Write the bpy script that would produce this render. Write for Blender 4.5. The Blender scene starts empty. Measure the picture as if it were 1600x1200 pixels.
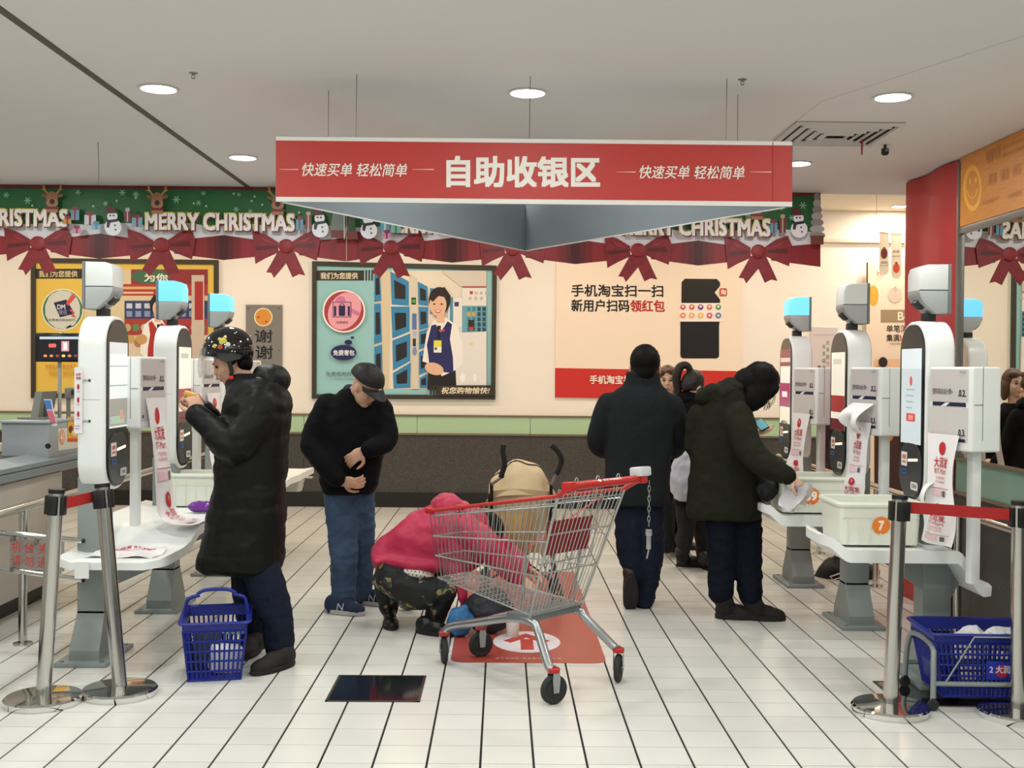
import bpy, bmesh, math, random
from mathutils import Vector as V, Matrix, noise
random.seed(7)
SC = bpy.context.scene
COL = SC.collection
PI = math.pi

# ---------------------------------------------------------------- camera
F, CX, CY, HC = 1750.0, 800.0, 600.0, 1.5
YAW, PITCH, ROLL = 0.00914, 0.01314, 0.0092
_f0 = V((math.sin(YAW)*math.cos(PITCH), math.cos(YAW)*math.cos(PITCH), -math.sin(PITCH)))
_r0 = V((math.cos(YAW), -math.sin(YAW), 0))
_u0 = _r0.cross(_f0)
CR = _r0*math.cos(ROLL) + _u0*math.sin(ROLL)
CU = _u0*math.cos(ROLL) - _r0*math.sin(ROLL)
CAM = V((0, 0, HC))
cd = bpy.data.cameras.new('camera')
cd.sensor_width = 36.0; cd.lens = F/1600*36; cd.clip_start = 0.05; cd.clip_end = 100
cam = bpy.data.objects.new('camera', cd); COL.objects.link(cam)
m = Matrix((CR, CU, -_f0)).transposed().to_4x4(); m.translation = CAM
cam.matrix_world = m
SC.camera = cam

def ray(px, py):
    return _f0 + CR*((px-CX)/F) + CU*((CY-py)/F)
def P(px, py, Y):            # point seen at a pixel on the plane y = Y
    d = ray(px, py); return CAM + d*(Y/d.y)
def G(px, py, z=0.0):        # point seen at a pixel on a level plane
    d = ray(px, py); return CAM + d*((z-HC)/d.z)
def PX(px, py, X):           # point seen at a pixel on the plane x = X
    d = ray(px, py); return CAM + d*(X/d.x)

# ---------------------------------------------------------------- world, exposure
w = bpy.data.worlds.new('hall_light'); SC.world = w; w.use_nodes = True
w.node_tree.nodes['Background'].inputs[0].default_value = (0.97, 0.98, 1.0, 1)
w.node_tree.nodes['Background'].inputs[1].default_value = WORLD = 0.30
vs = SC.view_settings
vs.view_transform = 'Standard'; vs.look = 'None'; vs.gamma = 1.0; vs.use_curve_mapping = False
vs.exposure = 0.20
SC.cycles.use_denoising = True
SC.cycles.max_bounces = 8; SC.cycles.transparent_max_bounces = 12
SC.cycles.sample_clamp_indirect = 6.0
LAMP_W, BACK_W = 12.0, 13.0      # watts of one cool aisle downlight, of one warm downlight by the back wall

# ---------------------------------------------------------------- colours, materials
def lin(h):
    h = h.lstrip('#'); o = []
    for i in (0, 2, 4):
        c = int(h[i:i+2], 16)/255
        o.append(c/12.92 if c <= 0.04045 else ((c+0.055)/1.055)**2.4)
    return o
_M = {}
def M(name, hexc='808080', rough=0.5, metal=0.0, var=0.0, vscale=6.0, bump=0.0, bscale=40.0, emit=None, es=1.0, alpha=1.0, trans=0.0, coat=0.0, spec=0.5, stretch=None, sheen=0.0, ior=1.45):
    if name in _M: return _M[name]
    mt = bpy.data.materials.new(name); mt.use_nodes = True; nt = mt.node_tree
    b = nt.nodes['Principled BSDF']; c = lin(hexc)
    b.inputs['Base Color'].default_value = (*c, 1)
    b.inputs['Roughness'].default_value = rough; b.inputs['Metallic'].default_value = metal
    b.inputs['Specular IOR Level'].default_value = spec
    b.inputs['IOR'].default_value = ior
    if alpha < 1: b.inputs['Alpha'].default_value = alpha
    if trans: b.inputs['Transmission Weight'].default_value = trans
    if coat: b.inputs['Coat Weight'].default_value = coat; b.inputs['Coat Roughness'].default_value = 0.08
    if sheen: b.inputs['Sheen Weight'].default_value = sheen
    if emit: b.inputs['Emission Color'].default_value = (*lin(emit), 1); b.inputs['Emission Strength'].default_value = es
    if var or bump:
        tc = nt.nodes.new('ShaderNodeTexCoord'); mp = nt.nodes.new('ShaderNodeMapping')
        nt.links.new(tc.outputs['Object'], mp.inputs[0])
        if stretch: mp.inputs['Scale'].default_value = stretch
    if var:
        n = nt.nodes.new('ShaderNodeTexNoise'); n.inputs['Scale'].default_value = vscale; n.inputs['Detail'].default_value = 5
        nt.links.new(mp.outputs[0], n.inputs['Vector'])
        r = nt.nodes.new('ShaderNodeMapRange'); r.inputs[1].default_value = 0.3; r.inputs[2].default_value = 0.7
        r.inputs[3].default_value = 1-var; r.inputs[4].default_value = 1+var
        nt.links.new(n.outputs['Fac'], r.inputs[0])
        mx = nt.nodes.new('ShaderNodeVectorMath'); mx.operation = 'SCALE'; mx.inputs[0].default_value = c
        nt.links.new(r.outputs[0], mx.inputs['Scale']); nt.links.new(mx.outputs[0], b.inputs['Base Color'])
    if bump:
        n2 = nt.nodes.new('ShaderNodeTexNoise'); n2.inputs['Scale'].default_value = bscale; n2.inputs['Detail'].default_value = 4
        nt.links.new(mp.outputs[0], n2.inputs['Vector'])
        bp = nt.nodes.new('ShaderNodeBump'); bp.inputs['Strength'].default_value = bump; bp.inputs['Distance'].default_value = 0.01
        nt.links.new(n2.outputs['Fac'], bp.inputs['Height']); nt.links.new(bp.outputs[0], b.inputs['Normal'])
    _M[name] = mt
    return mt
def print_mat(name, rough=0.45, emit=0.0):
    if name in _M: return _M[name]
    mt = M(name, rough=rough); nt = mt.node_tree; b = nt.nodes['Principled BSDF']
    a = nt.nodes.new('ShaderNodeAttribute'); a.attribute_name = 'Col'
    nt.links.new(a.outputs['Color'], b.inputs['Base Color'])
    if emit:
        nt.links.new(a.outputs['Color'], b.inputs['Emission Color']); b.inputs['Emission Strength'].default_value = emit
    return mt

# ---------------------------------------------------------------- objects
def wm(o):
    if o is None: return Matrix.Identity(4)
    return wm(o.parent) @ Matrix.Translation(o.location) @ Matrix.Rotation(o.rotation_euler.z, 4, 'Z')
def tag(o, label, cat, group=None):
    o['label'] = label; o['category'] = cat
    if group: o['group'] = group
    return o
def thing(name, loc, label, cat, group=None, rz=0.0):
    o = bpy.data.objects.new(name, None); COL.objects.link(o)
    o.empty_display_size = 0.1; o.location = loc; o.rotation_euler.z = rz
    return tag(o, label, cat, group)
def link(name, me, parent=None, mats=()):
    o = bpy.data.objects.new(name, me); COL.objects.link(o)
    for mm in (mats if isinstance(mats, (list, tuple)) else [mats]):
        me.materials.append(mm)
    if parent is not None: o.parent = parent
    return o
def dup(o, parent=None, swap=None):
    c = o.copy(); COL.objects.link(c)
    if parent is not None: c.parent = parent
    for ch in list(o.children): dup(ch, c)
    return c
def struct(o):
    o['kind'] = 'structure'; return o

class B:
    """collects geometry (world coordinates) for one part"""
    def __init__(s): s.bm = bmesh.new()
    def _mat(s, c, rot):
        R = Matrix.Identity(4)
        if rot is not None:
            R = rot.to_4x4() if isinstance(rot, Matrix) else (Matrix.Rotation(rot[2], 4, 'Z') @ Matrix.Rotation(rot[1], 4, 'Y') @ Matrix.Rotation(rot[0], 4, 'X'))
        return Matrix.Translation(V(c)) @ R
    def box(s, c, size, rot=None, bev=0.0, seg=2):
        g = bmesh.ops.create_cube(s.bm, size=1.0, matrix=s._mat(c, rot) @ Matrix.Diagonal((*size, 1)))
        if bev:
            ed = list({e for v in g['verts'] for e in v.link_edges})
            bmesh.ops.bevel(s.bm, geom=ed, offset=bev, segments=seg, affect='EDGES', profile=0.6)
        return s
    def box2(s, a, b, bev=0.0, seg=2):
        a, b = V(a), V(b); return s.box((a+b)/2, [abs(x) for x in (b-a)], None, bev, seg)
    def ring(s, c, ux, uy, n):
        return [s.bm.verts.new(c + ux*math.cos(2*PI*i/n) + uy*math.sin(2*PI*i/n)) for i in range(n)]
    def skin(s, rings, cap=True, close=False):
        n = len(rings[0]); k = len(rings)
        for a in range(k if close else k-1):
            r0, r1 = rings[a], rings[(a+1) % k]
            for i in range(n):
                s.bm.faces.new((r0[i], r0[(i+1) % n], r1[(i+1) % n], r1[i]))
        if cap and not close:
            s.bm.faces.new(list(reversed(rings[0]))); s.bm.faces.new(rings[-1])
    def tube(s, pts, r, n=8, rad=None, close=False, flat=1.0, side=None):
        pts = [V(p) for p in pts]; rings = []; k = len(pts); ref = None
        for i, p in enumerate(pts):
            if close: t = pts[(i+1) % k]-pts[i-1]
            else: t = pts[min(i+1, k-1)]-pts[max(i-1, 0)]
            if t.length < 1e-9: t = V((0, 0, 1))
            t.normalize()
            if side is not None: x = V(side) - t*t.dot(V(side))
            elif ref is None:
                x = t.cross(V((0, 0, 1)))
                if x.length < 0.1: x = t.cross(V((0, 1, 0)))
            else: x = ref - t*t.dot(ref)
            if x.length < 1e-6: x = t.orthogonal()
            x.normalize(); ref = x; y = t.cross(x)
            rr = rad[i] if rad else r
            rings.append(s.ring(p, x*rr, y*rr*flat, n))
        s.skin(rings, close=close); return s
    def cyl(s, a, b, r, n=16, r2=None):
        return s.tube([a, b], r, n, rad=[r, r2 if r2 is not None else r])
    def lathe(s, c, prof, n=24, axis='Z'):
        c = V(c); rings = []
        ux, uy, uz = (V((1,0,0)), V((0,1,0)), V((0,0,1)))
        if axis == 'Y': ux, uy, uz = V((1,0,0)), V((0,0,-1)), V((0,1,0))
        if axis == 'X': ux, uy, uz = V((0,1,0)), V((0,0,1)), V((1,0,0))
        for r, z in prof: rings.append(s.ring(c+uz*z, ux*max(r, 1e-4), uy*max(r, 1e-4), n))
        s.skin(rings); return s
    def ell(s, c, rad, rot=None, u=14, v=10):
        bmesh.ops.create_uvsphere(s.bm, u_segments=u, v_segments=v, radius=1.0, matrix=s._mat(c, rot) @ Matrix.Diagonal((*rad, 1)))
        return s
    def prism(s, pts, d, bev=0.0, seg=2):
        """closed outline of 3-D points extruded by the vector d"""
        d = V(d); a = [s.bm.verts.new(V(p)) for p in pts]; b = [s.bm.verts.new(V(p)+d) for p in pts]
        n = len(a); fs = [s.bm.faces.new(a), s.bm.faces.new(list(reversed(b)))]
        for i in range(n): fs.append(s.bm.faces.new((a[(i+1) % n], a[i], b[i], b[(i+1) % n])))
        bmesh.ops.recalc_face_normals(s.bm, faces=fs)
        if bev:
            ed = list({e for f in fs[:2] for e in f.edges})
            bmesh.ops.bevel(s.bm, geom=ed, offset=bev, segments=seg, affect='EDGES', profile=0.6)
        return s
    def grid(s, fn, nu, nv, thick=0.0):
        """sheet fn(u,v) with real thickness"""
        if not thick:
            vv = [[s.bm.verts.new(fn(i/nu, j/nv)) for i in range(nu+1)] for j in range(nv+1)]
            for j in range(nv):
                for i in range(nu): s.bm.faces.new((vv[j][i], vv[j][i+1], vv[j+1][i+1], vv[j+1][i]))
            return s
        top = [[None]*(nu+1) for _ in range(nv+1)]; bot = [[None]*(nu+1) for _ in range(nv+1)]
        e = 1e-3
        for j in range(nv+1):
            for i in range(nu+1):
                u, v = i/nu, j/nv; p = V(fn(u, v))
                n = (V(fn(min(u+e, 1), v))-V(fn(max(u-e, 0), v))).cross(V(fn(u, min(v+e, 1)))-V(fn(u, max(v-e, 0))))
                n = n.normalized() if n.length > 1e-12 else V((0, 0, 1))
                top[j][i] = s.bm.verts.new(p+n*thick/2); bot[j][i] = s.bm.verts.new(p-n*thick/2)
        f = s.bm.faces.new
        for j in range(nv):
            for i in range(nu):
                f((top[j][i], top[j][i+1], top[j+1][i+1], top[j+1][i])); f((bot[j][i], bot[j+1][i], bot[j+1][i+1], bot[j][i+1]))
        for i in range(nu):
            f((top[0][i+1], top[0][i], bot[0][i], bot[0][i+1])); f((top[nv][i], top[nv][i+1], bot[nv][i+1], bot[nv][i]))
        for j in range(nv):
            f((top[j][0], top[j+1][0], bot[j+1][0], bot[j][0])); f((top[j+1][nu], top[j][nu], bot[j][nu], bot[j+1][nu]))
        return s
    def build(s, name, mat, parent=None, smooth=40):
        me = bpy.data.meshes.new(name)
        if parent is not None: s.bm.transform(wm(parent).inverted())
        s.bm.normal_update(); s.bm.to_mesh(me); s.bm.free()
        if smooth:
            me.shade_smooth(); me.set_sharp_from_angle(angle=math.radians(smooth))
        return link(name, me, parent, mat)

def rrect(w, h, r, n=6, cx=0.0, cy=0.0):
    o = []
    for sx, sy, a0 in ((1, 1, 0), (-1, 1, PI/2), (-1, -1, PI), (1, -1, 3*PI/2)):
        for i in range(n+1):
            a = a0+PI/2*i/n
            o.append((cx+sx*(w/2-r)+r*math.cos(a), cy+sy*(h/2-r)+r*math.sin(a)))
    return o
def smooth_path(pts, k=6):
    """Catmull-Rom through the points"""
    pts = [V(p) for p in pts]; q = [pts[0]*2-pts[1]]+pts+[pts[-1]*2-pts[-2]]; o = []
    for i in range(1, len(q)-2):
        for j in range(k):
            t = j/k; a, b, c, d = q[i-1], q[i], q[i+1], q[i+2]
            o.append(0.5*((2*b)+(c-a)*t+(2*a-5*b+4*c-d)*t*t+(3*b-a-3*c+d)*t**3))
    o.append(pts[-1]); return o

# ---------------------------------------------------------------- flat print: coloured shapes and lettering on a surface
_T = {}
def text_mesh(s, bold=0.0, shear=0.0):
    k = (s, bold, shear)
    if k in _T: return _T[k]
    c = bpy.data.curves.new('lettering', 'FONT'); c.body = s; c.offset = bold; c.shear = shear; c.resolution_u = 3; c.fill_mode = 'FRONT'
    o = bpy.data.objects.new('lettering', c); me = bpy.data.meshes.new_from_object(o)
    vs_ = [(v.co.x, v.co.y) for v in me.vertices]; fs = [tuple(p.vertices) for p in me.polygons]
    bpy.data.objects.remove(o); bpy.data.curves.remove(c); bpy.data.meshes.remove(me)
    x0 = min(v[0] for v in vs_); x1 = max(v[0] for v in vs_); y0 = min(v[1] for v in vs_); y1 = max(v[1] for v in vs_)
    r = ([((x-x0)/(x1-x0), (y-y0)/(y1-y0)) for x, y in vs_], fs); _T[k] = r
    return r
class Art:
    """fn(a,b) -> point on the surface, nrm(a,b) -> outward normal; a,b are drawing coordinates with b downwards"""
    def __init__(s, fn, nrm, step=0.0003, lift=0.001):
        s.fn, s.nrm = fn, (nrm if callable(nrm) else (lambda a, b, q=V(nrm).normalized(): q)); s.step = step; s.z = lift; s.v = []; s.f = []; s.c = []
    def _add(s, pts, faces, col):
        o = len(s.v)
        for a, b in pts: s.v.append(s.fn(a, b)+s.nrm(a, b)*s.z)
        for f in faces: s.f.append([o+i for i in f]); s.c.append(lin(col))
        s.z += s.step; return s
    def poly(s, pts, col): return s._add(pts, [list(range(len(pts)))], col)
    def rect(s, x0, y0, x1, y1, col, n=1):
        if n == 1: return s.poly([(x0, y0), (x1, y0), (x1, y1), (x0, y1)], col)
        p = [(x0+(x1-x0)*i/n, y0+(y1-y0)*j/n) for j in range(n+1) for i in range(n+1)]
        return s._add(p, [[j*(n+1)+i, j*(n+1)+i+1, (j+1)*(n+1)+i+1, (j+1)*(n+1)+i] for j in range(n) for i in range(n)], col)
    def oval(s, cx, cy, rx, ry, col, n=28, a0=0.0, a1=2*PI, rot=0.0):
        c, d = math.cos(rot), math.sin(rot); p = []
        for i in range(n):
            t = a0+(a1-a0)*i/(n if a1-a0 > 6.28 else n-1); x, y = rx*math.cos(t), ry*math.sin(t)
            p.append((cx+x*c-y*d, cy+x*d+y*c))
        return s.poly(p, col)
    def rr(s, x0, y0, x1, y1, r, col): return s.poly(rrect(x1-x0, y1-y0, r, 5, (x0+x1)/2, (y0+y1)/2), col)
    def line(s, pts, wd, col):
        for (x0, y0), (x1, y1) in zip(pts[:-1], pts[1:]):
            l = math.hypot(x1-x0, y1-y0) or 1; nx, ny = -(y1-y0)/l*wd/2, (x1-x0)/l*wd/2
            s.poly([(x0+nx, y0+ny), (x1+nx, y1+ny), (x1-nx, y1-ny), (x0-nx, y0-ny)], col); s.z -= s.step
        s.z += s.step; return s
    def text(s, t, x0, y0, x1, y1, col, bold=0.0, shear=0.0, slope=0.0, warp=None):
        v, f = text_mesh(t, 0.0, shear)
        g = bold*1.1*abs(y1-y0)            # heavier strokes: the same letters struck a few times, slightly shifted
        sg_ = 1 if x1 > x0 else -1
        for dx, dy in (((-g, -g), (g, -g), (-g, g), (g, g)) if bold else ((0, 0),)):
            dx *= min(1.0, abs(x1-x0)/max(abs(y1-y0), 1e-9))
            s._add([(x0+dx+(x1-x0)*a, y1+dy+(y0-y1)*b+slope*(x1-x0)*a) for a, b in v], f, col); s.z -= s.step*0.9
        s.z += s.step; return s
    def build(s, name, parent=None, mat=None):
        me = bpy.data.meshes.new(name); inv = wm(parent).inverted()
        me.from_pydata([inv @ p for p in s.v], [], s.f)
        a = me.color_attributes.new('Col', 'FLOAT_COLOR', 'CORNER'); i = 0
        for p, c in zip(me.polygons, s.c):
            for li in p.loop_indices: a.data[li].color = (*c, 1)
        me.update()
        return link(name, me, parent, mat or print_mat('printed_ink'))
def wall_art(Y, lift=0.001):       # drawing coordinates are photo pixels, surface is the plane y = Y facing the viewer
    return Art(lambda a, b: P(a, b, Y), (0, -1, 0), lift=lift)

# common materials
STEEL = M('brushed_steel', 'C9C8C2', 0.16, 1.0)
CHROME = M('chrome', 'D9D9D6', 0.06, 1.0)
ZINC = M('zinc_wire', 'A8AAA8', 0.32, 0.9)
BLACKP = M('black_plastic', '141414', 0.42)
WHITEP = M('white_plastic', 'E6E9E6', 0.32)
GREYMET = M('grey_powder_coat', '858C8A', 0.5)
BLUEP = M('blue_plastic', '142480', 0.4)
REDP = M('red_plastic', 'B5241F', 0.35)
RUBBER = M('rubber', '2A2B2B', 0.75)
# ================================================================ the setting
YW, YD, ZC, ZR = 12.1, 8.05, 2.78, 3.25      # back wall, ceiling drop, low ceiling, raised ceiling
XM = 2.72                                     # mirrored wall on the right
TX, TY, TX0, TY0 = 0.2032, 0.2013, -0.0686, 4.237
def floor_mat():
    mt = M('glazed_tile', 'E4E2D8', 0.22); nt = mt.node_tree; b = nt.nodes['Principled BSDF']
    g = nt.nodes.new('ShaderNodeNewGeometry'); sn = nt.nodes.new('ShaderNodeVectorMath'); sn.operation = 'SUBTRACT'; sn.inputs[1].default_value = (TX0, TY0, 0)
    dv = nt.nodes.new('ShaderNodeVectorMath'); dv.operation = 'DIVIDE'; dv.inputs[1].default_value = (TX, TY, 1)
    fl = nt.nodes.new('ShaderNodeVectorMath'); fl.operation = 'FLOOR'
    wn = nt.nodes.new('ShaderNodeTexWhiteNoise'); wn.noise_dimensions = '2D'
    ns = nt.nodes.new('ShaderNodeTexNoise'); ns.inputs['Scale'].default_value = 1.3; ns.inputs['Detail'].default_value = 6
    L = nt.links.new
    L(g.outputs['Position'], sn.inputs[0]); L(sn.outputs[0], dv.inputs[0]); L(dv.outputs[0], fl.inputs[0]); L(fl.outputs[0], wn.inputs['Vector']); L(g.outputs['Position'], ns.inputs['Vector'])
    r1 = nt.nodes.new('ShaderNodeMapRange'); r1.inputs[3].default_value = 0.94; r1.inputs[4].default_value = 1.03; L(wn.outputs['Value'], r1.inputs[0])
    r2 = nt.nodes.new('ShaderNodeMapRange'); r2.inputs[1].default_value = 0.35; r2.inputs[2].default_value = 0.7; r2.inputs[3].default_value = 0.93; r2.inputs[4].default_value = 1.02; L(ns.outputs['Fac'], r2.inputs[0])
    mu = nt.nodes.new('ShaderNodeMath'); mu.operation = 'MULTIPLY'; L(r1.outputs[0], mu.inputs[0]); L(r2.outputs[0], mu.inputs[1])
    sc = nt.nodes.new('ShaderNodeVectorMath'); sc.operation = 'SCALE'; sc.inputs[0].default_value = lin('DAD9D2'); L(mu.outputs[0], sc.inputs['Scale']); L(sc.outputs[0], b.inputs['Base Color'])
    return mt
TILE = floor_mat()
floor = struct(B().box2((-8.5, -4, -0.12), (8.5, YW, -0.004)).build('floor', M('dark_grout', '1D1A18', 0.9), smooth=0))
def tile_mesh(name):
    b = B(); hx, hy = TX/2-0.0048, TY/2-0.0025
    t = [b.bm.verts.new(p) for p in ((-hx, -hy, 0), (hx, -hy, 0), (hx, hy, 0), (-hx, hy, 0))]
    u = [b.bm.verts.new((v.co.x*1.004, v.co.y*1.004, -0.0045)) for v in t]
    b.bm.faces.new(t)
    for i in range(4): b.bm.faces.new((t[(i+1) % 4], t[i], u[i], u[(i+1) % 4]))
    return b
tme = bpy.data.meshes.new('tile'); _b = tile_mesh('tile'); _b.bm.to_mesh(tme); _b.bm.free(); tme.materials.append(TILE)
near = []; rest = []
hatch = [(G(509, 1096), G(657, 1055)), (G(1412, 1103), G(1560, 1064))]
hatch_r = [(-0.0686-6*TX, TY0+4*TY, -0.0686-4*TX, TY0+6*TY)]
def in_hatch(x, y): return False
for j in range(-40, 40):
    y = TY0+(j+0.5)*TY
    if y > YW: continue
    for i in range(-41, 42):
        x = TX0+(i+0.5)*TX
        if abs(x) > 8.4: continue
        vis = j >= -1 and abs(x) < 0.457*y+0.12
        if vis and j <= 11: near.append((x, y))
        else: rest.append((x, y))
near = near[:300] if len(near) <= 300 else sorted(near, key=lambda q: q[1])[:300]
ns_ = set(near)
rest += [q for q in [(TX0+(i+0.5)*TX, TY0+(j+0.5)*TY) for j in range(-1, 12) for i in range(-41, 42)] if q not in ns_ and q not in set(rest) and abs(q[0]) < 8.4]
for x, y in near:
    o = bpy.data.objects.new('tile', tme); COL.objects.link(o); o.parent = floor; o.location = (x, y, 0)
b = B(); hx, hy = TX/2-0.0048, TY/2-0.0025
for x, y in rest:
    t = [b.bm.verts.new((x+sx*hx, y+sy*hy, 0)) for sx, sy in ((-1, -1), (1, -1), (1, 1), (-1, 1))]
    u = [b.bm.verts.new((v.co.x, v.co.y, -0.0045)) for v in t]
    b.bm.faces.new(t)
    for k in range(4): b.bm.faces.new((t[(k+1) % 4], t[k], u[k], u[(k+1) % 4]))
o = b.build('tile_field', TILE, floor, smooth=0); o['kind'] = 'stuff'

CEIL = M('ceiling_paint', 'D8D6D4', 0.85, var=0.02, vscale=0.8)
ceil = struct(B().box2((-8.5, -4, ZC), (8.5, YD, ZC+0.12)).build('ceiling', CEIL, smooth=0))
b = B(); b.box2((-1.835, -4, ZC-0.004), (-1.80, YD-0.02, ZC+0.001)); b.build('expansion_joint', M('joint_dark', '5A564F', 0.8), ceil, smooth=0)
b = B(); b.tube([(1.98, 4.2, ZC), (1.5, 5.3, ZC), (1.45, 7.0, ZC)], 0.0014, 4); b.build('paint_seam', M('seam_grey', 'B0AAA0', 0.9), ceil, smooth=0)
struct(B().box2((-8.5, YD, ZR), (8.5, YW, ZR+0.12)).build('ceiling_raised', M('raised_ceiling_paint', 'E8DDCB', 0.85), smooth=0))
struct(B().box2((-8.5, YD, ZC+0.1), (8.5, YD+0.06, ZR)).build('wall_ceiling_drop', CEIL, smooth=0))
WALL = M('cream_wall', 'F0E9DF', 0.7, var=0.015, vscale=1.5)
wb = struct(B().box2((-8.5, YW, -0.1), (8.5, YW+0.15, ZR+0.1)).build('wall_back', WALL, smooth=0))
GRAN = M('dark_granite', '45423E', 0.5, var=0.5, vscale=110.0)
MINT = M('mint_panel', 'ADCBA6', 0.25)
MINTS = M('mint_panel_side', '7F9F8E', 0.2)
BRONZE = M('bronze_trim', '8C7C66', 0.35, 0.5)
BASEB = M('black_baseboard', '1B1917', 0.35)
# mint band of separate panels, bronze trims, granite slabs
xs = [-8.4+1.12*i-0.02 for i in range(16)]
off = P(652, 660, YW).x; xs = [off+1.22*i for i in range(-7, 8)]
for a, c in zip(xs[:-1], xs[1:]):
    B().box2((a+0.003, YW-0.018, 0.80), (c-0.003, YW, 0.985), 0.003, 1).build('mint_panel', MINT, wb)
for a, c in zip(xs[:-1], xs[1:]):
    B().box2((a+0.0015, YW-0.014, 0.15), (c-0.0015, YW, 0.785), 0.002, 1).build('granite_slab', GRAN, wb)
struct(B().box2((-8.5, YW-0.03, 0.985), (8.5, YW, 1.003)).build('trim_1', BRONZE))
struct(B().box2((-8.5, YW-0.03, 0.783), (8.5, YW, 0.802)).build('trim_2', BRONZE))
struct(B().box2((-8.5, YW-0.035, 0), (8.5, YW, 0.16)).build('baseboard_back', BASEB))
struct(B().box2((2.2, YW-0.05, 2.90), (8.5, YW, 2.94), 0.006).build('trim_3', M('trim_cream', 'E9DCC6', 0.6)))
struct(B().box2((-8.65, -4, -0.1), (-8.5, YW, ZR+0.1)).build('wall_left_added', WALL, smooth=0))  # unseen closing wall, added to hold the light in the hall
struct(B().box2((8.5, 6.7, -0.1), (8.65, YW, ZR+0.1)).build('wall_far_right', WALL, smooth=0))
# right wall with its mirror, mint band and granite
YE = 6.66
wr = struct(B().box2((XM+0.012, -4, -0.1), (XM+0.3, YE, ZC)).build('wall_right', WALL, smooth=0))
ys = [YE-1.2*i for i in range(9)]
for c, a in zip(ys[:-1], ys[1:]):
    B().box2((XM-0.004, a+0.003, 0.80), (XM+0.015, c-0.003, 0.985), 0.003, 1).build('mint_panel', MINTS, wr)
    B().box2((XM-0.002, a+0.002, 0.0), (XM+0.013, c-0.002, 0.785), 0.002, 1).build('granite_slab', GRAN, wr)
struct(B().box2((XM-0.016, -4, 0.985), (XM+0.015, YE, 1.003)).build('trim_4', BRONZE))
struct(B().box2((XM-0.016, -4, 0.783), (XM+0.015, YE, 0.802)).build('trim_5', BRONZE))
MIR = M('mirror_silver', 'E6E8E2', 0.0, 1.0)
FRAMEG = M('mirror_frame_grey', '7E7B76', 0.35, 0.6)
mr = thing('wall_mirror', (XM, 5.0, 1.0), 'tall mirror in grey metal frame on the right wall under the orange board', 'mirror')
for i in range(4):
    y1 = YE-0.03-1.9*i
    B().box2((XM, y1-1.895, 1.005), (XM+0.012, y1, 2.33)).build('mirror_pane', MIR, mr, smooth=0)
B().box2((XM-0.02, YE-0.03, 1.003), (XM+0.012, YE, 2.75), 0.003).build('frame_stile', FRAMEG, mr)
B().box2((XM-0.016, -1, 2.325), (XM+0.012, YE-0.03, 2.365), 0.003).build('frame_rail', FRAMEG, mr)
# orange wood-look board above the mirror
ob = thing('orange_board', (XM, 5.0, 2.365), 'orange wood grain board with yellow smiley face above the mirror', 'sign')
B().box2((XM-0.012, -1, 2.368), (XM+0.008, YE-0.032, ZC-0.004)).build('board', M('orange_wood', 'D28A3E', 0.5, var=0.12, vscale=9.0, stretch=(1, 1, 22)), ob, smooth=0)
A = Art(lambda a, b_: PX(a, b_, XM-0.012), (-1, 0, 0))
A.oval(1520, 294, 14.5, 36, 'EDB040', n=36); A.oval(1520, 294, 10.5, 28, 'D28A3E', n=36)
A.oval(1516, 283, 1.6, 5, 'EDB040'); A.oval(1525, 281, 1.6, 5, 'EDB040')
A.line([(1512, 298), (1514, 306), (1519, 310), (1525, 306), (1528, 295)], 2.2, 'EDB040')
A.text('嘻嘻', 1542, 236, 1563, 256, 'B77A3A', 0.02, slope=-0.45)
A.text('ANHUI PROVINCE', 1567, 228, 1600, 234, 'B77A3A', slope=-0.42); A.text('ANHUI FREE', 1567, 241, 1600, 247, 'B77A3A', slope=-0.42)
A.text('顾客 · 满意 · 微笑', 1545, 272, 1596, 290, 'BE8038', slope=-0.35)
A.text('开心购物每一天', 1535, 314, 1560, 322, 'B77A3A', slope=-0.32); A.text('微笑服务', 1576, 303, 1598, 311, 'B77A3A', slope=-0.32)
A.build('print', ob)
# red fabric column
REDF = M('red_fabric', 'A83230', 0.55, var=0.08, vscale=3.0, bump=0.3, bscale=5.0)
b = B()
def fab(u, v): 
    y = YE+0.02+(0.80*u); z = v*(ZC-0.01); x = 2.705+0.012*math.sin(9*u+2*v)+0.01*noise.noise(V((u*4, v*6, 1)))
    return V((x, y, z))
b.grid(fab, 20, 40, 0.004)
def fab2(u, v):
    return V((2.705+0.55*u+0.0, YE+0.83+0.01*math.sin(8*u), v*(ZC-0.01)))
b.grid(fab2, 10, 20, 0.004)
rc = tag(b.build('fabric_column', REDF), 'column wrapped in red fabric beside the mirror edge', 'column')
B().box2((2.74, YE+0.02, 0), (3.25, YE+0.80, ZC)).build('column_core', WALL, rc, smooth=0)

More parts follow.
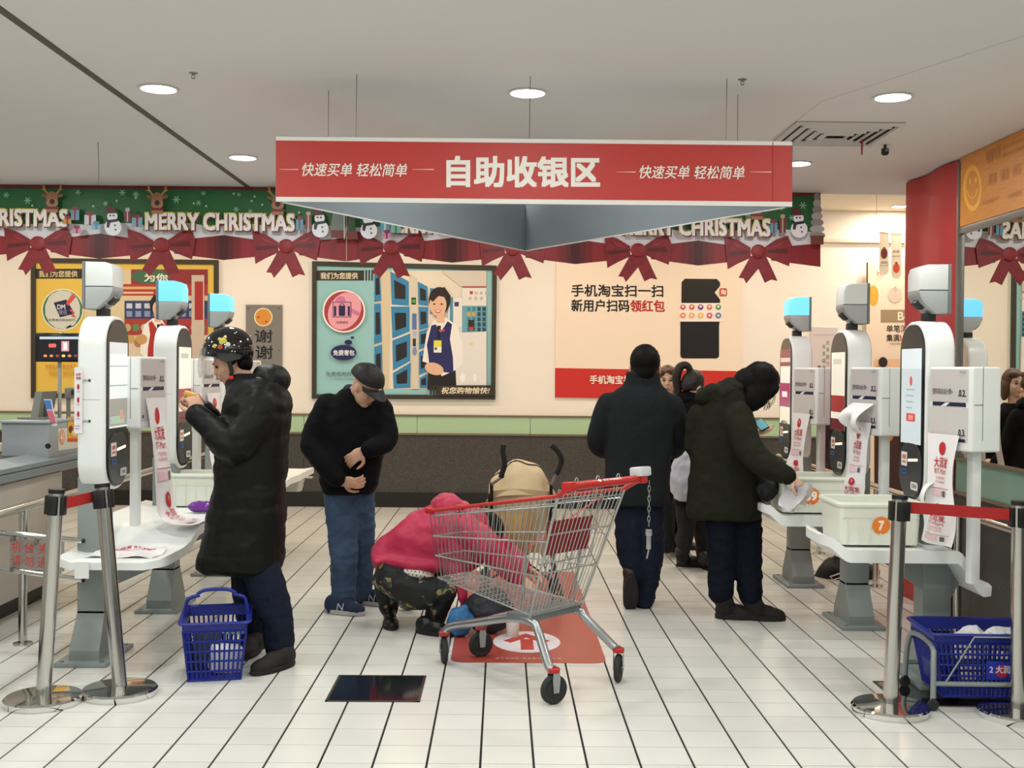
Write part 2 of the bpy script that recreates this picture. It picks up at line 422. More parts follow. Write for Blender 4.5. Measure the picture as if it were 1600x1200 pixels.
# ---------------------------------------------------------------- downlights
def downlight(x, y, z, watts, col, label, group, lens_e):
    t = thing('downlight', (x, y, z), label, 'ceiling light', group)
    B().lathe((x, y, z), [(0.088, 0.0), (0.092, -0.006), (0.080, -0.008), (0.076, 0.0)], 28).build('trim_ring', M('lamp_ring', 'D8D8D6', 0.4), t)
    B().lathe((x, y, z), [(0.077, 0.0), (0.075, -0.005), (0.05, -0.007), (0.001, -0.0075)], 28).build('lens', M('lamp_lens_'+col, 'FFFFFF', 0.4, emit=col, es=lens_e), t)
    ld = bpy.data.lights.new('downlight_lamp', 'AREA'); ld.shape = 'DISK'; ld.size = 0.15; ld.energy = watts; ld.color = lin(col)
    lo = bpy.data.objects.new('downlight_lamp', ld); COL.objects.link(lo); lo.parent = t; lo.location = (0, 0, -0.012)
    return t
names = {(0, 0): 'round downlight in the ceiling left of the hanging red sign', (1, 0): 'round downlight directly above the hanging red sign', (2, 0): 'round downlight in the ceiling right of the air vent',
         (0, 1): 'smaller round downlight nearest the ceiling joint and the garland', (2, 1): 'round downlight at the right end of the hanging red sign'}
for j, y in enumerate((5.19, 6.87, 3.51, 1.83, 0.15, -1.53)):
    for i, x in enumerate((-1.593, 0.107, 1.80, -3.29, -4.99)):
        downlight(x, y, ZC, LAMP_W, 'F5F7F4', names.get((i, j), 'round downlight in the low ceiling outside the picture'), 'aisle downlights', 14.0)
xr = P(1403, 317, 11.8).x
for k in range(-6, 2):
    x = xr+1.7*k
    for y in (9.2, 10.9):
        downlight(x, y, ZR, BACK_W, 'FFEEDA', 'warm round downlight in the raised ceiling near the back wall', 'warm downlights along the back wall', 20.0)
downlight(xr, 11.75, ZR, BACK_W, 'FFEEDA', 'warm round downlight close to the back wall above the pennants', 'warm downlights along the back wall', 20.0)
# ================================================================ hanging sign
SY = 4.9
x0, x1 = P(431, 265, SY).x, P(1238, 270, SY).x
zt, zb = P(834, 217, SY).z, P(834, 319, SY).z
L_ = x1-x0; ax = (x0+x1)/2; ay = SY+L_*0.866
sg = thing('hanging_sign', (ax, SY+0.6, zb), 'red three-sided hanging sign with white lettering under the ceiling', 'sign')
INNER = M('sign_inner_grey', '7C858B', 0.55)
corn = [V((x0, SY, 0)), V((x1, SY, 0)), V((ax, ay, 0))]
for k in range(3):
    a, c = corn[k], corn[(k+1) % 3]; t = (c-a).normalized(); n = V((t.y, -t.x, 0))
    pa, pc = a, c
    b = B(); b.prism([pa+V((0, 0, zb)), pc+V((0, 0, zb)), pc-n*0.014-t*0.024+V((0, 0, zb)), pa-n*0.014+t*0.024+V((0, 0, zb))], (0, 0, zt-zb))
    pn = b.build('panel', INNER, sg, smooth=0)
    if k:
        def mk(a_, b_, A0=a, T=t): return A0+T*a_+V((0, 0, zt-b_))
        A = Art(mk, n); hh = zt-zb; A.rect(0, 0, L_, hh, 'E8E6E0'); A.rect(0, 0.02, L_, hh-0.03, 'BE3A34')
        A.text('自助收银区', L_/2-0.34, 0.075, L_/2+0.34, 0.215, 'F2EDE4', 0.025); A.build('panel_print', pn)
        B().tube([a+t*0.03-n*0.012+V((0, 0, zb)), c-t*0.03-n*0.012+V((0, 0, zb))], 0.004, 5).build('edge_trim', M('trim_white', 'DAD8D2', 0.5), pn)
    else:
        A = wall_art(SY)
        def yl(x, y): return y+0.0098*(x-431)
        def q(xa, ya, xb, yb, c): A.poly([(xa, yl(xa, ya)), (xb, yl(xb, ya)), (xb, yl(xb, yb)), (xa, yl(xa, yb))], c)
        q(431.3, 213.2, 1237.7, 315, 'ECEAE4'); q(431.3, 219.5, 1237.7, 307.5, 'C03B35')
        A.text('自助收银区', 699, 245, 936, 291, 'F4EFE6', 0.032, slope=0.004)
        for dx, dy in ((0, 0), (527, 4)):
            A.text('快速买单 轻松简单', 472+dx, 254.5+dy, 636+dx, 275+dy, 'F4EFE6', 0.008, 0.22, slope=0.008)
            for sa, sb in ((-36, -6), (172, 206)):
                A.poly([(472+dx+sa, 264.6+dy), (472+dx+sb, 264+dy), (472+dx+sb, 266+dy), (472+dx+sa, 265.2+dy)], 'E9B6A6')
        A.rect(1207, 222, 1207.8, 315, 'A93630')
        A.build('panel_print', pn)
WIRE = M('wire_dark', '6A6660', 0.5, 0.6)
for px, py, wy in ((556, 218, SY+0.006), (827, 220, SY+0.006), (1134, 222, SY+0.006)):
    p = P(px, py, wy); B().cyl((p.x, wy, zt-0.01), (p.x+0.002, wy, ZC), 0.0016, 5).build('wire', WIRE, sg)
for px, k in ((501, 2), (1147, 1)):
    a, c = corn[k], corn[(k+1) % 3]
    f = 0.85 if k == 2 else 0.15
    p = a+(c-a)*f; p += (V((ax, SY+0.6, 0))-p)*0.012
    B().cyl((p.x, p.y, zt-0.01), (p.x, p.y, ZC), 0.0016, 5).build('wire', WIRE, sg)
p = corn[2]+(corn[1]-corn[2]).normalized()*0.26-V((0.02, 0, 0)); B().cyl((p.x, p.y, zt-0.01), (p.x, p.y, ZC), 0.0016, 5).build('wire', WIRE, sg)

# ================================================================ christmas garland banners
FY = 8.0
GRN, RIB, RIBD, BOW, BOWD = '2C6B3C', '8A2126', '551317', '7E1C22', '5A1318'
BOWM = M('bow_print', '842026', 0.5, var=0.18, vscale=22.0)
RIBM = M('ribbon_print', '8A2126', 0.5, var=0.2, vscale=9.0, stretch=(1, 1, 0.3))
def gy(x): return 292.5+0.0103*(x-430)
def px_poly(pts, Y, mat, name, parent, th=0.003):
    return B().prism([P(a, b_, Y) for a, b_ in pts], (0, th, 0)).build(name, mat, parent, smooth=0)
def flake(A, x, y, r, c='8FBF9A'):
    for k in range(3):
        a = k*PI/3; A.line([(x-r*math.cos(a), y-r*math.sin(a)), (x+r*math.cos(a), y+r*math.sin(a))], r*0.28, c)
def snowman(A, x, y, s=1.0):
    A.oval(x, y+13*s, 13*s, 13*s, 'E9EAEE'); A.oval(x-1*s, y-4*s, 8*s, 8*s, 'EEF0F2')
    A.poly([(x-9*s, y-8*s), (x-12*s, y-18*s), (x-4*s, y-21*s), (x+7*s, y-9*s)], '5E2026')
    A.poly([(x-9*s, y+2*s), (x+7*s, y), (x+8*s, y+4*s), (x-4*s, y+6*s), (x-6*s, y+14*s), (x-10*s, y+13*s)], '2E2630')
    for dx, dy in ((3, 10), (4, 17), (-4, -5), (1, -5)): A.oval(x+dx*s, y+dy*s, 1.4*s, 1.4*s, '202024', 10)
def gift(A, x, y, wd, h, c, r): 
    A.rect(x, y, x+wd, y+h, c); A.rect(x+wd*0.4, y, x+wd*0.6, y+h, r); A.oval(x+wd*0.35, y-2, wd*0.2, 3, r, 12); A.oval(x+wd*0.65, y-2, wd*0.2, 3, r, 12)
def deer(A, x, y):
    for sx in (-1, 1):
        A.line([(x+sx*6, y-8), (x+sx*12, y-16), (x+sx*14, y-24)], 2.6, 'B98A4C'); A.line([(x+sx*10, y-14), (x+sx*16, y-17)], 2.2, 'B98A4C')
        A.oval(x+sx*12, y-6, 5, 2.6, '8A5A3C', 14, rot=-sx*0.3)
    A.oval(x, y-2, 9, 11, '9A6A4A'); A.oval(x, y+5, 9.5, 7, 'A87A58'); A.oval(x, y+3, 4, 4.2, '3C1B1B', 14)
    A.rect(x-10, y+11, x+10, y+15, '7E2026'); A.rect(x-9, y+15, x+9, y+20, 'A87A58')
def greet(A, t, xa, xb, y):
    for bo, dx, dy, c in ((0.075, 0, -0.6, 'D8C25E'), (0.06, 1.6, 1.4, '6A1F25'), (0.035, 0, 0, 'EFE9E2')):
        A.text(t, xa+dx, y+dy, xb+dx, y+25+dy, c, bo, slope=0.01)
def garland(xa, xb, bows, label, name, draw):
    g = thing(name, (P((xa+xb)/2, 300, FY).x, FY, ZC-0.5), label, 'banner', 'christmas garland banners')
    low = 88
    px_poly([(xa, gy(xa)), (xb, gy(xb)), (xb, gy(xb)+low), (xa, gy(xa)+low)], FY, M('banner_sheet', '2C6B3C', 0.5), 'sheet', g)
    A = wall_art(FY)
    A.poly([(xa, gy(xa)), (xb, gy(xb)), (xb, gy(xb)+low), (xa, gy(xa)+low)], GRN)
    n = 24
    A.poly([(xa, gy(xa)+63)]+[(xa+(xb-xa)*i/n, gy(xa+(xb-xa)*i/n)+60+3*math.sin(i*1.9)) for i in range(n+1)]+[(xb, gy(xb)+low), (xa, gy(xa)+low)], 'E4E2E6')
    A.poly([(xa, gy(xa)), (xb, gy(xb)), (xb, gy(xb)+4), (xa, gy(xa)+4)], '7A2029')
    for i in range(int((xb-xa)/7)): A.oval(xa+7*i+3, gy(xa+7*i)+5, 2.3, 1.8, '7A2029', 8)
    random.seed(int(xa)+900)
    for i in range(int((xb-xa)/17)):
        x = random.uniform(xa+8, xb-8); y = gy(x)+random.uniform(12, 46)
        if i % 2: flake(A, x, y, random.uniform(3, 6))
        else: A.oval(x, y, 1.8, 1.8, '9CC8A6', 10)
    draw(A)
    A.build('print', g)
    cen = [(x, 381+0.0115*(x-59)) for x in bows]
    ext = [xa]+[x for x, _ in cen]+[xb]
    for k in range(len(ext)-1):
        l, r = ext[k], ext[k+1]; mid = (l+r)/2; cl = 381+0.0115*(l-59); cr = 381+0.0115*(r-59); cm = (cl+cr)/2
        if r-l < 20: continue
        first, last = k == 0, k == len(ext)-2
        pts = [(l+(20 if k else 0), cl-7), (mid, cm-17), (r-(20 if k < len(ext)-2 else 0), cr-7), (r-(20 if k < len(ext)-2 else 0), cr+13), (mid, cm+22), (l+(20 if k else 0), cl+13)]
        if last: pts = [(l+20, cl-7), (r, cr-15), (r, cr+22), (l+20, cl+13)]
        if first: pts = [(l, cl-15), (r-20, cr-7), (r-20, cr+13), (l, cl+22)]
        rb = px_poly(pts, FY-0.006, RIBM, 'ribbon', g)
        if first or last: continue
        A = wall_art(FY-0.006)
        for w_, c in ((26, '741A1F'), (15, '5E1519'), (7, '46100F')):
            A.poly([(mid-w_, cm-16+w_*0.12), (mid, cm-17), (mid+w_, cm-16+w_*0.12), (mid+w_, cm+21-w_*0.1), (mid, cm+22), (mid-w_, cm+21-w_*0.1)], c)
        A.build('ribbon_print', rb)
    for x, y in cen:
        S = lambda l: [(x+a, y+b_) for a, b_ in l]
        bw = px_poly(S([(-12, 6), (12, 6), (30, 45), (20, 43), (10, 48), (0, 26), (-19, 49), (-23, 41), (-31, 40)]), FY-0.014, BOWM, 'bow', g)
        px_poly(S([(-53, -26), (-32, -19), (-12, -7), (-12, 9), (-32, 18), (-48, 27), (-50, 6)]), FY-0.020, BOWM, 'loop', bw)
        px_poly(S([(10, -8), (28, -20), (46, -26), (53, -9), (48, 22), (30, 15), (10, 6)]), FY-0.020, BOWM, 'loop', bw)
        c = P(x, y-1, FY-0.022); B().ell(c, (0.056, 0.010, 0.050)).build('knot', M('knot_print', '8E282C', 0.5), bw)
        A = wall_art(FY-0.020)
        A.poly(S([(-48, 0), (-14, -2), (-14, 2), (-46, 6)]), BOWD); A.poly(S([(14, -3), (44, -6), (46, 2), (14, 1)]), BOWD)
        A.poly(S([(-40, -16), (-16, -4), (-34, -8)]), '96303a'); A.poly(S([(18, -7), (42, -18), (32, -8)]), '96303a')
        A.build('fold_print', bw)
    return g
def drawA(A):
    greet(A, 'MERRY CHRISTMAS', -130, 110, 328); greet(A, 'MERRY CHRISTMAS', 232, 462, 335)
    deer(A, 87, 314); deer(A, 250, 316); deer(A, 437, 318)
    snowman(A, 182, 344); snowman(A, 503, 347)
    for x, y, wd, h, c, r in ((117, 330, 13, 16, '6E8FB0', '8A2A30'), (138, 338, 18, 15, 'C9CCD4', '8A2A30'), (106, 344, 12, 8, 'C98A3A', '8A2A30'), (200, 332, 10, 17, '7A2F38', 'B8B8B8'), (212, 342, 16, 15, '7FA6C0', '8A2A30'), (150, 353, 14, 8, '7FB2CC', '5A8A9A'), (120, 359, 14, 8, 'C98AA8', '8A2A50'), (466, 345, 11, 16, '5E9AB4', '8A2A30'), (480, 338, 10, 22, '7A2F38', 'C0B090')):
        gift(A, x, y, wd, h, c, r)
    for x in (527, 535): A.poly([(x-9, 368), (x, 310), (x+9, 368)], '6E7A72')
    A.rect(520, 362, 541, 374, '6E2A22')
    A.rect(540, 294, 541.2, 376, 'D8D4C8')
def drawB(A):
    greet(A, 'MERRY CHRISTMAS', 970, 1200, 343); greet(A, 'MERRY CHRISTMAS', 600, 830, 340)
    deer(A, 1180, 325); snowman(A, 1245, 347); snowman(A, 578, 349)
    for x, y, wd, h, c, r in ((1200, 350, 11, 16, '5E9AB4', '8A2A30'), (1214, 342, 10, 24, '7A2F38', 'C0B090'), (596, 348, 14, 16, '5E9AB4', 'C8D0D0'), (612, 352, 16, 14, '7FB2AC', '3A8A4A'), (600, 366, 12, 9, 'C98AA8', '8A2A50')):
        gift(A, x, y, wd, h, c, r)
    for k in range(7): A.oval(1272, 310+10*k, 5+k*1.3, 6, 'A9A7A4' if k % 2 else '8B8B88', 14)
    A.rect(1262, 370, 1282, 384, '6E3A2A')
    A.poly([(543, 372), (551, 312), (560, 372)], '33452F'); A.rect(544, 364, 560, 376, '6E2A22')
garland(-190, 541, [-135, 59, 252, 447], 'christmas garland banner with red bows, left piece with whole greeting', 'garland_banner', drawA)
garland(541.6, 1282, [611, 801, 997, 1185], 'christmas garland banner with red bows, right piece behind the hanging sign', 'garland_banner', drawB)
p = G(153, 222, ZC); e_ = P(154, 290, p.y); tag(B().tube([p, p.lerp(e_, 0.5)+V((0.003, 0, 0)), e_], 0.0018, 5).build('loose_wire', WIRE), 'thin loose wire dangling from the ceiling in front of left garland', 'wire')

# ================================================================ framed posters on the back wall
PY = YW-0.02
FRM = M('poster_frame', '3B362D', 0.5)
def poster(name, quad, label, back, frame=None, fw=6.5):
    c = [P(a, b_, PY) for a, b_ in quad]
    t = thing(name, (c[0]+c[2])/2, label, 'poster')
    B().prism(c, (0, 0.018, 0)).build('board', M('board_'+back, back, 0.5), t, smooth=0)
    if frame:
        for k in range(4):
            (xa, ya), (xb, yb) = quad[k], quad[(k+1) % 4]
            mx, my = sum(q_[0] for q_ in quad)/4, sum(q_[1] for q_ in quad)/4
            def inn(x, y): return (x+(fw if x < mx else -fw), y+(fw if y < my else -fw))
            B().prism([P(*z_, PY-0.02) for z_ in ((xa, ya), (xb, yb), inn(xb, yb), inn(xa, ya))], (0, 0.03, 0)).build('frame_side', frame, t, smooth=0)
    return t
def staff(A, x, y, s, vest, shirt='F0ECE8', skin='E2B79A', hair='241D1C', flip=1, legs='1E1C1E'):
    """uniformed woman standing, hands folded"""
    S = lambda l: [(x+flip*a*s, y+b_*s) for a, b_ in l]
    A.poly(S([(-16, 96), (-17, 130), (22, 130), (20, 92)]), legs)
    A.poly(S([(-8, 36), (8, 33), (24, 45), (30, 70), (30, 96), (20, 104), (2, 112), (-2, 100), (-12, 96), (-24, 92), (-22, 78), (-18, 52)]), shirt)
    A.poly(S([(-12, 44), (-6, 42), (0, 54), (10, 38), (16, 42), (13, 62), (17, 86), (18, 108), (-14, 104), (-16, 84), (-18, 70)]), vest)
    A.poly(S([(-4, 44), (1, 44), (0, 62), (-4, 62)]), '1C1A22')
    A.oval(x+flip*-8*s, y+102*s, 13*s, 8*s, skin, rot=0.3*flip)
    A.rect(x-5*s, y+26*s, x+6*s, y+40*s, skin)
    A.oval(x+flip*-1*s, y+10*s, 14.5*s, 18*s, hair)
    A.oval(x-flip*3*s, y+16*s, 11.5*s, 15*s, skin)
    A.poly(S([(-14, 8), (-8, -4), (6, -8), (14, 4), (13, 16), (8, 6), (-2, 4), (-10, 12)]), hair)
    for dx in (-8, 2): A.oval(x+flip*dx*s, y+15*s, 1.7*s, 1.1*s, '2A2020', 8)
    A.poly(S([(-8, 23), (2, 23), (-1, 27), (-5, 27)]), 'C8605C'); A.poly(S([(-6.6, 23.6), (0.6, 23.6), (-1.5, 25.2), (-4.6, 25.2)]), 'F6F0EC')
# yellow poster
yp = poster('framed_poster', [(48, 403), (341, 406), (341, 621), (48, 622)], 'dark framed yellow poster on the back wall behind the left kiosks', 'E6C255', FRM, 7)
A = wall_art(PY)
A.rect(55, 420, 131, 435.5, '35312A'); A.text('我们为您提供', 61, 423, 121, 433, 'E8D9A8', 0.012)
for k in range(3): A.rect(133.5+4*k, 419, 135.5+4*k, 435.5, '35312A')
A.oval(98, 484, 33, 33, 'EDE6CC'); A.oval(98, 484, 31, 31, '3F7A48'); A.poly([(98+28*math.cos(t), 484+31*math.sin(t)*1.0) for t in [PI*0.16*k-2.2 for k in range(8)]]+[(98+28*math.cos(t), 484+31*math.sin(t)) for t in [1.0+PI*0.15*k for k in range(7)]], 'D2D4CA')
A.oval(99, 484, 25, 29, 'D2D4CA', rot=0.5)
A.poly([(84, 473), (104, 468), (117, 490), (94, 496)], '232349'); A.text('DM', 90, 476, 102, 483, 'E8E8F0', 0.02); A.text('快讯', 92, 484, 105, 492, 'B0B0D0')
A.poly([(103, 474), (113, 459), (119, 464), (107, 478)], 'D4564A'); A.line([(110, 484), (116, 489), (112, 493), (118, 495)], 2.6, 'D4564A')
A.text('免费赠送商品快讯', 76, 498, 118, 502, '4A4A42')
A.rect(132, 421, 325, 607, 'D9C9A2'); A.rect(205, 421, 325, 445, '8E2F34'); A.oval(236, 432, 30, 12, '3E6A4C'); A.text('为你', 226, 428, 262, 440, 'F0E8D8', 0.03)
A.rect(132, 444, 325, 462, 'B23A36'); A.rect(150, 448, 245, 452, 'D8B070'); A.rect(150, 456, 240, 459, 'E0C0A0')
A.rect(195, 470, 325, 500, '33406E')
for i in range(9): A.rect(198+14*i, 474, 207+14*i, 482, 'C9CEDC'); A.rect(198+14*i, 486, 207+14*i, 495, '8A94B8')
A.rect(195, 498, 325, 523, 'A63A36')
for i in range(10): A.oval(200+13*i, 512, 5.5, 6, ('B8A878', '5E8A5A', 'C8B0A0', '8E3A3A')[i % 4], 12)
A.rect(132, 524, 325, 607, 'D9C8AE')
for i in range(7): A.oval(205+12*i, 530+(i % 3)*6, 7, 7, ('C8A060', 'A88050', '7A9A5A')[i % 3], 12)
A.rect(300, 430, 320, 600, 'C8B8A8')
A.rect(305, 440, 318, 500, 'A8302E')
staff(A, 247, 468, 0.88, 'AE2E2E', flip=-1, legs='A02A2A')
A.oval(222, 530, 9, 8, 'C89A60'); A.text('免费信息   赠送快讯', 72, 569, 120, 575, 'D08A34', 0.01); A.text('商品目录   畅享优惠', 78, 580, 118, 586, 'D08A34', 0.01)
A.build('print', yp)
# blue poster
bp_ = poster('framed_poster', [(487.5, 408), (776.5, 415), (774, 624.5), (487, 623)], 'dark framed blue poster of lockers and a uniformed attendant', '93C2C6', FRM, 7)
A = wall_art(PY)
A.rect(494, 414, 769, 616, '98C9CD')
A.rect(494, 422.5, 569, 438.5, '37332C'); A.text('我们为您提供', 501, 426, 559, 436, 'EFE3C8', 0.015)
for k in range(3): A.rect(571+4.6*k, 422, 573.6+4.6*k, 438.5, '37332C')
A.rect(585, 423, 760, 608, 'E8DDCB'); A.poly([(585, 423), (612, 423), (608, 608), (585, 608)], 'D9C9AC')
DOORS = [((610, 424), (639, 440), (639, 478), (612, 476)), ((611, 479), (640, 479), (640, 518), (613, 529)), ((613, 532), (641, 521), (641, 564), (614, 579)), ((614, 583), (642, 566), (641, 606), (615, 607)), ((585, 424), (594, 424), (596, 470), (585, 472)), ((585, 475), (595, 474), (597, 534), (585, 538)), ((585, 542), (597, 538), (598, 592), (585, 604)),
         ((653, 440), (668, 448), (669, 478), (654, 476)), ((654, 479), (669, 480), (669, 512), (655, 516)), ((655, 518), (669, 514), (669, 540), (655, 546)), ((655, 550), (668, 545), (668, 580), (655, 586)), ((656, 590), (668, 584), (668, 606), (656, 606)), ((672, 450), (682, 452), (680, 490), (672, 490))]
for d in DOORS:
    A.poly(d, '3A86B4'); cx = sum(q_[0] for q_ in d)/4; cy = sum(q_[1] for q_ in d)/4
    A.poly([(cx+(a-cx)*0.62, cy+(b_-cy)*0.56) for a, b_ in d], '262626')
A.poly([(641, 428), (652, 436), (654, 608), (643, 608)], 'D6CDB8')
A.rect(643, 465, 650, 476, '2C3A2C'); A.rect(644.5, 468, 649, 473, '58B050'); A.rect(644, 490, 651, 515, '5A78B0'); A.rect(645, 518, 651, 526, 'B0B8D0'); A.rect(645, 529, 650, 541, '38383C'); A.oval(648, 549, 3.5, 7, '8090C0', 14)
A.poly([(690, 423), (760, 423), (760, 448), (722, 449), (700, 432)], 'D8CFC2'); A.rect(722, 447, 760, 449, 'B86A60')
A.rect(722, 450, 760, 478, 'E8E2DC'); A.rect(734, 455, 739, 460, 'C04040')
for i in range(3):
    A.rect(742+8*i, 456, 746+8*i, 460, 'C0B8B4'); A.rect(732+9*i, 464, 737+9*i, 469, 'C8C0BC')
A.rect(700, 465, 723, 520, 'D8E0E2'); A.rect(703, 465, 708, 517, '5890A0'); A.rect(709, 466, 722, 510, 'ECE4E0'); A.rect(710, 472, 717, 479, '40406A')
A.rect(722, 478, 760, 520, '6FA6B6')
for i in range(4):
    for j in range(5): A.rect(730+8*i, 480+8*j, 735+8*i, 486+8*j, '2C4E66' if i > 1 else ('E0A040' if j == 1 else '3E8C96'))
A.rect(732, 500, 741, 516, '3A2A2A'); A.rect(733, 511, 740, 516, 'C04A40')
A.poly([(715, 520), (760, 518), (760, 608), (700, 608)], 'E6E2DE')
A.oval(723, 590, 4, 7, 'F6F4F2'); A.oval(742, 590, 3, 6, 'F4F2F0'); A.rect(733, 535, 739, 540, 'E0D8A8')
staff(A, 688, 458, 1.16, '2A2C62')
A.rect(678, 532, 690, 549, 'E8DC58'); A.rect(678, 542, 690, 551, 'F0EEE4'); A.rect(679.5, 543, 683, 547, '404858'); A.rect(686, 515, 695, 518, 'C05A66')
A.oval(538, 486.5, 33.5, 33.5, 'F6EEE8'); A.oval(538, 486.5, 31, 31, 'A8404C'); A.oval(539, 486, 24, 31, 'E8A4B4', rot=0.55)
A.oval(533, 475, 9, 12, 'CC7A9E'); A.line([(541, 480), (556, 489), (562, 491)], 6, 'CC7A9E')
A.rect(520.5, 472, 549.5, 496, '3A2A4A'); A.rect(521.6, 473, 548.4, 495, 'E09AB4')
A.rr(530, 477, 540, 494, 1.5, '2A2450'); A.rr(522.5, 478.5, 526, 494, 1, '2A2450'); A.rr(544, 478.5, 547.5, 494, 1, '2A2450'); A.rect(532, 474.5, 538, 478, '2A2450'); A.rect(533, 475.6, 537, 478, 'E09AB4')
A.text('免费借包', 526, 502, 545, 506, '7A3A50'); A.oval(537.5, 551, 20, 12, '262658'); A.oval(545, 535, 6, 4, '262658', 16); A.oval(551.3, 527.7, 3, 2, '262658', 12)
A.text('免费寄包', 521.5, 547, 554.5, 555.5, 'E8EAF4', 0.02)
A.text('免费借用购物袋', 510, 581, 566, 588, '44545A', 0.006); A.text('Free of charge', 525, 591, 555, 594, '607074')
A.rect(682, 602, 774, 618, '37332C')
for k in range(3): A.rect(672+4.8*k, 602, 675+4.8*k, 616, '37332C')
A.text('祝您购物愉快!', 690, 605, 765, 615, 'EFE3C8', 0.015, 0.2)
A.build('print', bp_)
# white and red shopping app poster (its square code is left out)
wp = poster('wall_poster', [(869, 405), (1161, 411), (1158, 626), (867, 621)], 'white poster with red lower band and black telephone picture on the wall', 'F1E0CC')
A = wall_art(PY)
A.poly([(867.3, 575), (1158.3, 580), (1157.8, 625.8), (867, 621)], 'C92F2A')
A.text('手机淘宝扫一扫', 893, 444.5, 1036, 463, '1E1A18', 0.022, slope=0.006); A.text('新用户扫码', 893, 468, 983, 486.5, '1E1A18', 0.022, slope=0.006); A.text('领红包', 985, 469, 1038.5, 487, 'B4252A', 0.022, slope=0.006)
A.poly([(1065, 441), (1070, 435.5), (1120, 436), (1125, 441), (1125, 447), (1116.5, 457), (1125, 468), (1125, 474), (1064.5, 474)], '1A1816')
A.rr(1063, 498, 1123.5, 560, 5, '17171C'); A.rect(1063.5, 502, 1124, 506, '17171C')
A.rect(1061, 473.5, 1130, 502.5, 'F4E6DA')
for i, c in enumerate(('C8566A', 'D05A50', '5A4A8C', 'D0707A', '4C9A50')): A.oval(1067+13.8*i, 480, 4.4, 4.4, c, 16); A.oval(1067+13.8*i, 479, 2.2, 2, 'F0D8D0', 12)
for i, c in enumerate(('E08A50', 'E8B070', 'E4C460', 'C8507C', '3A78B4')): A.oval(1067+13.8*i, 493, 4.4, 4.4, c, 16); A.oval(1067+13.8*i, 493, 2, 2, 'F2E0C8', 12)
A.rr(1124, 450.5, 1135.5, 462.5, 2, 'C04436'); A.text('淘', 1125.8, 452.5, 1133.6, 460.5, 'F6E8DC', 0.02)
A.text('手机淘宝扫一扫', 921.5, 586.5, 1012, 599.5, 'F6E6DA', 0.02, slope=0.008)
A.build('print', wp)
# grey thank-you plaque
pq = thing('wall_plaque', P(412, 560, PY), 'grey metal plaque with orange round picture reading thank you', 'plaque')
B().prism([P(a, b_, PY) for a, b_ in ((384, 476), (441, 476.5), (440.5, 608), (384, 608))], (0, 0.018, 0)).build('plate', M('plaque_metal', '8E8A84', 0.35, 0.4, var=0.06, vscale=60, stretch=(1, 1, 30)), pq, smooth=0)
A = wall_art(PY); A.oval(411.5, 495.5, 14.5, 14.5, 'E8DDB8'); A.oval(411.5, 495.5, 12.6, 12.8, 'D9903C'); A.oval(404, 495.6, 1.8, 1.8, 'B03A20', 12); A.oval(416, 502.5, 1.5, 1.5, 'B03A20', 12)
A.text('谢', 398.5, 515.5, 425.5, 535, '1C1A19', 0.012); A.text('谢', 399.5, 540, 426, 560.5, '1C1A19', 0.012)
for a in (388, 436): A.oval(a, 482, 1.3, 1.3, '55524C', 10); A.oval(a, 547.5, 1.1, 1.1, '55524C', 10)
A.build('print', pq)
# pale notice and menu poster to the right
nt_ = poster('wall_notice', [(1267, 511), (1309, 512), (1309, 612), (1267, 612)], 'pale grey notice with small green vertical text on the wall', 'CFC6C6')
A = wall_art(PY)
for i, ch in enumerate('纯享自然美味'): A.text(ch, 1285, 538+11*i, 1289.5, 545+11*i, '50784C'); A.text(ch, 1291, 532+11*i, 1295.5, 539+11*i, '5E8A50' if i < 3 else 'D08040')
A.text('谷', 1276.5, 571, 1283, 579, '2E2A28', 0.02)
for i in range(9): A.oval(1272+4*i, 523, 0.9, 1.2, 'B4AAAA', 8)
A.build('print', nt_)
PY -= 0.07
mp_ = poster('menu_poster', [(1354, 410), (1470, 412), (1470, 796), (1354, 795)], 'tall menu poster with grilled food photo behind the right kiosks', 'E6D3BE')
A = wall_art(PY)
A.rect(1354, 410, 1356, 492, '2C2622'); A.oval(1364.5, 462, 8, 16, 'E2A43A'); A.rect(1376, 484, 1470, 504, '9A8468'); A.text('Berlin', 1403, 487.5, 1445, 500.5, 'EFE6D8', 0.01)
A.text('单笔消费每满', 1385, 508, 1452, 519, '2C2420', 0.012); A.text('集满', 1385, 522.5, 1405, 533.5, '2C2420', 0.012); A.text('3点', 1405.5, 522.5, 1416.5, 533.5, 'A8282C', 0.012); A.text('或以上', 1417, 522.5, 1452, 533.5, '2C2420', 0.012)
A.rect(1390, 536, 1440, 538, 'B4A08C'); A.oval(1398, 461, 11, 12, 'CDBCAC'); A.text('♣', 1395, 447, 1402, 456, 'BCAA9A')
A.rect(1366, 572, 1470, 790, '3A221A'); A.rect(1366, 561, 1470, 574, 'E0B896')
for i in range(34):
    random.seed(i); A.oval(1370+random.random()*90, 566+random.random()*120, 4+5*random.random(), 4+5*random.random(), random.choice(('B4702C', 'D08A38', '8A4A22', '6A3018', 'C8A070', '4A2A1C')), 12)
A.oval(1379, 566, 7, 8, '2A2228'); A.text('Me', 1370, 424, 1380, 431, 'C03A34')
A.build('print', mp_)
PY += 0.07
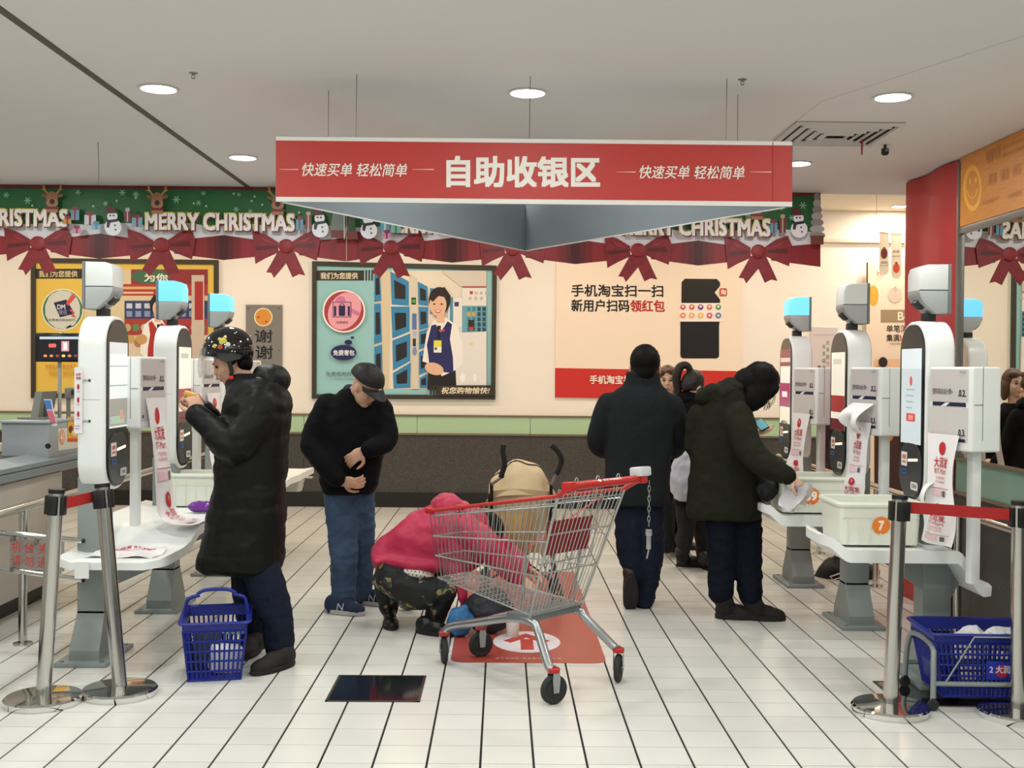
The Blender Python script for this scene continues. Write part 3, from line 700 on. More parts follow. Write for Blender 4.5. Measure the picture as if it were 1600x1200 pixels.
# string of paper pennants
pe = []
for k, (px, y0_, y1_, shape) in enumerate(((1381.5, 362, 430, 0), (1400.5, 364, 436, 1), (1421, 364, 430, 2))):
    yy_ = 11.0; wd = 16 if k == 1 else 15
    t = thing('paper_pennant', P(px, y1_, yy_), ('paper pennant with dark plum picture hanging from a string', 'paper pennant with orange fruit picture hanging from a string', 'paper pennant with red pepper picture hanging by the red column')[k], 'pennant', 'paper pennants on a string')
    pts = [(px-wd/2, y0_), (px+wd/2, y0_), (px+wd/2, y1_-8), (px+wd/3, y1_-2), (px, y1_), (px-wd/3, y1_-2), (px-wd/2, y1_-8)]
    px_poly(pts, yy_, M('pennant_paper', 'F0E2CC', 0.6), 'sheet', t, 0.002)
    A = wall_art(yy_); c = ('6E2A2E', 'D8552E', 'C8402E')[k]; cy = (396, 419, 400)[k]
    A.oval(px, cy, 5.2, 8.5 if k != 1 else 7.5, c, 20); A.oval(px, cy-8, 2, 2, '6A5A30', 10); A.text(('西梅', '鲜橙', '辣椒')[k], px-5, cy+12 if k != 1 else cy-28, px+5, cy+16 if k != 1 else cy-24, '5A4438')
    A.text(('PLUM', 'FRESH FRUIT', 'PEPPER')[k], px-6, cy+18 if k != 1 else cy-20, px+6, cy+20 if k != 1 else cy-17, '7A6A5A')
    A.build('print', t)
s0, s1 = P(1369, 360, 11.0), P(1436, 366, 11.0)
tag(B().tube([V((s0.x, 11.002, ZR)), s0, P(1381, 364, 11.001), P(1400, 366, 11.001), P(1421, 366, 11.001), s1, V((s1.x, 11.002, ZR))], 0.003, 5).build('pennant_string', M('twine', 'D8C8B0', 0.8)), 'thin string carrying the paper pennants near the red column', 'string')

# ================================================================ ceiling fittings
def on_ceil(px, py): return G(px, py, ZC)
c0 = [on_ceil(a, b_) for a, b_ in ((1213, 221), (1240, 193), (1403, 196), (1368, 226))]
vc = (on_ceil(1305, 208)); ve = thing('air_vent', (vc.x, vc.y, ZC), 'square louvred air vent in the ceiling above the right kiosks', 'vent')
hs = 0.28
for k in range(5):
    s_ = hs-0.05*k; th = 0.026
    pr = [(s_, -0.004-0.004*k), (s_-0.012, -0.016-0.004*k)]
    for sx, sy, lx, ly in ((0, -1, s_, th), (0, 1, s_, th), (-1, 0, th, s_), (1, 0, th, s_)):
        B().box((vc.x+sx*(s_-th/2), vc.y+sy*(s_-th/2), ZC-0.008-0.002*k), (2*lx if sx == 0 else th, th if sx == 0 else 2*(ly-th), 0.012), ((sy*0.5) if sx == 0 else 0, (-sx*0.5) if sx else 0, 0)).build('louvre', M('vent_paint', 'C4C2BC', 0.5), ve, smooth=0)
B().box((vc.x, vc.y, ZC-0.002), (2*hs-0.02, 2*hs-0.02, 0.004)).build('duct_back', M('duct_dark', '2C2A28', 0.9), ve, smooth=0)
def sprinkler(px, py, label):
    p = on_ceil(px, py); t = thing('sprinkler', p, label, 'sprinkler', 'ceiling sprinkler heads')
    B().lathe(p, [(0.02, 0), (0.019, -0.002), (0.007, -0.005), (0.006, -0.01)], 16).build('escutcheon', M('sprinkler_metal', '8A8780', 0.4, 0.7), t)
    B().tube([p+V((0.006, 0, -0.009)), p+V((0.007, 0, -0.018)), p+V((0.002, 0, -0.023))], 0.0016, 5).tube([p+V((-0.006, 0, -0.009)), p+V((-0.007, 0, -0.018)), p+V((-0.002, 0, -0.023))], 0.0016, 5).build('yoke', M('sprinkler_metal'), t)
    B().lathe(p, [(0.001, -0.022), (0.008, -0.023), (0.008, -0.025), (0.001, -0.025)], 12).build('deflector', M('sprinkler_metal'), t)
sprinkler(1160, 124, 'small sprinkler head in the ceiling right of the sign wires')
sprinkler(302, 114, 'small sprinkler head in the ceiling near the left downlight')
p = on_ceil(1383, 226); t = thing('ceiling_sensor', p, 'small black sensor hanging under the ceiling right of the vent', 'sensor')
B().cyl(p, p-V((0, 0, 0.02)), 0.008, 10).build('stem', BLACKP, t); B().lathe(p, [(0.01, -0.02), (0.02, -0.022), (0.022, -0.05), (0.012, -0.06)], 16).build('housing', BLACKP, t); B().cyl(p+V((0, -0.021, -0.035)), p+V((0, -0.026, -0.035)), 0.009, 12).build('eye', M('lens_glass', '707880', 0.1), t)
p = on_ceil(1347, 213); B().cyl(p, p-V((0, 0, 0.10)), 0.006, 6, 0.004).build('ribbon_tag', M('red_cloth', '9A2430', 0.7))
o = bpy.data.objects['ribbon_tag']; o.name = 'hanging_ribbon'; tag(o, 'short red ribbon dangling from the air vent edge', 'ribbon')
# ================================================================ self checkout stations (front = local +X)
KW, KZ0, KZ1, KT = 0.36, 0.86, 1.755, 0.14
def station(loc, rz, lit, label, display, side):
    """side = +1: left row (table runs away along +Y), -1: right row (table reaches towards the aisle)"""
    X0, Y0 = loc
    t = thing('checkout_station', (0, 0, 0), label, 'self checkout', 'self checkout stations')
    B().box((0, 0, 0.011), (0.26, 0.42, 0.022), None, 0.004).build('base_plate', GREYMET, t)
    b = B()
    lo = [(-0.075, -0.15), (0.075, -0.15), (0.075, 0.15), (-0.075, 0.15)]; hi = [(-0.07, -0.06), (0.07, -0.06), (0.07, 0.06), (-0.07, 0.06)]
    r = [[b.bm.verts.new((x, y, z)) for x, y in q_] for q_, z in ((lo, 0.02), (lo, 0.07), (hi, 0.24), (hi, 0.25))]
    b.skin(r); b.build('foot_gusset', GREYMET, t, smooth=0)
    B().box((0, 0, 0.585), (0.14, 0.12, 0.70), None, 0.004).build('post', GREYMET, t)
    for sx in (-1, 1):
        for sy in (-1, 1): B().lathe((sx*0.1, sy*0.18, 0.022), [(0.012, 0), (0.012, 0.006), (0.001, 0.007)], 8).build('bolt', ZINC, t)
    # kiosk body
    yc, zc = 0.07*side, (KZ0+KZ1)/2
    out = rrect(KW, KZ1-KZ0, 0.15, 9)
    body = B().prism([(0.085, yc+a, zc+c) for a, c in out], (-KT, 0, 0), 0.018, 3).build('kiosk_body', WHITEP, t)
    B().prism([(0.084, yc+a, zc+c) for a, c in rrect(KW-0.035, KZ1-KZ0-0.035, 0.135, 9)], (0.006, 0, 0), 0.002, 1).build('screen_bezel', M('bezel_black', '15161A', 0.18), body)
    B().prism([(0.0895, yc+a, zc-0.285+c) for a, c in rrect(KW-0.06, 0.26, 0.11, 8)], (0.004, 0, 0), 0.001, 1).build('lower_fascia', M('fascia_dark', '3A3C40', 0.3), body)
    fx = 0.091
    A = Art(lambda a, c: V((fx, yc+a, c)), (1, 0, 0))
    # a: along local +Y, c: height; drawn as seen from the front (left is -a ... )
    w2 = KW/2-0.045
    if display == 'scan':
        A.rect(-w2, 1.62, w2, 1.18, 'D9DEDC'); A.rect(-w2, 1.62, w2, 1.56, 'C8CCCE'); A.rect(-w2, 1.50, w2, 1.495, '8A9094'); A.rect(-w2, 1.40, w2, 1.395, '8A9094'); A.rect(-w2, 1.33, w2, 1.19, '8E8A82'); A.rect(-w2*0.9, 1.24, w2*0.6, 1.20, '9DB09C'); A.rect(0.02, 1.27, 0.07, 1.22, 'C08A70')
    elif display == 'promo':
        A.rect(-w2, 1.66, w2, 1.13, 'E6DFD4'); A.rect(-w2, 1.66, w2, 1.54, '7A2230'); A.rect(-w2, 1.60, w2, 1.57, 'C8B8B4'); A.rect(-w2, 1.42, w2, 1.25, '8C3A62'); A.rect(-w2*0.6, 1.36, w2*0.5, 1.32, 'E8D8DC'); A.rect(-w2, 1.24, w2, 1.13, 'D8D4C0')
    elif display == 'pay':
        A.rect(-w2, 1.62, w2, 1.15, 'B8C2C6'); A.rect(-w2, 1.62, w2, 1.52, 'C8D2D6'); A.rect(-0.06, 1.30, 0.06, 1.26, 'B84A42'); A.text('支付', -0.03, 1.292, 0.03, 1.268, 'F0D8D0'); A.oval(0, 1.46, 0.018, 0.024, 'B85A4E')
        for k in range(4): A.rect(-0.06, 1.42-0.03*k, 0.05-0.01*k, 1.415-0.03*k, '8A9498')
    else:
        A.rect(-w2, 1.62, w2, 1.15, 'DDD8C8'); A.rect(-w2, 1.36, w2, 1.26, '8E2A2C'); A.rect(-w2, 1.22, w2, 1.15, '5E1F2A'); A.rect(-w2*0.7, 1.58, w2*0.5, 1.55, 'B8B4A4')
    A.build('display', body, print_mat('screen_glow', 0.2, 0.55))
    A = Art(lambda a, c: V((0.0935, yc+a, c)), (1, 0, 0))
    A.rect(-0.115, 1.105, -0.035, 1.035, 'EDE4DE'); A.rect(-0.10, 1.09, -0.05, 1.07, 'C87A74'); A.rect(-0.10, 1.06, -0.05, 1.05, 'C87A74')
    A.rect(-0.11, 1.02, -0.04, 0.995, '2F62A8'); A.rect(-0.10, 1.012, -0.05, 1.004, '14181E')
    A.rr(0.02, 0.925, 0.115, 0.965, 0.012, 'E4E4E2'); A.text('扫码枪', 0.035, 0.956, 0.10, 0.934, '3A3A3C', 0.01)
    A.build('sticker', body)
    B().prism([(0.092, yc-0.02, 1.06), (0.092, yc+0.10, 1.07), (0.092, yc+0.10, 1.082), (0.092, yc-0.02, 1.072)], (0.004, 0, 0)).build('scanner_light', M('reader_glow', 'FFE9B0', 0.4, emit='FFE2A0', es=2.2), body, smooth=0)
    for sy in (-1, 1):
        A = Art(lambda a, c, s_=sy: V((a, yc+s_*KW/2, c)), (0, sy, 0)); A.rect(-0.03, 1.33, 0.06, 1.327, 'B8BCBA'); A.build('panel_seam', body)
    # signal head
    HW = 0.085
    side_pts = [(-0.055, 1.905), (0.088, 1.905), (0.088, 1.985), (0.078, 2.018), (0.045, 2.03), (-0.055, 2.032)]
    low_pts = [(-0.055, 1.79), (0.005, 1.79), (0.07, 1.845), (0.088, 1.88), (0.088, 1.904), (-0.055, 1.904)]
    dm = M('diffuser_blue', '24384C', 0.3, emit='6CC4FF', es=1.4) if lit else M('diffuser_white', 'DDE1DE', 0.25)
    hd = B().prism([(x, yc-HW, z) for x, z in low_pts], (0, 2*HW, 0), 0.012, 2).build('signal_head', M('head_grey', 'A9ADAC', 0.35), t)
    B().prism([(x, yc-HW, z) for x, z in side_pts], (0, 2*HW, 0), 0.012, 2).build('light_cover', dm, hd)
    B().box((-0.062, yc, 1.911), (0.014, 2*HW, 0.243), None, 0.003).build('back_strip', M('strip_grey', '777B7A', 0.5), hd)
    B().box((0.012, yc, 1.772), (0.06, 0.05, 0.046), None, 0.005).build('neck', M('neck_dark', '2B2B2B', 0.5), hd)
    B().box((0.062, yc, 1.838), (0.05, 0.07, 0.03), (0, -0.75, 0), 0.006).build('camera_window', M('neck_dark'), hd)
    # bag dispenser on a white post
    return t
def dispenser(t, c, rz, z0, zpost0, pdx=0.0):
    """c: centre (x,y) of the box, rz: heading of its front"""
    R = Matrix.Rotation(rz, 4, 'Z'); n = (R @ V((1, 0, 0))).to_3d(); s = (R @ V((0, 1, 0))).to_3d(); C0 = V((c[0], c[1], 0))
    wd, dp, h = 0.32, 0.15, 0.385
    pp = C0-n*0.02+s*pdx
    B().box((pp.x, pp.y, (zpost0+z0)/2), (0.045, 0.045, z0-zpost0), (0, 0, rz), 0.004).build('dispenser_post', WHITEP, t)
    bx = B().box((C0.x, C0.y, z0+h/2), (dp, wd, h), (0, 0, rz), 0.012, 3).build('bag_dispenser', WHITEP, t)
    f = C0+n*(dp/2)
    A = Art(lambda a, c_: f+s*a+V((0, 0, z0+h-c_)), n)
    for yy_ in (0.0,):
        A.rect(-wd/2+0.012, 0.012, wd/2-0.03, 0.16, 'C9C4C2'); A.rect(-wd/2+0.012, 0.185, wd/2-0.03, 0.345, 'CDC8C6')
        A.rect(-wd/2+0.03, 0.163, wd/2-0.045, 0.182, '1B2240'); A.poly([(-0.07, 0.183), (-0.03, 0.165), (0.0, 0.165), (-0.03, 0.183)], 'E8E8EA')
        A.text('塑料袋自动计费+', -wd/2+0.03, 0.10, 0.02, 0.128, '6A6462', 0.01); A.text('.0.2.', 0.06, 0.105, 0.115, 0.135, '2A2828', 0.03); A.text('.0.3.', 0.06, 0.285, 0.115, 0.315, '2A2828', 0.03)
        A.rect(0.05, 0.328, 0.115, 0.342, '1B2240'); A.rect(0.07, 0.02, 0.11, 0.028, 'A8A4A2'); A.oval(-wd/2+0.03, 0.32, 0.008, 0.010, '2A2828', 12)
    A.build('front_panel', bx)
    for sy in (-1, 1):
        e = C0+s*(sy*wd/2)
        A = Art(lambda a, c_, e_=e: e_+n*a+V((0, 0, z0+h-c_)), s*sy); A.rect(0.02, 0.0, 0.0225, h*0.86, '3A3C3C'); A.rect(0.02, 0.17, dp/2-0.01, 0.173, '3A3C3C'); A.build('door_gap', bx)
    return f, n, s
def flow_bag(name, top, s, n, wd, path, label, seed, lower=True):
    """film bags hanging from a dispenser; path: list of (outward, z) from top to bottom"""
    pts = smooth_path([V((o_, 0, z_)) for o_, z_ in path], 5); k = len(pts)-1
    def fn(u, v):
        x = v*k; i = min(int(x), k-1); q_ = pts[i].lerp(pts[i+1], x-i)
        a = (u-0.5)*wd*(1-0.25*math.sin(PI*min(v*1.6, 1)))
        rp = 0.010*math.sin(7*u+5*v+seed)*(0.3+v)
        rp += 0.014*v*noise.noise(V((u*1.6, v*4, seed)))
        return top+s*(a+0.03*math.sin(3*v+seed)*v)+n*(q_.x+rp+0.012)+V((0, 0, q_.z-top.z+0.008))
    t = tag(B().grid(fn, 24, 44, 0.0016).build(name, M('bag_film', 'E9E6E6', 0.35, spec=0.4)), label, 'plastic bag', 'printed plastic bags hanging from dispensers')
    def nr(u, v):
        e = 0.004; q_ = (fn(min(u+e, 1), v)-fn(max(u-e, 0), v)).cross(fn(u, min(v+e, 1))-fn(u, max(v-e, 0)))
        if q_.length < 1e-12: return n
        q_.normalize(); return q_ if q_.dot(n+V((0, 0, 0.4))) > 0 else -q_
    A = Art(lambda a, c_: fn(min(max(a, 0), 1), min(max(c_, 0), 1)), nr, lift=0.0035)
    R_ = 'B82A30'
    def mark(v0, sc=1.0):
        A.oval(0.5, v0+0.045*sc, 0.11, 0.05*sc, R_, 24); A.poly([(0.49, v0+0.01*sc), (0.53, v0+0.03*sc), (0.515, v0+0.055*sc)], 'F2F0EE')
        A.text('大润发', 0.24, v0+0.11*sc, 0.76, v0+0.19*sc, R_, 0.02); A.text('RT-Mart', 0.26, v0+0.20*sc, 0.74, v0+0.24*sc, R_, 0.015)
        A.text('环保购物袋', 0.3, v0+0.26*sc, 0.7, v0+0.285*sc, 'C8606A'); A.text('欢迎重复使用', 0.28, v0+0.295*sc, 0.7, v0+0.315*sc, 'C8606A')
        A.rect(0.12, v0+0.355*sc, 0.88, v0+0.36*sc, 'C04850', 4); A.rect(0.2, v0+0.375*sc, 0.58, v0+0.43*sc, 'E4BEC4', 4); A.rect(0.66, v0+0.375*sc, 0.76, v0+0.43*sc, '5A5456', 2)
    mark(0.06, 0.95)
    if lower: mark(0.54, 0.95)
    A.build('print', t)
    return t

# ---------------- left row
def left_table(t):
    # profile in (y, z), near end low, ramp, level part
    prof = [(-0.33, 0.545), (-0.32, 0.552), (0.05, 0.548), (0.12, 0.556), (0.30, 0.628), (0.40, 0.64), (1.32, 0.64)]
    def outline(th): return prof+[(y, z-th) for y, z in reversed(prof)]
    pts = smooth_path([V((0, y, z)) for y, z in prof], 4)
    up = [(p_.y, p_.z) for p_ in pts]; dn = [(p_.y, p_.z-0.032) for p_ in reversed(pts)]
    def xl(y): return -0.09 if y < 0.25 else -0.16
    def xr(y): return 0.44 if y < 0.1 else (0.44+0.05*min((y-0.1)/0.5, 1))
    b = B(); ny = 40; nx = 8
    ys_ = [-0.33+1.65*i/ny for i in range(ny+1)]
    def zz(y):
        for (a, za), (c, zc_) in zip(prof[:-1], prof[1:]):
            if a <= y <= c+1e-6:
                f = (y-a)/(c-a); f = f*f*(3-2*f); return za+(zc_-za)*f
        return prof[-1][1]
    top = []; bot = []
    for y in ys_:
        dn_ = min((y+0.33)/0.12, 1); cut = 0.09*(1-math.sqrt(max(0, 1-(1-dn_)**2)))
        ta = []; ba = []
        for i in range(nx+1):
            x = (xl(y)+cut)+(xr(y)-cut-xl(y)-cut)*i/nx
            lip = 0.022*max(0, 1-min(abs(x-xl(y)), abs(x-xr(y)))/0.03)
            ta.append(b.bm.verts.new((x, y, zz(y)+lip*0.6))); ba.append(b.bm.verts.new((x, y, zz(y)-0.036)))
        top.append(ta); bot.append(ba)
    for j in range(ny):
        for i in range(nx):
            b.bm.faces.new((top[j][i], top[j][i+1], top[j+1][i+1], top[j+1][i])); b.bm.faces.new((bot[j][i], bot[j+1][i], bot[j+1][i+1], bot[j][i+1]))
        b.bm.faces.new((top[j+1][0], bot[j+1][0], bot[j][0], top[j][0])); b.bm.faces.new((top[j][nx], bot[j][nx], bot[j+1][nx], top[j+1][nx]))
    for j, s_ in ((0, 1), (ny, -1)):
        for i in range(nx):
            f = (top[j][i], bot[j][i], bot[j][i+1], top[j][i+1]); b.bm.faces.new(f if s_ > 0 else tuple(reversed(f)))
    b.build('packing_table', WHITEP, t, smooth=50)
    B().prism([(0.07, -0.03, 0.51), (0.34, -0.03, 0.51), (0.34, -0.03, 0.48), (0.07, -0.03, 0.36)], (0, 0.06, 0)).build('bracket', GREYMET, t, smooth=0)
    B().prism([(0.02, 0.06, 0.52), (0.02, 0.3, 0.56), (0.02, 1.2, 0.60), (0.02, 1.2, 0.56), (0.02, 0.06, 0.40)], (0.06, 0, 0)).build('bracket', GREYMET, t, smooth=0)
LX, LY, LS = -2.08, 5.76, 1.22
labs_L = ['left kiosk station nearest the camera, signal head unlit', 'second kiosk station of left row, blue signal head above the red vest picture', 'third kiosk station of left row, blue signal head beside the thank-you plaque']
disp_frames = []
for k in range(3):
    t = station((0, 0), 0, k > 0, labs_L[k], ('scan', 'scan2', 'promo')[k], 1)
    left_table(t)
    fr = dispenser(t, (0.115, 0.36), -0.16, 1.165, 0.60, -0.02)
    t.location = (LX, LY+LS*k, 0)
    disp_frames.append((fr[0]+V((LX, LY+LS*k, 0)), fr[1], fr[2]))
    # information card held off the kiosk side by clear standoffs
    if k == 0:
        cx = LX-0.135
        ic = thing('info_card', (cx, LY-0.13, 1.1), 'white information card with red round pictures on the left kiosk side', 'notice')
        p0, p1 = P(116.5, 574, LY-0.12), P(128.5, 677, LY-0.12)
        B().box2((p0.x, LY-0.122, p1.z), (p1.x, LY-0.118, p0.z)).build('card', M('card_white', 'E2DFE2', 0.4), ic, smooth=0)
        A = wall_art(LY-0.122); A.text('自助', 119, 583, 126.5, 587, 'B03038', 0.02); A.text('收银', 119, 588.5, 126.5, 593, 'B03038', 0.02)
        for yy_ in (604.5, 625, 647): A.oval(122.4, yy_, 1.9, 4.6, 'B03038', 16); A.rect(120, yy_+7, 125, yy_+7.8, '70686C')
        A.rect(118, 665, 125.5, 666, '70686C'); A.rect(118, 669, 124, 670, '70686C'); A.build('print', ic)
        for yy_ in (594.5, 658):
            a = P(127, yy_, LY-0.11); c = P(141, yy_, LY-0.105)
            B().cyl(a, c, 0.007, 10).build('standoff', M('clear_acrylic', 'DCE4E8', 0.1, trans=0.6), ic); B().cyl(c-V((0.006, 0, 0)), c+V((0.004, 0, 0)), 0.009, 10).build('standoff_cap', M('cap_dark', '2A2C48', 0.3), ic)
f, n, s = disp_frames[0]
flow_bag('plastic_bag', V((f.x, f.y, 1.32)), s, n, 0.24, [(0.0, 1.32), (0.012, 1.16), (0.03, 1.0), (0.05, 0.84), (0.08, 0.70), (0.16, 0.655), (0.28, 0.652)], 'white printed bag hanging from left front dispenser onto the table', 1.0)
f, n, s = disp_frames[1]
flow_bag('plastic_bag', V((f.x, f.y, 1.32)), s, n, 0.22, [(0.0, 1.32), (0.012, 1.16), (0.03, 1.0), (0.05, 0.84), (0.08, 0.72)], 'white printed bag hanging behind the man in the helmet', 2.3, False)

# ---------------- right row
def right_table(t):
    """authored in local axes of a station turned by 180 degrees: local +X is towards the aisle, local +Y towards the camera"""
    sm = lambda f: (lambda g: g*g*(3-2*g))(max(0.0, min(1.0, f)))
    def zt(x):
        return 0.668+0.055*sm((x-0.49)/0.085)-0.15*sm((-0.01-x)/0.14)
    def zb(x):
        return zt(x)-0.055-0.012*sm((-0.01-x)/0.05)*sm((x+0.17)/0.05)+0.012*sm((x-0.53)/0.06)
    b = B(); nx, ny = 44, 16; T = []; U = []
    for i in range(nx+1):
        x = -0.17+0.765*i/nx
        e = max(0.0, (x-0.445)/0.15); hw = 0.26-0.13*(1-math.sqrt(max(0.0, 1-min(e, 1.0)**2)))
        ta = []; ba = []
        for j in range(ny+1):
            v = -1+2*j/ny; y = 0.02+hw*v; lip = 0.016*sm((abs(v)-0.86)/0.10)*(1-sm((-x)/0.08)); inw = 0.92 if abs(v) == 1 else 1.0
            ta.append(b.bm.verts.new((x, y, zt(x)+lip-(0.010 if abs(v) == 1 else 0)))); ba.append(b.bm.verts.new((x, 0.02+hw*v*0.97, zb(x))))
        T.append(ta); U.append(ba)
    f = b.bm.faces.new
    for i in range(nx):
        for j in range(ny):
            f((T[i][j], T[i+1][j], T[i+1][j+1], T[i][j+1])); f((U[i][j], U[i][j+1], U[i+1][j+1], U[i+1][j]))
        f((T[i][0], U[i][0], U[i+1][0], T[i+1][0])); f((T[i][ny], T[i+1][ny], U[i+1][ny], U[i][ny]))
    for j in range(ny):
        f((T[0][j], T[0][j+1], U[0][j+1], U[0][j])); f((T[nx][j], U[nx][j], U[nx][j+1], T[nx][j+1]))
    b.build('packing_table', WHITEP, t, smooth=50)
    B().prism([(-0.12, 0.0, 0.50), (-0.07, 0.0, 0.61), (0.36, 0.0, 0.615), (0.28, 0.0, 0.595), (0.07, 0.0, 0.45), (-0.07, 0.0, 0.40)], (0, 0.05, 0)).build('bracket', GREYMET, t, smooth=0)
RX, RY = 2.12, (5.46, 6.67, 7.93)
labs_R = ['right kiosk station nearest the camera with tallest unlit signal head', 'middle kiosk station of the right row with unlit grey signal head', 'farthest kiosk station of the right row with lit blue signal head']
dr = []
for k in range(3):
    t = station((0, 0), PI, k == 2, labs_R[k], ('pay', 'other', 'promo')[k], -1)
    right_table(t)
    fr = dispenser(t, (-0.02, 0.30), 0.24, 1.145, 0.535, 0.05)
    t.rotation_euler.z = PI; t.location = (RX, RY[k], 0)
    R = Matrix.Rotation(PI, 4, 'Z'); o_ = V((RX, RY[k], 0))
    dr.append(((R @ fr[0])+o_, R.to_3x3() @ fr[1], R.to_3x3() @ fr[2]))
for k, lab in enumerate(('white printed bag hanging from nearest right dispenser beside bin seven', 'white printed bag hanging from middle right dispenser behind bin seven', 'white printed bag hanging from farthest right dispenser behind bin fifty-nine')):
    f, n, s = dr[k]
    flow_bag('plastic_bag', V((f.x, f.y, 1.21))-s*0.03, s*-1 if False else s, n, 0.24, [(0.0, 1.21), (0.012, 1.08), (0.02, 0.96), (0.03, 0.86), (0.03, 0.78), (0.035, 0.70)], lab, 0.4+k*1.7)
# a bag half pulled out of the middle right dispenser
f, n, s = dr[1]
def puff(u, v):
    a = (u-0.5)*0.22; 
    return V((f.x, f.y, 0))+s*(a*(1-0.35*v))+n*(0.01+0.09*math.sin(PI*v*0.8)+0.03*math.sin(7*u+3*v)*v)+V((0, 0, 1.325-0.14*v+0.03*math.sin(5*u)*v))
tag(B().grid(puff, 14, 12, 0.0016).build('plastic_bag', M('bag_film')), 'loose white bag end puffed out of the middle right dispenser slot', 'plastic bag', 'printed plastic bags hanging from dispensers')
# curled receipt at the nearest right kiosk
def rec(u, v):
    a = v*4.2; r = 0.045
    return V((RX-0.10-0.03*v, RY[0]-0.26+0.05*u, 0.96))+V((-r*math.sin(a)*0.8, -0.01*v, -0.09*v+0.03*math.cos(a)))
tag(B().grid(rec, 3, 18, 0.0008).build('receipt', M('receipt_paper', 'E6E6E4', 0.6)), 'curled paper receipt hanging from the nearest right kiosk printer', 'receipt')

# ---------------- white bins
def bin_(x0_, x1_, y0_, y1_, z, h, label, num=None, face_y=-1):
    """ribbed open crate"""
    cx, cy = (x0_+x1_)/2, (y0_+y1_)/2; t = thing('storage_bin', (cx, cy, z), label, 'bin', 'white bins on packing tables')
    CR_ = M('bin_plastic', 'DDE0D2', 0.4, alpha=1.0); w_ = (x1_-x0_)/2; d_ = (y1_-y0_)/2
    b = B()
    def lp(f, zz_, r=0.03): return [V((cx+a, cy+c, zz_)) for a, c in rrect(2*w_*f, 2*d_*f, r, 4)]
    loops = [lp(0.955, z+0.004), lp(0.985, z+h*0.5), lp(1.0, z+h), lp(0.975, z+h), lp(0.96, z+h*0.5), lp(0.93, z+0.01)]
    rg = [[b.bm.verts.new(p_) for p_ in l] for l in loops]
    n_ = len(rg[0])
    for a, c in zip(rg[:-1], rg[1:]):
        for i in range(n_): b.bm.faces.new((a[i], a[(i+1) % n_], c[(i+1) % n_], c[i]))
    b.bm.faces.new(list(reversed(rg[0]))); b.bm.faces.new(rg[-1])
    b.build('shell', CR_, t)
    b = B(); rr_ = [V((cx+a, cy+c, z+h-0.008)) for a, c in rrect(2*w_+0.012, 2*d_+0.012, 0.035, 5)]; b.tube(rr_, 0.009, 6, close=True, flat=1.4); b.build('rim', CR_, t)
    for i in range(7):
        fx_ = -0.85+1.7*i/6
        for sy in (-1, 1): B().box((cx+fx_*w_*0.95, cy+sy*d_*0.955, z+h*0.45), (0.006, 0.012, h*0.8), (sy*-0.0, 0, 0)).build('rib', CR_, t, smooth=0)
    for sy in (-1, 1): B().box((cx, cy+sy*d_*0.985, z+h*0.66), (2*w_*0.93, 0.008, 0.006)).build('rib', CR_, t, smooth=0)
    if num:
        yf = y0_-0.004
        cen, r = num[1]; A = Art(lambda a, c: V((cx+a, yf+0.018*(1-(z+h-c-z)/h)-0.006, z+h-c)), (0, -1, 0))
        A.oval(cen, h*0.52, r, r, 'E8802C', 30); A.text(num[0], cen-r*(0.28 if len(num[0]) == 1 else 0.62), h*0.52-r*0.5, cen+r*(0.28 if len(num[0]) == 1 else 0.62), h*0.52+r*0.5, 'F6F0EA', 0.05, slope=-0.02); A.build('number_sticker', t)
    return t
a = G(1300, 838, 0.69); c = G(1441, 838, 0.69)
yb = RY[0]-0.17
bx0, bx1 = P(1313, 800, yb).x, P(1441, 800, yb).x
bin_(bx0, bx1, yb, yb+0.34, 0.676, 0.205, 'white ribbed bin with orange number seven sticker on nearest right table', ('7', (0.0, 0.043)))
yb = RY[1]-0.17
bx0, bx1 = P(1222, 780, yb).x, P(1222, 780, yb).x+0.45
bin_(bx0, bx1, yb, yb+0.34, 0.676, 0.21, 'white ribbed bin with orange number fifty-nine sticker on middle right table', ('59', (-0.055, 0.05)))
yb = 6.82
bin_(P(262, 780, yb).x, P(262, 780, yb).x+0.46, yb, yb+0.26, 0.645, 0.20, 'white ribbed bin at the far end of the nearest left table')
# clear tub under the far left table end, purple packet, price tag
tb = P(455, 757, 9.0)
b = B(); lo_ = [V((tb.x+a, tb.y+c, tb.z-0.05)) for a, c in rrect(0.16, 0.16, 0.03)]; hi_ = [V((tb.x+a, tb.y+c, tb.z+0.05)) for a, c in rrect(0.2, 0.2, 0.03)]
b.skin([[b.bm.verts.new(q_) for q_ in l] for l in (lo_, hi_)]); tub = tag(b.build('plastic_tub', M('tub_film', 'B8B6AE', 0.25)), 'small translucent tub hung under the far left table end', 'tub')
B().box((tb.x+0.02, tb.y+0.13, tb.z+0.045), (0.26, 0.06, 0.012)).build('hanger', M('tub_film'), tub)
pk = G(312, 800, 0.645)
b = B()
def pack(u, v):
    a = 2*PI*u; e = abs(2*v-1)**4; r = (0.05*(1-0.75*e), 0.028*(1-0.95*e)+0.002)
    return V((pk.x-0.07+0.17*v, pk.y+r[0]*math.cos(a)*1.0, 0.677+r[1]*math.sin(a)*1.1+0.004*noise.noise(V((u*5, v*7, 3)))))
b.grid(pack, 24, 20); bmesh.ops.remove_doubles(b.bm, verts=b.bm.verts[:], dist=1e-4)
pp_ = tag(b.build('snack_packet', M('purple_film', '6A2A86', 0.2, var=0.25, vscale=18)), 'shiny purple snack packet on the left packing table', 'packet')
pt = G(127, 892, 0.53)
tg = B(); q0, q1 = P(117, 878, LY-0.345), P(139, 904, LY-0.345)
tag(tg.box2((q0.x, LY-0.348, q1.z), (q1.x, LY-0.345, q0.z)).build('paper_tag', M('receipt_paper')), 'blank white paper tag taped to the near edge of left table', 'tag')
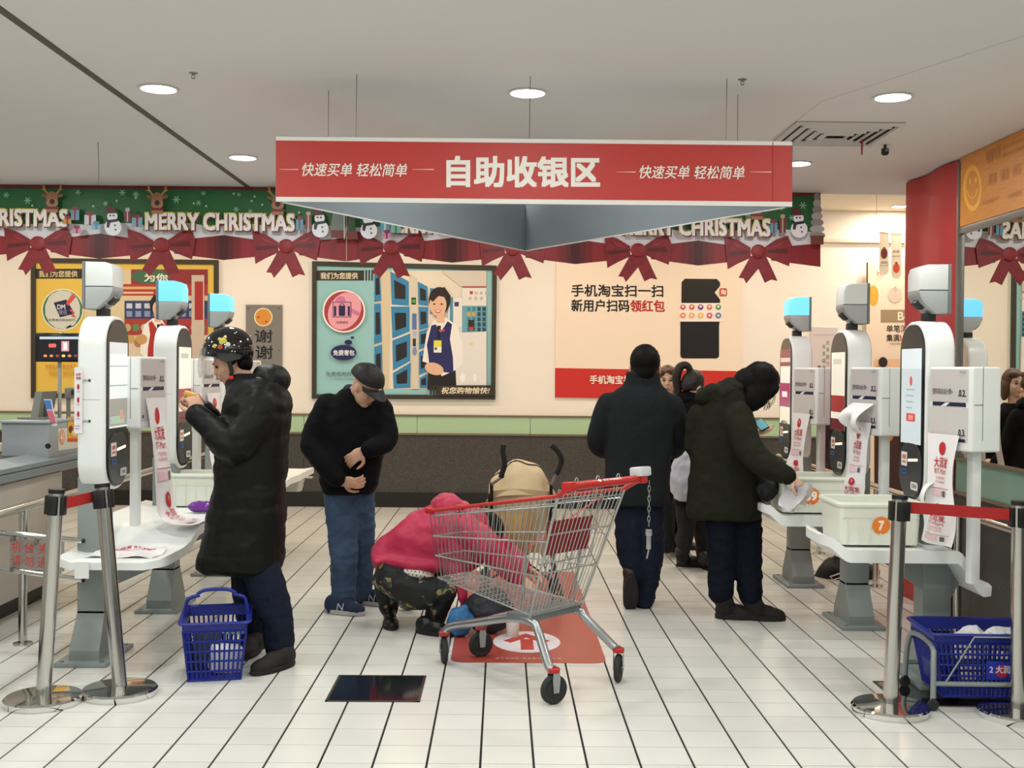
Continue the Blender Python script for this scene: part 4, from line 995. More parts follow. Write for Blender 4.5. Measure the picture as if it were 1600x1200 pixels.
# flat printed bag lying on the low end of the left table
def flatbag(u, v):
    x = LX+0.03+0.33*u+0.02*math.sin(4*v); y = LY-0.24+0.3*v
    return V((x, y, 0.558+0.010*noise.noise(V((u*4, v*4, 2)))+0.006*math.sin(11*u+3*v)+0.02*max(0, v-0.75)))
fb = tag(B().grid(flatbag, 16, 14, 0.0016).build('plastic_bag', M('bag_film')), 'flat white printed bag lying on the low end of left table', 'plastic bag')
A = Art(lambda a, c: flatbag(a, 1-c), (0, -0.2, 1), lift=0.002); A.text('大润发 RT-Mart', 0.2, 0.10, 0.85, 0.26, 'C0484E', 0.02); A.rect(0.12, 0.32, 0.7, 0.35, 'D08088', 4); A.build('print', fb)
# white film bag in the reaching hand comes with the people
# ================================================================ belt stanchions
def stanchion(base, lean, h, label, belt=None, group='belt barrier posts'):
    """base: floor point, lean: horizontal offset of the top"""
    b_ = V((base.x, base.y, 0)); t = thing('belt_stanchion', b_, label, 'stanchion', group)
    B().lathe(b_, [(0.165, 0.0), (0.168, 0.006), (0.168, 0.026), (0.160, 0.034), (0.05, 0.042), (0.001, 0.043)], 48).build('base', CHROME, t)
    top = b_+V((lean[0], lean[1], h)); ax = (top-(b_+V((0, 0, 0.038)))); 
    B().tube([b_+V((0, 0, 0.036)), top], 0.033, 24).build('pole', STEEL, t)
    d = ax.normalized()
    R = V((0, 0, 1)).rotation_difference(d).to_matrix()
    hd = B(); hd.tube([top-d*0.012, top+d*0.006], 0.035, 24); hd.build('cap', BLACKP, t)
    for k in range(4):
        a = k*PI/2; o_ = R @ V((math.cos(a)*0.033, math.sin(a)*0.033, 0))
        B().box(top-d*0.065+o_, (0.022, 0.040, 0.085), R @ Matrix.Rotation(a, 3, 'Z'), 0.004).build('belt_clip', BLACKP, t)
    return t, top, d
s1, t1, d1 = stanchion(G(68, 1098), (0.055, 0.0), 0.945, 'leaning steel belt post at far left, nearer the left edge')
s2, t2, d2 = stanchion(G(187, 1085), (-0.105, 0.06), 0.95, 'leaning steel belt post at left, beside the blue basket')
BELT = M('red_webbing', 'A8201F', 0.7, bump=0.3, bscale=200)
def belt(a, c, w_, parent, sag=0.0):
    t_ = (c-a).normalized()
    fn = lambda u, v: a+(c-a)*u+V((0, 0, (0.5-v)*w_-sag*4*u*(1-u)))
    B().grid(fn, 12, 1, 0.002).build('belt', BELT, parent)
belt(t1+V((0.045, 0.0, -0.055)), t2+V((-0.04, 0, -0.055)), 0.05, s1)
s3, t3, d3 = stanchion(G(1391, 1112), (0.03, 0.0), 0.955, 'steel belt post right of the cart holding a red belt')
s4, t4, d4 = stanchion(G(1590, 1120), (-0.006, 0.0), 0.94, 'steel belt post at the right edge, end of red belt')
belt(t3+V((0.045, 0, -0.05)), t4+V((-0.04, 0, -0.055)), 0.05, s3)

# ================================================================ shopping baskets
def basket(loc, rz, label, content, z0=0.0, handle=True, L=0.42, W=0.30, H=0.235, name='shopping_basket'):
    t = thing(name, (0, 0, 0), label, 'basket')
    k = 0.80
    def cornr(z): 
        f = k+(1-k)*z/H; return [V((sx*L/2*f, sy*W/2*f, z)) for sx, sy in ((-1, -1), (1, -1), (1, 1), (-1, 1))]
    def pt(si, u, z):
        c_ = cornr(z); return c_[si].lerp(c_[(si+1) % 4], u)
    B().box((0, 0, 0.006), (L*k, W*k, 0.010), None, 0.004).build('bottom', BLUEP, t)
    for si in range(4):
        b = B(); ln = L if si % 2 == 0 else W; n_ = int(ln/0.0235); nrm = [V((0, -1, 0)), V((1, 0, 0)), V((0, 1, 0)), V((-1, 0, 0))][si]
        zs = [0.004]+[H*0.86*k_/5 for k_ in range(1, 6)]
        for i in range(n_+1):
            u = i/n_; a, c_ = pt(si, u, 0.0), pt(si, u, H*0.86)
            b.tube([a, c_], 0.0048, 4, flat=0.7, side=pt(si, 1, 0)-pt(si, 0, 0))
        for z in zs:
            a, c_ = pt(si, 0, z), pt(si, 1, z); b.tube([a, c_], 0.0055, 4)
        b.prism([pt(si, 0, H*0.84), pt(si, 1, H*0.84), pt(si, 1, H), pt(si, 0, H)], nrm*-0.006)
        if si in (1, 3): b.prism([pt(si, 0.25, 0.05), pt(si, 0.75, 0.05), pt(si, 0.75, 0.14), pt(si, 0.25, 0.14)], nrm*0.004)
        o = b.build('side_lattice', BLUEP, t, smooth=30); o['kind'] = 'stuff'
    b = B(); top = [V((x, y, H)) for x, y in rrect(L+0.02, W+0.02, 0.03, 4)]; b.tube(top, 0.011, 6, close=True, flat=0.7); b.build('rim', BLUEP, t)
    if handle:
        hp = [(-L/2-0.0, -0.02, H-0.02), (-L/2+0.005, -0.02, H+0.04), (-L/2+0.02, -0.02, H+0.085), (-L/2+0.07, -0.02, H+0.10), (-0.09, -0.02, H+0.105), (-0.05, -0.02, H+0.125), (0.05, -0.02, H+0.125), (0.09, -0.02, H+0.105), (L/2-0.07, -0.02, H+0.10), (L/2-0.02, -0.02, H+0.085), (L/2-0.005, -0.02, H+0.04), (L/2, -0.02, H-0.02)]
        B().tube(smooth_path([V(p_) for p_ in hp], 3), 0.009, 8).build('handle', BLUEP, t)
    t.location = loc; t.rotation_euler.z = rz
    return t
_g = G(338, 1050)
bl = basket((_g.x, _g.y, 0), 0.20, 'blue plastic basket with groceries on the floor beside the helmeted man', None, L=0.30, W=0.40, H=0.285)
def obj_in(fnb, name, mat, label, cat): return tag(fnb.build(name, mat), label, cat)
bc = bl.location
obj_in(B().box((bc.x+0.05, bc.y-0.02, 0.075), (0.15, 0.11, 0.12), (0.1, 0.15, 0.5), 0.012), 'milk_carton', M('white_pack', 'E4E4E8', 0.4), 'white carton lying in the blue basket by the helmeted man', 'carton')
obj_in(B().box((bc.x-0.06, bc.y+0.03, 0.11), (0.13, 0.14, 0.17), (0, 0.2, 0.2), 0.02), 'dark_pouch', M('dark_pack', '2E332E', 0.4), 'dark food pouch standing in the blue basket on the floor', 'packet')
obj_in(B().box((bc.x+0.07, bc.y+0.04, 0.20), (0.11, 0.05, 0.03), (0.2, 0.1, 0.4), 0.01), 'green_packet', M('green_pack', '8FB08A', 0.4), 'small pale green packet on top inside the blue basket', 'packet')
# wheeled basket carrier at the right
c_ = V((P(1545, 1050, 5.05).x, 5.12, 0))
wbk = basket((c_.x, c_.y, 0.045), -0.03, 'blue plastic basket with crumpled white paper in a wheeled frame, lower right', None, handle=False, L=0.56, W=0.33, H=0.29, name='wheeled_basket')
FRG = M('frame_grey', '8E9692', 0.45, 0.2)
ww = wm(wbk)
def Wp(x, y, z): return ww @ V((x, y, z-0.045))
for sx in (-1, 1):
    B().tube(smooth_path([Wp(sx*0.29, -0.19, 0.05), Wp(sx*0.285, -0.175, 0.20), Wp(sx*0.275, -0.12, 0.275), Wp(sx*0.275, 0.12, 0.275), Wp(sx*0.285, 0.175, 0.20), Wp(sx*0.29, 0.19, 0.05)], 5), 0.013, 10).build('frame_hoop', FRG, wbk)
    for sy in (-1, 1):
        p_ = Wp(sx*0.29, sy*0.19, 0.0); hub = B(); hub.lathe((p_.x, p_.y-0.008, 0.026), [(0.001, 0), (0.024, 0), (0.026, 0.004), (0.026, 0.012), (0.024, 0.016), (0.001, 0.016)], 16, 'Y'); hub.build('wheel', RUBBER, wbk)
        B().box((p_.x, p_.y, 0.048), (0.022, 0.03, 0.02), None, 0.003).build('caster_fork', M('fork_dark', '2A2A2A', 0.4), wbk)
for sy in (-1, 1): B().tube([Wp(-0.29, sy*0.185, 0.12), Wp(0.29, sy*0.185, 0.12)], 0.011, 8).build('frame_rail', FRG, wbk)
B().tube([Wp(-0.24, -0.19, 0.12), Wp(-0.11, -0.185, 0.33), Wp(0.25, -0.185, 0.33)], 0.004, 6).build('wire_brace', FRG, wbk)
A = Art(lambda a, c: Wp(a, -0.168+0.05*c, 0.22-c), (0, -1, 0.2), lift=0.004); A.rect(-0.05, 0.0, 0.16, 0.085, '1B2A9A'); A.oval(0.02, 0.045, 0.028, 0.03, 'A02038', 18); A.text('2 大润发', -0.035, 0.02, 0.09, 0.055, 'C8C8D8', 0.02); A.build('basket_print', wbk)
for k in range(3):
    cc = Wp(-0.04+0.13*k, -0.02+0.03*k, 0.27)
    def crump(u, v, c0=cc, s_=k): return c0+V(((u-0.5)*0.18, (v-0.5)*0.14, 0.05*noise.noise(V((u*3+s_, v*3, s_)))+0.06*(1-(2*u-1)**2)*(0.6+0.4*math.sin(3*v+s_))))
    tag(B().grid(crump, 7, 6, 0.0015).build('crumpled_paper', M('crumple_white', 'D8D8DA', 0.7), smooth=15), ('leftmost crumpled white paper in the wheeled blue basket', 'middle crumpled white paper in the wheeled blue basket', 'rightmost crumpled white paper in the wheeled blue basket')[k], 'paper')

# ================================================================ floor: hatches, decal, litter
def hatch_plate(x0_, x1_, y0_, y1_, label):
    t = thing('floor_hatch', ((x0_+x1_)/2, (y0_+y1_)/2, 0), label, 'floor plate', 'dark floor plates')
    B().box2((x0_, y0_, 0.0003), (x1_, y1_, 0.003), 0.001, 1).build('plate', M('smoked_glass', '15171C', 0.08, coat=0.4), t)
    for a, c in (((x0_, y0_), (x1_, y0_)), ((x0_, y1_), (x1_, y1_)), ((x0_, y0_), (x0_, y1_)), ((x1_, y0_), (x1_, y1_))):
        B().box2((a[0]-0.006, a[1]-0.006, 0.0003), (c[0]+0.006, c[1]+0.006, 0.004)).build('edge_strip', M('edge_steel', '4A4844', 0.4, 0.7), t, smooth=0)
p0, p1 = G(510, 1096), G(657, 1057)
hatch_plate((p0.x), G(654, 1097).x, p0.y, p1.y, 'dark glossy floor plate in front of the shopping cart')
p0, p1 = G(1430, 1103), G(1430, 1066)
hatch_plate(G(1366, 1066).x, G(1560, 1103).x, p0.y, p1.y, 'dark glossy floor plate under the wheeled blue basket')
dy0, dy1 = G(825, 1036).y, 8.3
dx0, dx1 = G(703, 1036).x, G(948, 1036).x
dc = thing('floor_decal', ((dx0+dx1)/2, (dy0+dy1)/2, 0), 'red floor sticker with white oval and arrow under the cart', 'floor sticker')
B().prism([V((a, c, 0.0006)) for a, c in rrect(dx1-dx0, dy1-dy0, 0.07, 6, (dx0+dx1)/2, (dy0+dy1)/2)], (0, 0, 0.0008)).build('film', M('decal_red', 'A8483C', 0.35, var=0.05, vscale=5), dc, smooth=0)
A = Art(lambda a, c: G(a, c, 0.0014), (0, 0, 1), step=0.0002, lift=0.0003)
e0 = G(823, 1003, 0); 
A2 = Art(lambda a, c: V((a, c, 0.0014)), (0, 0, 1), step=0.0002, lift=0.0003)
A2.oval(e0.x, e0.y, 0.185, 0.24, 'E0D6DC', 40)
A2.rect(e0.x-0.035, e0.y-0.18, e0.x+0.035, e0.y+0.06, 'B83A30'); A2.poly([(e0.x-0.13, e0.y+0.02), (e0.x, e0.y+0.19), (e0.x+0.13, e0.y+0.02), (e0.x+0.09, e0.y-0.03), (e0.x, e0.y+0.09), (e0.x-0.09, e0.y-0.03)], 'B83A30')
A2.text('请 在 此 排 队 · 谢 谢 配 合 您 的 光 临', e0.x-0.17, dy0+0.10, e0.x+0.17, dy0+0.07, 'E8C8C0', slope=0.0); A2.build('print', dc)

# ================================================================ steel rails and barriers
def rail(x, ya, yb, z, posts, label, r=0.024):
    t = thing('guard_rail', (x, posts[0], 0), label, 'railing', 'steel guard rails')
    B().tube([(x, ya, z), (x, yb, z)], r, 14).build('rail_tube', STEEL, t)
    for y in posts:
        B().cyl((x, y, 0.0), (x, y, z), 0.022, 14).build('rail_post', STEEL, t); B().lathe((x, y, 0), [(0.05, 0), (0.05, 0.008), (0.026, 0.012), (0.024, 0.02)], 18).build('post_flange', STEEL, t)
    return t
rail(-2.56, 4.0, 10.6, 0.735, (6.02, 7.3, 8.6, 9.9), 'steel guard rail behind the left kiosk row')
rail(2.63, 4.6, 10.6, 0.70, (5.0, 6.4, 7.80, 9.2), 'steel guard rail behind the right kiosk row')
gt = thing('lane_gate', (-2.5, 5.75, 0.43), 'steel lane gate with red lettered plate at the left edge', 'gate')
ga, gb = P(-60, 826, 5.72), P(129, 845, 5.66); gc, gd = P(-60, 880, 5.72), P(129, 906, 5.66)
for a, c in ((ga, gb), (gc, gd)):
    B().tube([a, c], 0.014, 12).build('gate_bar', CHROME, gt); B().cyl(c, c+(c-a).normalized()*0.008, 0.012, 12).build('end_cap', BLACKP, gt)
B().tube([ga, V((ga.x, ga.y, 0))], 0.02, 12).build('gate_post', STEEL, gt)
q = [P(15, 841, 5.70), P(100, 847, 5.67), P(100, 893, 5.67), P(15, 887, 5.70)]
B().prism(q, (0, 0.004, 0)).build('sign_plate', M('plate_steel', 'A8A6A2', 0.3, 0.5), gt, smooth=0)
A = wall_art(5.665, lift=0.0)
for i, (u_, v_) in enumerate((('机', '请'), ('台', '勿'), ('关', '通'))): A.text(u_, 18+20.5*i, 846+1.5*i, 32.5+20.5*i, 863+1.5*i, 'B03A34', 0.01); A.text(v_, 18+20.5*i, 867+1.5*i, 32.5+20.5*i, 884+1.5*i, 'B03A34', 0.01)
A.build('sign_print', gt)
for a in ((20, 842), (58, 846), (20, 890), (58, 894)):
    p_ = P(*a, 5.69); B().box(p_, (0.02, 0.03, 0.02), None, 0.003).build('clamp', FRAMEG, gt)

# ================================================================ staffed checkout counter at the left
ct = thing('checkout_counter', (-3.25, 6.6, 0), 'grey conveyor checkout counter at the left edge behind the kiosks', 'counter')
CXR = -2.88
ye = 7.42
B().box2((-3.75, 3.4, 0.10), (CXR-0.02, ye, 0.80), 0.004).build('side_panel', M('counter_beige', 'B4AFA6', 0.5), ct)
B().box2((-3.7, 3.5, 0.0), (CXR-0.06, ye-0.05, 0.10)).build('plinth', M('plinth_black', '1E1D1C', 0.5), ct)
b = B().prism([(CXR-0.03, 3.4, 0.80), (CXR+0.015, 3.4, 0.815), (CXR+0.015, 3.4, 0.855), (CXR, 3.4, 0.862), (CXR+0.012, 3.4, 0.868), (CXR+0.012, 3.4, 0.895), (CXR-0.03, 3.4, 0.90), (CXR-0.16, 3.4, 0.925), (CXR-0.16, 3.4, 0.80)], (0, 4.4, 0)); b.build('bumper', M('bumper_grey', '7E868A', 0.45), ct, smooth=20)
B().box2((-3.75, 3.4, 0.80), (CXR-0.16, ye, 0.915)).build('conveyor_deck', M('belt_rubber', '33363A', 0.7), ct)
xb = (CXR-0.33, CXR-0.03)
rg_ = thing('register_cabinet', (CXR-0.2, 7.8, 0.92), 'grey register cabinet with orange number sticker on the left counter', 'cabinet')
B().box2((xb[0], 7.22, 0.90), (xb[1], 8.3, 1.125), 0.004).build('cabinet_body', M('cabinet_grey', '9AA0A2', 0.5), rg_)
B().box2((xb[0]-0.01, 7.20, 1.125), (xb[1]+0.01, 8.3, 1.14), 0.004).build('cabinet_top', M('cabinet_grey'), rg_)
A = wall_art(7.22); A.oval(75, 697, 4.6, 4.2, '101010', 18); A.build('cable_hole', rg_)
A = Art(lambda a, c: PX(a, c, xb[1]), (1, 0, 0)); A.poly([(91, 670), (124, 667), (124, 699), (91, 704)], 'DAD6CA'); A.oval(96.5, 683, 4.6, 12, 'E0742E', 28); A.oval(96.5, 683, 3.6, 10, 'F0E8DC', 28); A.oval(96.5, 683, 3.0, 9, 'E0742E', 28); A.text('41', 94.2, 676, 99, 690, 'F6F0E6', 0.03)
A.poly([(105, 651), (123, 650), (123, 688), (105, 691)], 'E2A838'); A.oval(110, 671, 3.5, 6, '6A2A1E', 16); A.oval(116, 676, 5, 5, 'E8D8A0', 16); A.rect(105, 685, 122, 690, 'D84A34'); A.build('sticker', rg_)
mn = thing('cashier_monitor', (CXR-0.25, 7.4, 1.14), 'grey cashier monitor and card stand on the register cabinet', 'monitor')
B().prism([P(55, 612, 7.45), P(66, 612, 7.45), P(58, 658, 7.4), P(47, 657, 7.4)], (0, 0.25, 0)).build('screen_shell', M('monitor_grey', '6E6E66', 0.5), mn, smooth=0)
B().prism([P(63, 622, 7.5), P(70, 622, 7.5), P(70, 668, 7.5), P(62, 668, 7.5)], (0, 0.06, 0)).build('stand', M('monitor_dark', '3C3C38', 0.5), mn, smooth=0)
B().box((CXR-0.22, 7.5, 1.147), (0.18, 0.2, 0.014), None, 0.004).build('foot', M('monitor_grey'), mn)
cs = thing('price_card', P(80, 665, 7.3), 'tilted blue and red promotional card beside the cashier monitor', 'card')
B().prism([P(68.5, 624, 7.31), P(80, 624, 7.31), P(89, 665, 7.25), P(80, 666, 7.25)], (0, 0.004, 0)).build('card_sheet', M('card_white'), cs, smooth=0)
A = wall_art(7.25, lift=0.0)
A.poly([(69, 625), (79.5, 625), (82, 640), (72, 640)], '4A78B8'); A.poly([(72.5, 641), (82.2, 641), (88, 661), (79, 662)], 'C86A78'); A.build('card_print', cs)
dp_ = thing('pole_display', (P(93, 665, 7.7).x, 7.7, 1.14), 'black customer display on a thin pole above the register', 'display')
pa = P(93, 667, 7.7)
B().cyl((pa.x, 7.7, 1.14), (pa.x, 7.7, P(93, 560, 7.7).z), 0.013, 10).build('pole', M('pole_grey', '9A9C9A', 0.4), dp_)
q0, q1 = P(57, 520, 7.68), P(137, 566, 7.68)
B().box2((q0.x, 7.66, q1.z), (q1.x, 7.70, q0.z), 0.004).build('panel', M('bezel_black'), dp_)
A = wall_art(7.66); A.rect(60, 525, 135, 562, '18181C'); A.rect(62, 526, 132, 530, 'A8B4BC'); A.rr(76, 537, 88, 543, 2, 'C85A50'); A.rect(96, 533, 108, 549, 'B8808C'); A.rect(99, 535, 105, 547, 'E0C8C8')
for i, c in enumerate(('D88048', 'C87858', '8A3A40', 'D8B868', 'C07A5A', '7A3A3A')): A.oval(71+9.5*i, 556, 3, 2.2, c, 12)
A.build('display_picture', dp_, print_mat('screen_glow'))
sc_ = thing('hand_scanner', P(108, 645, 7.6), 'grey barcode scanner upright on the register cabinet', 'scanner')
hp0 = P(107, 645, 7.6)
B().box((P(108.5, 614, 7.6)), (0.055, 0.06, 0.075), (0, 0, 0.2), 0.012).build('scan_head', M('monitor_grey'), sc_); B().cyl(P(107, 622, 7.6), (hp0.x, 7.6, 1.14), 0.014, 10).build('grip', M('monitor_grey'), sc_); B().box(P(114.5, 613, 7.58), (0.01, 0.05, 0.035), None, 0.002).build('scan_window', BLACKP, sc_)
# far lane behind, with red shelf strip
fl = thing('lane_shelf', (-4.2, 9.0, 0), 'distant checkout lane shelf with red price strip at left edge', 'shelf')
B().box2((-6.0, 8.6, 0.0), (-4.0, 9.1, 0.80), 0.01).build('cabinet', M('plinth_black'), fl)
B().box2((-6.0, 8.55, 0.80), (-4.0, 9.1, 0.87), 0.01).build('shelf_board', M('counter_beige'), fl)
B().tube([(-6.0, 8.58, 0.93), (-4.0, 8.58, 0.93)], 0.03, 10).build('bar', M('pole_grey'), fl)
# things under the right tables
ub = G(1303, 905, 0); t = thing('black_bag', (2.42, 8.2, 0), 'black bag with white outlined tag on the floor under right tables', 'bag')
def lump(u, v):
    a = 2*PI*u; h_ = math.sin(PI/2*(1-v)); r = math.cos(PI/2*(1-v))
    return V((2.55+0.24*r*math.cos(a)*(1+0.15*noise.noise(V((math.cos(a), math.sin(a), v*2)))), 8.2+0.17*r*math.sin(a), 0.14*h_*(1+0.3*noise.noise(V((math.cos(a)*2, math.sin(a)*2, v*3))))))
b = B(); b.grid(lump, 20, 8); bmesh.ops.remove_doubles(b.bm, verts=b.bm.verts[:], dist=1e-4); b.build('bag_body', M('black_cloth', '161616', 0.7), t)
ta = [G(1296, 902, 0.03), G(1316, 894, 0.10), G(1327, 904, 0.06), G(1306, 911, 0.005)]
ta = [P(1297, 901, 8.02), P(1319, 893.5, 8.04), P(1329, 904, 8.02), P(1306, 911, 8.0)]
b = B().tube(ta, 0.006, 5, close=True); b.tube([ta[0].lerp(ta[3], 0.5), ta[1].lerp(ta[2], 0.5)], 0.004, 5); b.build('tag_outline', WHITEP, t)
tin = G(1320, 891, 0.14)
tn = thing('tin_bucket', (P(1320, 880, 8.25).x, 8.25, 0.14), 'tan tin bucket with red rim resting on the black bag', 'bucket')
B().lathe((P(1320, 880, 8.25).x, 8.25, 0.13), [(0.075, 0), (0.08, 0.01), (0.08, 0.14), (0.075, 0.145)], 20).build('can', M('tin_tan', '8A7A5A', 0.35, 0.4), tn)
B().lathe((P(1320, 880, 8.25).x, 8.25, 0.275), [(0.082, 0), (0.082, 0.018), (0.01, 0.02)], 20).build('lid', REDP, tn)
# ================================================================ shopping cart
gA, gB, gC, gD = G(694, 1036), G(751, 1026), G(865, 1100), G(966, 1065)
mr_, mf_ = (gC+gD)/2, (gA+gB)/2
ch = (mf_-mr_); ch.z = 0; ch.normalize(); cl = V((-ch.y, ch.x, 0))
if cl.y > 0: cl = -cl               # cl points to the side nearer the viewer
def K(u, w_, z): return V((mr_.x, mr_.y, 0))+ch*u+cl*w_+V((0, 0, z))
ct_ = thing('shopping_cart', (mr_.x, mr_.y, 0), 'large wire shopping cart with red handle in the middle of the floor', 'shopping cart')
WR = 0.0024
def rim_pt(side, f, t):     # f: 0 rear .. 1 front ; t: 0 bottom .. 1 top, on the basket side panels
    b0, b1 = (0.19, 0.19, 0.36), (0.90, 0.11, 0.43); c0_, c1_ = (-0.02, 0.245, 0.935), (0.97, 0.105, 0.765)
    b_ = [b0[i]+(b1[i]-b0[i])*f for i in range(3)]; c_ = [c0_[i]+(c1_[i]-c0_[i])*f for i in range(3)]
    q_ = [b_[i]+(c_[i]-b_[i])*t for i in range(3)]; return K(q_[0], q_[1]*side, q_[2])
for side in (1, -1):
    b = B()
    for i in range(27): b.tube([rim_pt(side, i/26, -0.01), rim_pt(side, i/26, 1.0)], WR, 5)
    for t in (0.0, 0.33, 0.62, 0.92): b.tube([rim_pt(side, 0, t), rim_pt(side, 1, t)], WR*1.7, 6)
    b.tube([rim_pt(side, 0.07, 0.0), rim_pt(side, 0.16, 0.62)], WR*2, 6); b.tube([rim_pt(side, 0.10, 0.0), rim_pt(side, 0.16, 0.62)], WR*1.4, 6)
    o = b.build('wire_side', ZINC, ct_); o['kind'] = 'stuff'
    b = B(); b.tube([rim_pt(side, 0.0, 1.0), rim_pt(side, 1.0, 1.0)], 0.009, 8); b.build('red_rim', REDP, ct_)
    B().tube([rim_pt(side, 0.0, -0.02), rim_pt(side, 0.0, 1.05)], 0.0065, 8).build('corner_upright', ZINC, ct_)
    for e in (1.0,): B().box(rim_pt(side, 1.0, 1.0), (0.05, 0.03, 0.03), (0, 0, math.atan2(ch.y, ch.x)), 0.006).build('corner_bumper', REDP, ct_)
b = B()
for i in range(9):
    k = i/8*2-1; b.tube([K(0.90, 0.11*k, 0.43), K(0.97, 0.105*k, 0.765)], WR, 5)
for t in (0.0, 0.33, 0.62, 0.92):
    b.tube([rim_pt(1, 1, t), rim_pt(-1, 1, t)], WR*1.7, 6)
o = b.build('wire_front', ZINC, ct_); o['kind'] = 'stuff'
B().tube([rim_pt(1, 1, 1), rim_pt(-1, 1, 1)], 0.009, 8).build('red_rim', REDP, ct_)
b = B()
for i in range(17):
    k = i/16*2-1; b.tube([K(0.19, 0.19*k, 0.355), K(-0.03, 0.245*k, 0.945)], WR, 5)
for i in (3, 8, 13):
    k = i/16*2-1; b.tube(smooth_path([K(-0.03, 0.245*k-0.012, 0.93), K(-0.05, 0.245*k-0.01, 1.0), K(-0.052, 0.245*k, 1.012), K(-0.05, 0.245*k+0.01, 1.0), K(-0.03, 0.245*k+0.012, 0.93)], 3), WR*1.3, 5)
for t in (0.02, 0.35, 0.68, 0.95):
    b.tube([rim_pt(1, 0, t), rim_pt(-1, 0, t)], WR*1.7, 6)
o = b.build('wire_rear_gate', ZINC, ct_); o['kind'] = 'stuff'
b = B()
for i in range(13):
    k = i/12*2-1; b.tube([K(0.19, 0.19*k, 0.36), K(0.90, 0.11*k, 0.43)], WR, 5)
for i in range(14):
    f = i/13; w_ = 0.19-0.08*f; b.tube([K(0.19+0.71*f, w_, 0.357+0.07*f), K(0.19+0.71*f, -w_, 0.357+0.07*f)], WR, 5)
o = b.build('wire_floor', ZINC, ct_); o['kind'] = 'stuff'
# folded child seat: wire frame and red flap
b = B()
for i in range(9):
    k = i/8*2-1; b.tube([K(0.14, 0.19*k, 0.60), K(0.10, 0.22*k, 0.90)], WR, 5)
for z, u, w_ in ((0.60, 0.14, 0.19), (0.75, 0.12, 0.205), (0.90, 0.10, 0.22)): b.tube([K(u, -w_, z), K(u, w_, z)], WR*1.5, 6)
o = b.build('seat_wires', ZINC, ct_); o['kind'] = 'stuff'
B().prism([K(0.105, 0.16, 0.80), K(0.105, -0.16, 0.80), K(0.13, -0.155, 0.64), K(0.13, 0.155, 0.64)], ch*0.008).build('seat_flap', M('maroon_plastic', '7E1A20', 0.4), ct_, smooth=0)
B().tube([rim_pt(-1, 0.12, 0.95), rim_pt(1, 0.16, 0.55)], 0.008, 6, flat=0.3).build('seat_strap', REDP, ct_)
# handle with lock
hl, hr = K(-0.10, 0.262, 0.985), K(-0.10, -0.262, 0.985)
B().tube([hl, hr], 0.019, 14).build('handle_bar', REDP, ct_)
for e, s_ in ((hl, 1), (hr, -1)):
    B().box(e, (0.06, 0.045, 0.042), (0, 0.1, math.atan2(ch.y, ch.x)), 0.010).build('handle_bracket', REDP, ct_)
    B().tube([e, rim_pt(s_, 0.0, 1.0)], 0.012, 8).build('handle_arm', REDP, ct_)
hm = (hl+hr)/2; hd_ = (hr-hl).normalized(); up_ = (V((0, 0, 1))-ch*0.9).normalized()
A = Art(lambda a, c: hm+hd_*a+up_*0.0195+hd_.cross(up_)*c*(1 if hd_.cross(up_).z < 0 else -1), up_, lift=0.001); A.text('◆ RT-MART', -0.08, -0.008, 0.10, 0.008, 'F0D8D4', 0.02); A.build('handle_print', ct_)
lk = B().box(hr+V((0, 0, 0.035)), (0.07, 0.085, 0.045), (0, 0.1, math.atan2(ch.y, ch.x)), 0.010).build('coin_lock', M('lock_grey', 'C8CACC', 0.3), ct_)
cs_ = hr-ch*0.03-cl*0.03+V((0, 0, -0.01))
for i in range(9):
    p_ = cs_-V((0, 0, 0.024*i+0.012)); ax_ = V((1, 0, 0)) if i % 2 else V((0, 1, 0))
    B().tube([p_+ax_*(0.006*math.cos(a))+V((0, 0, 0.014*math.sin(a))) for a in [2*PI*j/10 for j in range(10)]], 0.0022, 5, close=True).build('chain_link', ZINC, lk)
p_ = cs_-V((0, 0, 0.245)); B().box(p_, (0.03, 0.018, 0.03), None, 0.004).box(p_-V((0, 0, 0.045)), (0.022, 0.008, 0.07), None, 0.003).box(p_-V((0.003, 0, 0.10)), (0.008, 0.005, 0.05), (0, 0.2, 0), 0.002).build('chain_key', ZINC, lk)
# chassis
CH = M('galvanised_tube', 'A9ADAE', 0.28, 0.85)
wheels = {'A': (gA, (1, 0.15), 0.80, 0.11), 'B': (gB, (0.45, -0.9), 0.80, -0.11), 'C': (gC, (0.5, -0.87), 0, 0), 'D': (gD, (0.97, -0.25), 0, 0)}
for s_, fr, re in ((1, gA, gC), (-1, gB, gD)):
    w0 = 0.17*s_
    path = [V((re.x, re.y, 0.155)), V((re.x, re.y, 0.165))+ch*0.03, K(0.15, w0*1.05, 0.29), K(0.20, w0, 0.325), K(0.34, w0*0.9, 0.318), K(0.60, 0.13*s_, 0.25), V((fr.x, fr.y, 0.195))-ch*0.05, V((fr.x, fr.y, 0.155))]
    B().tube(smooth_path(path, 6), 0.021, 12).build('chassis_rail', CH, ct_)
B().box(K(0.27, 0, 0.335), (0.16, 0.36, 0.03), (0, 0.05, math.atan2(ch.y, ch.x)), 0.004).build('chassis_plate', M('plate_zinc', '7C8284', 0.4, 0.6), ct_)
B().tube([K(0.62, 0.13, 0.25), K(0.62, -0.13, 0.25)], 0.012, 8).build('cross_bar', CH, ct_)
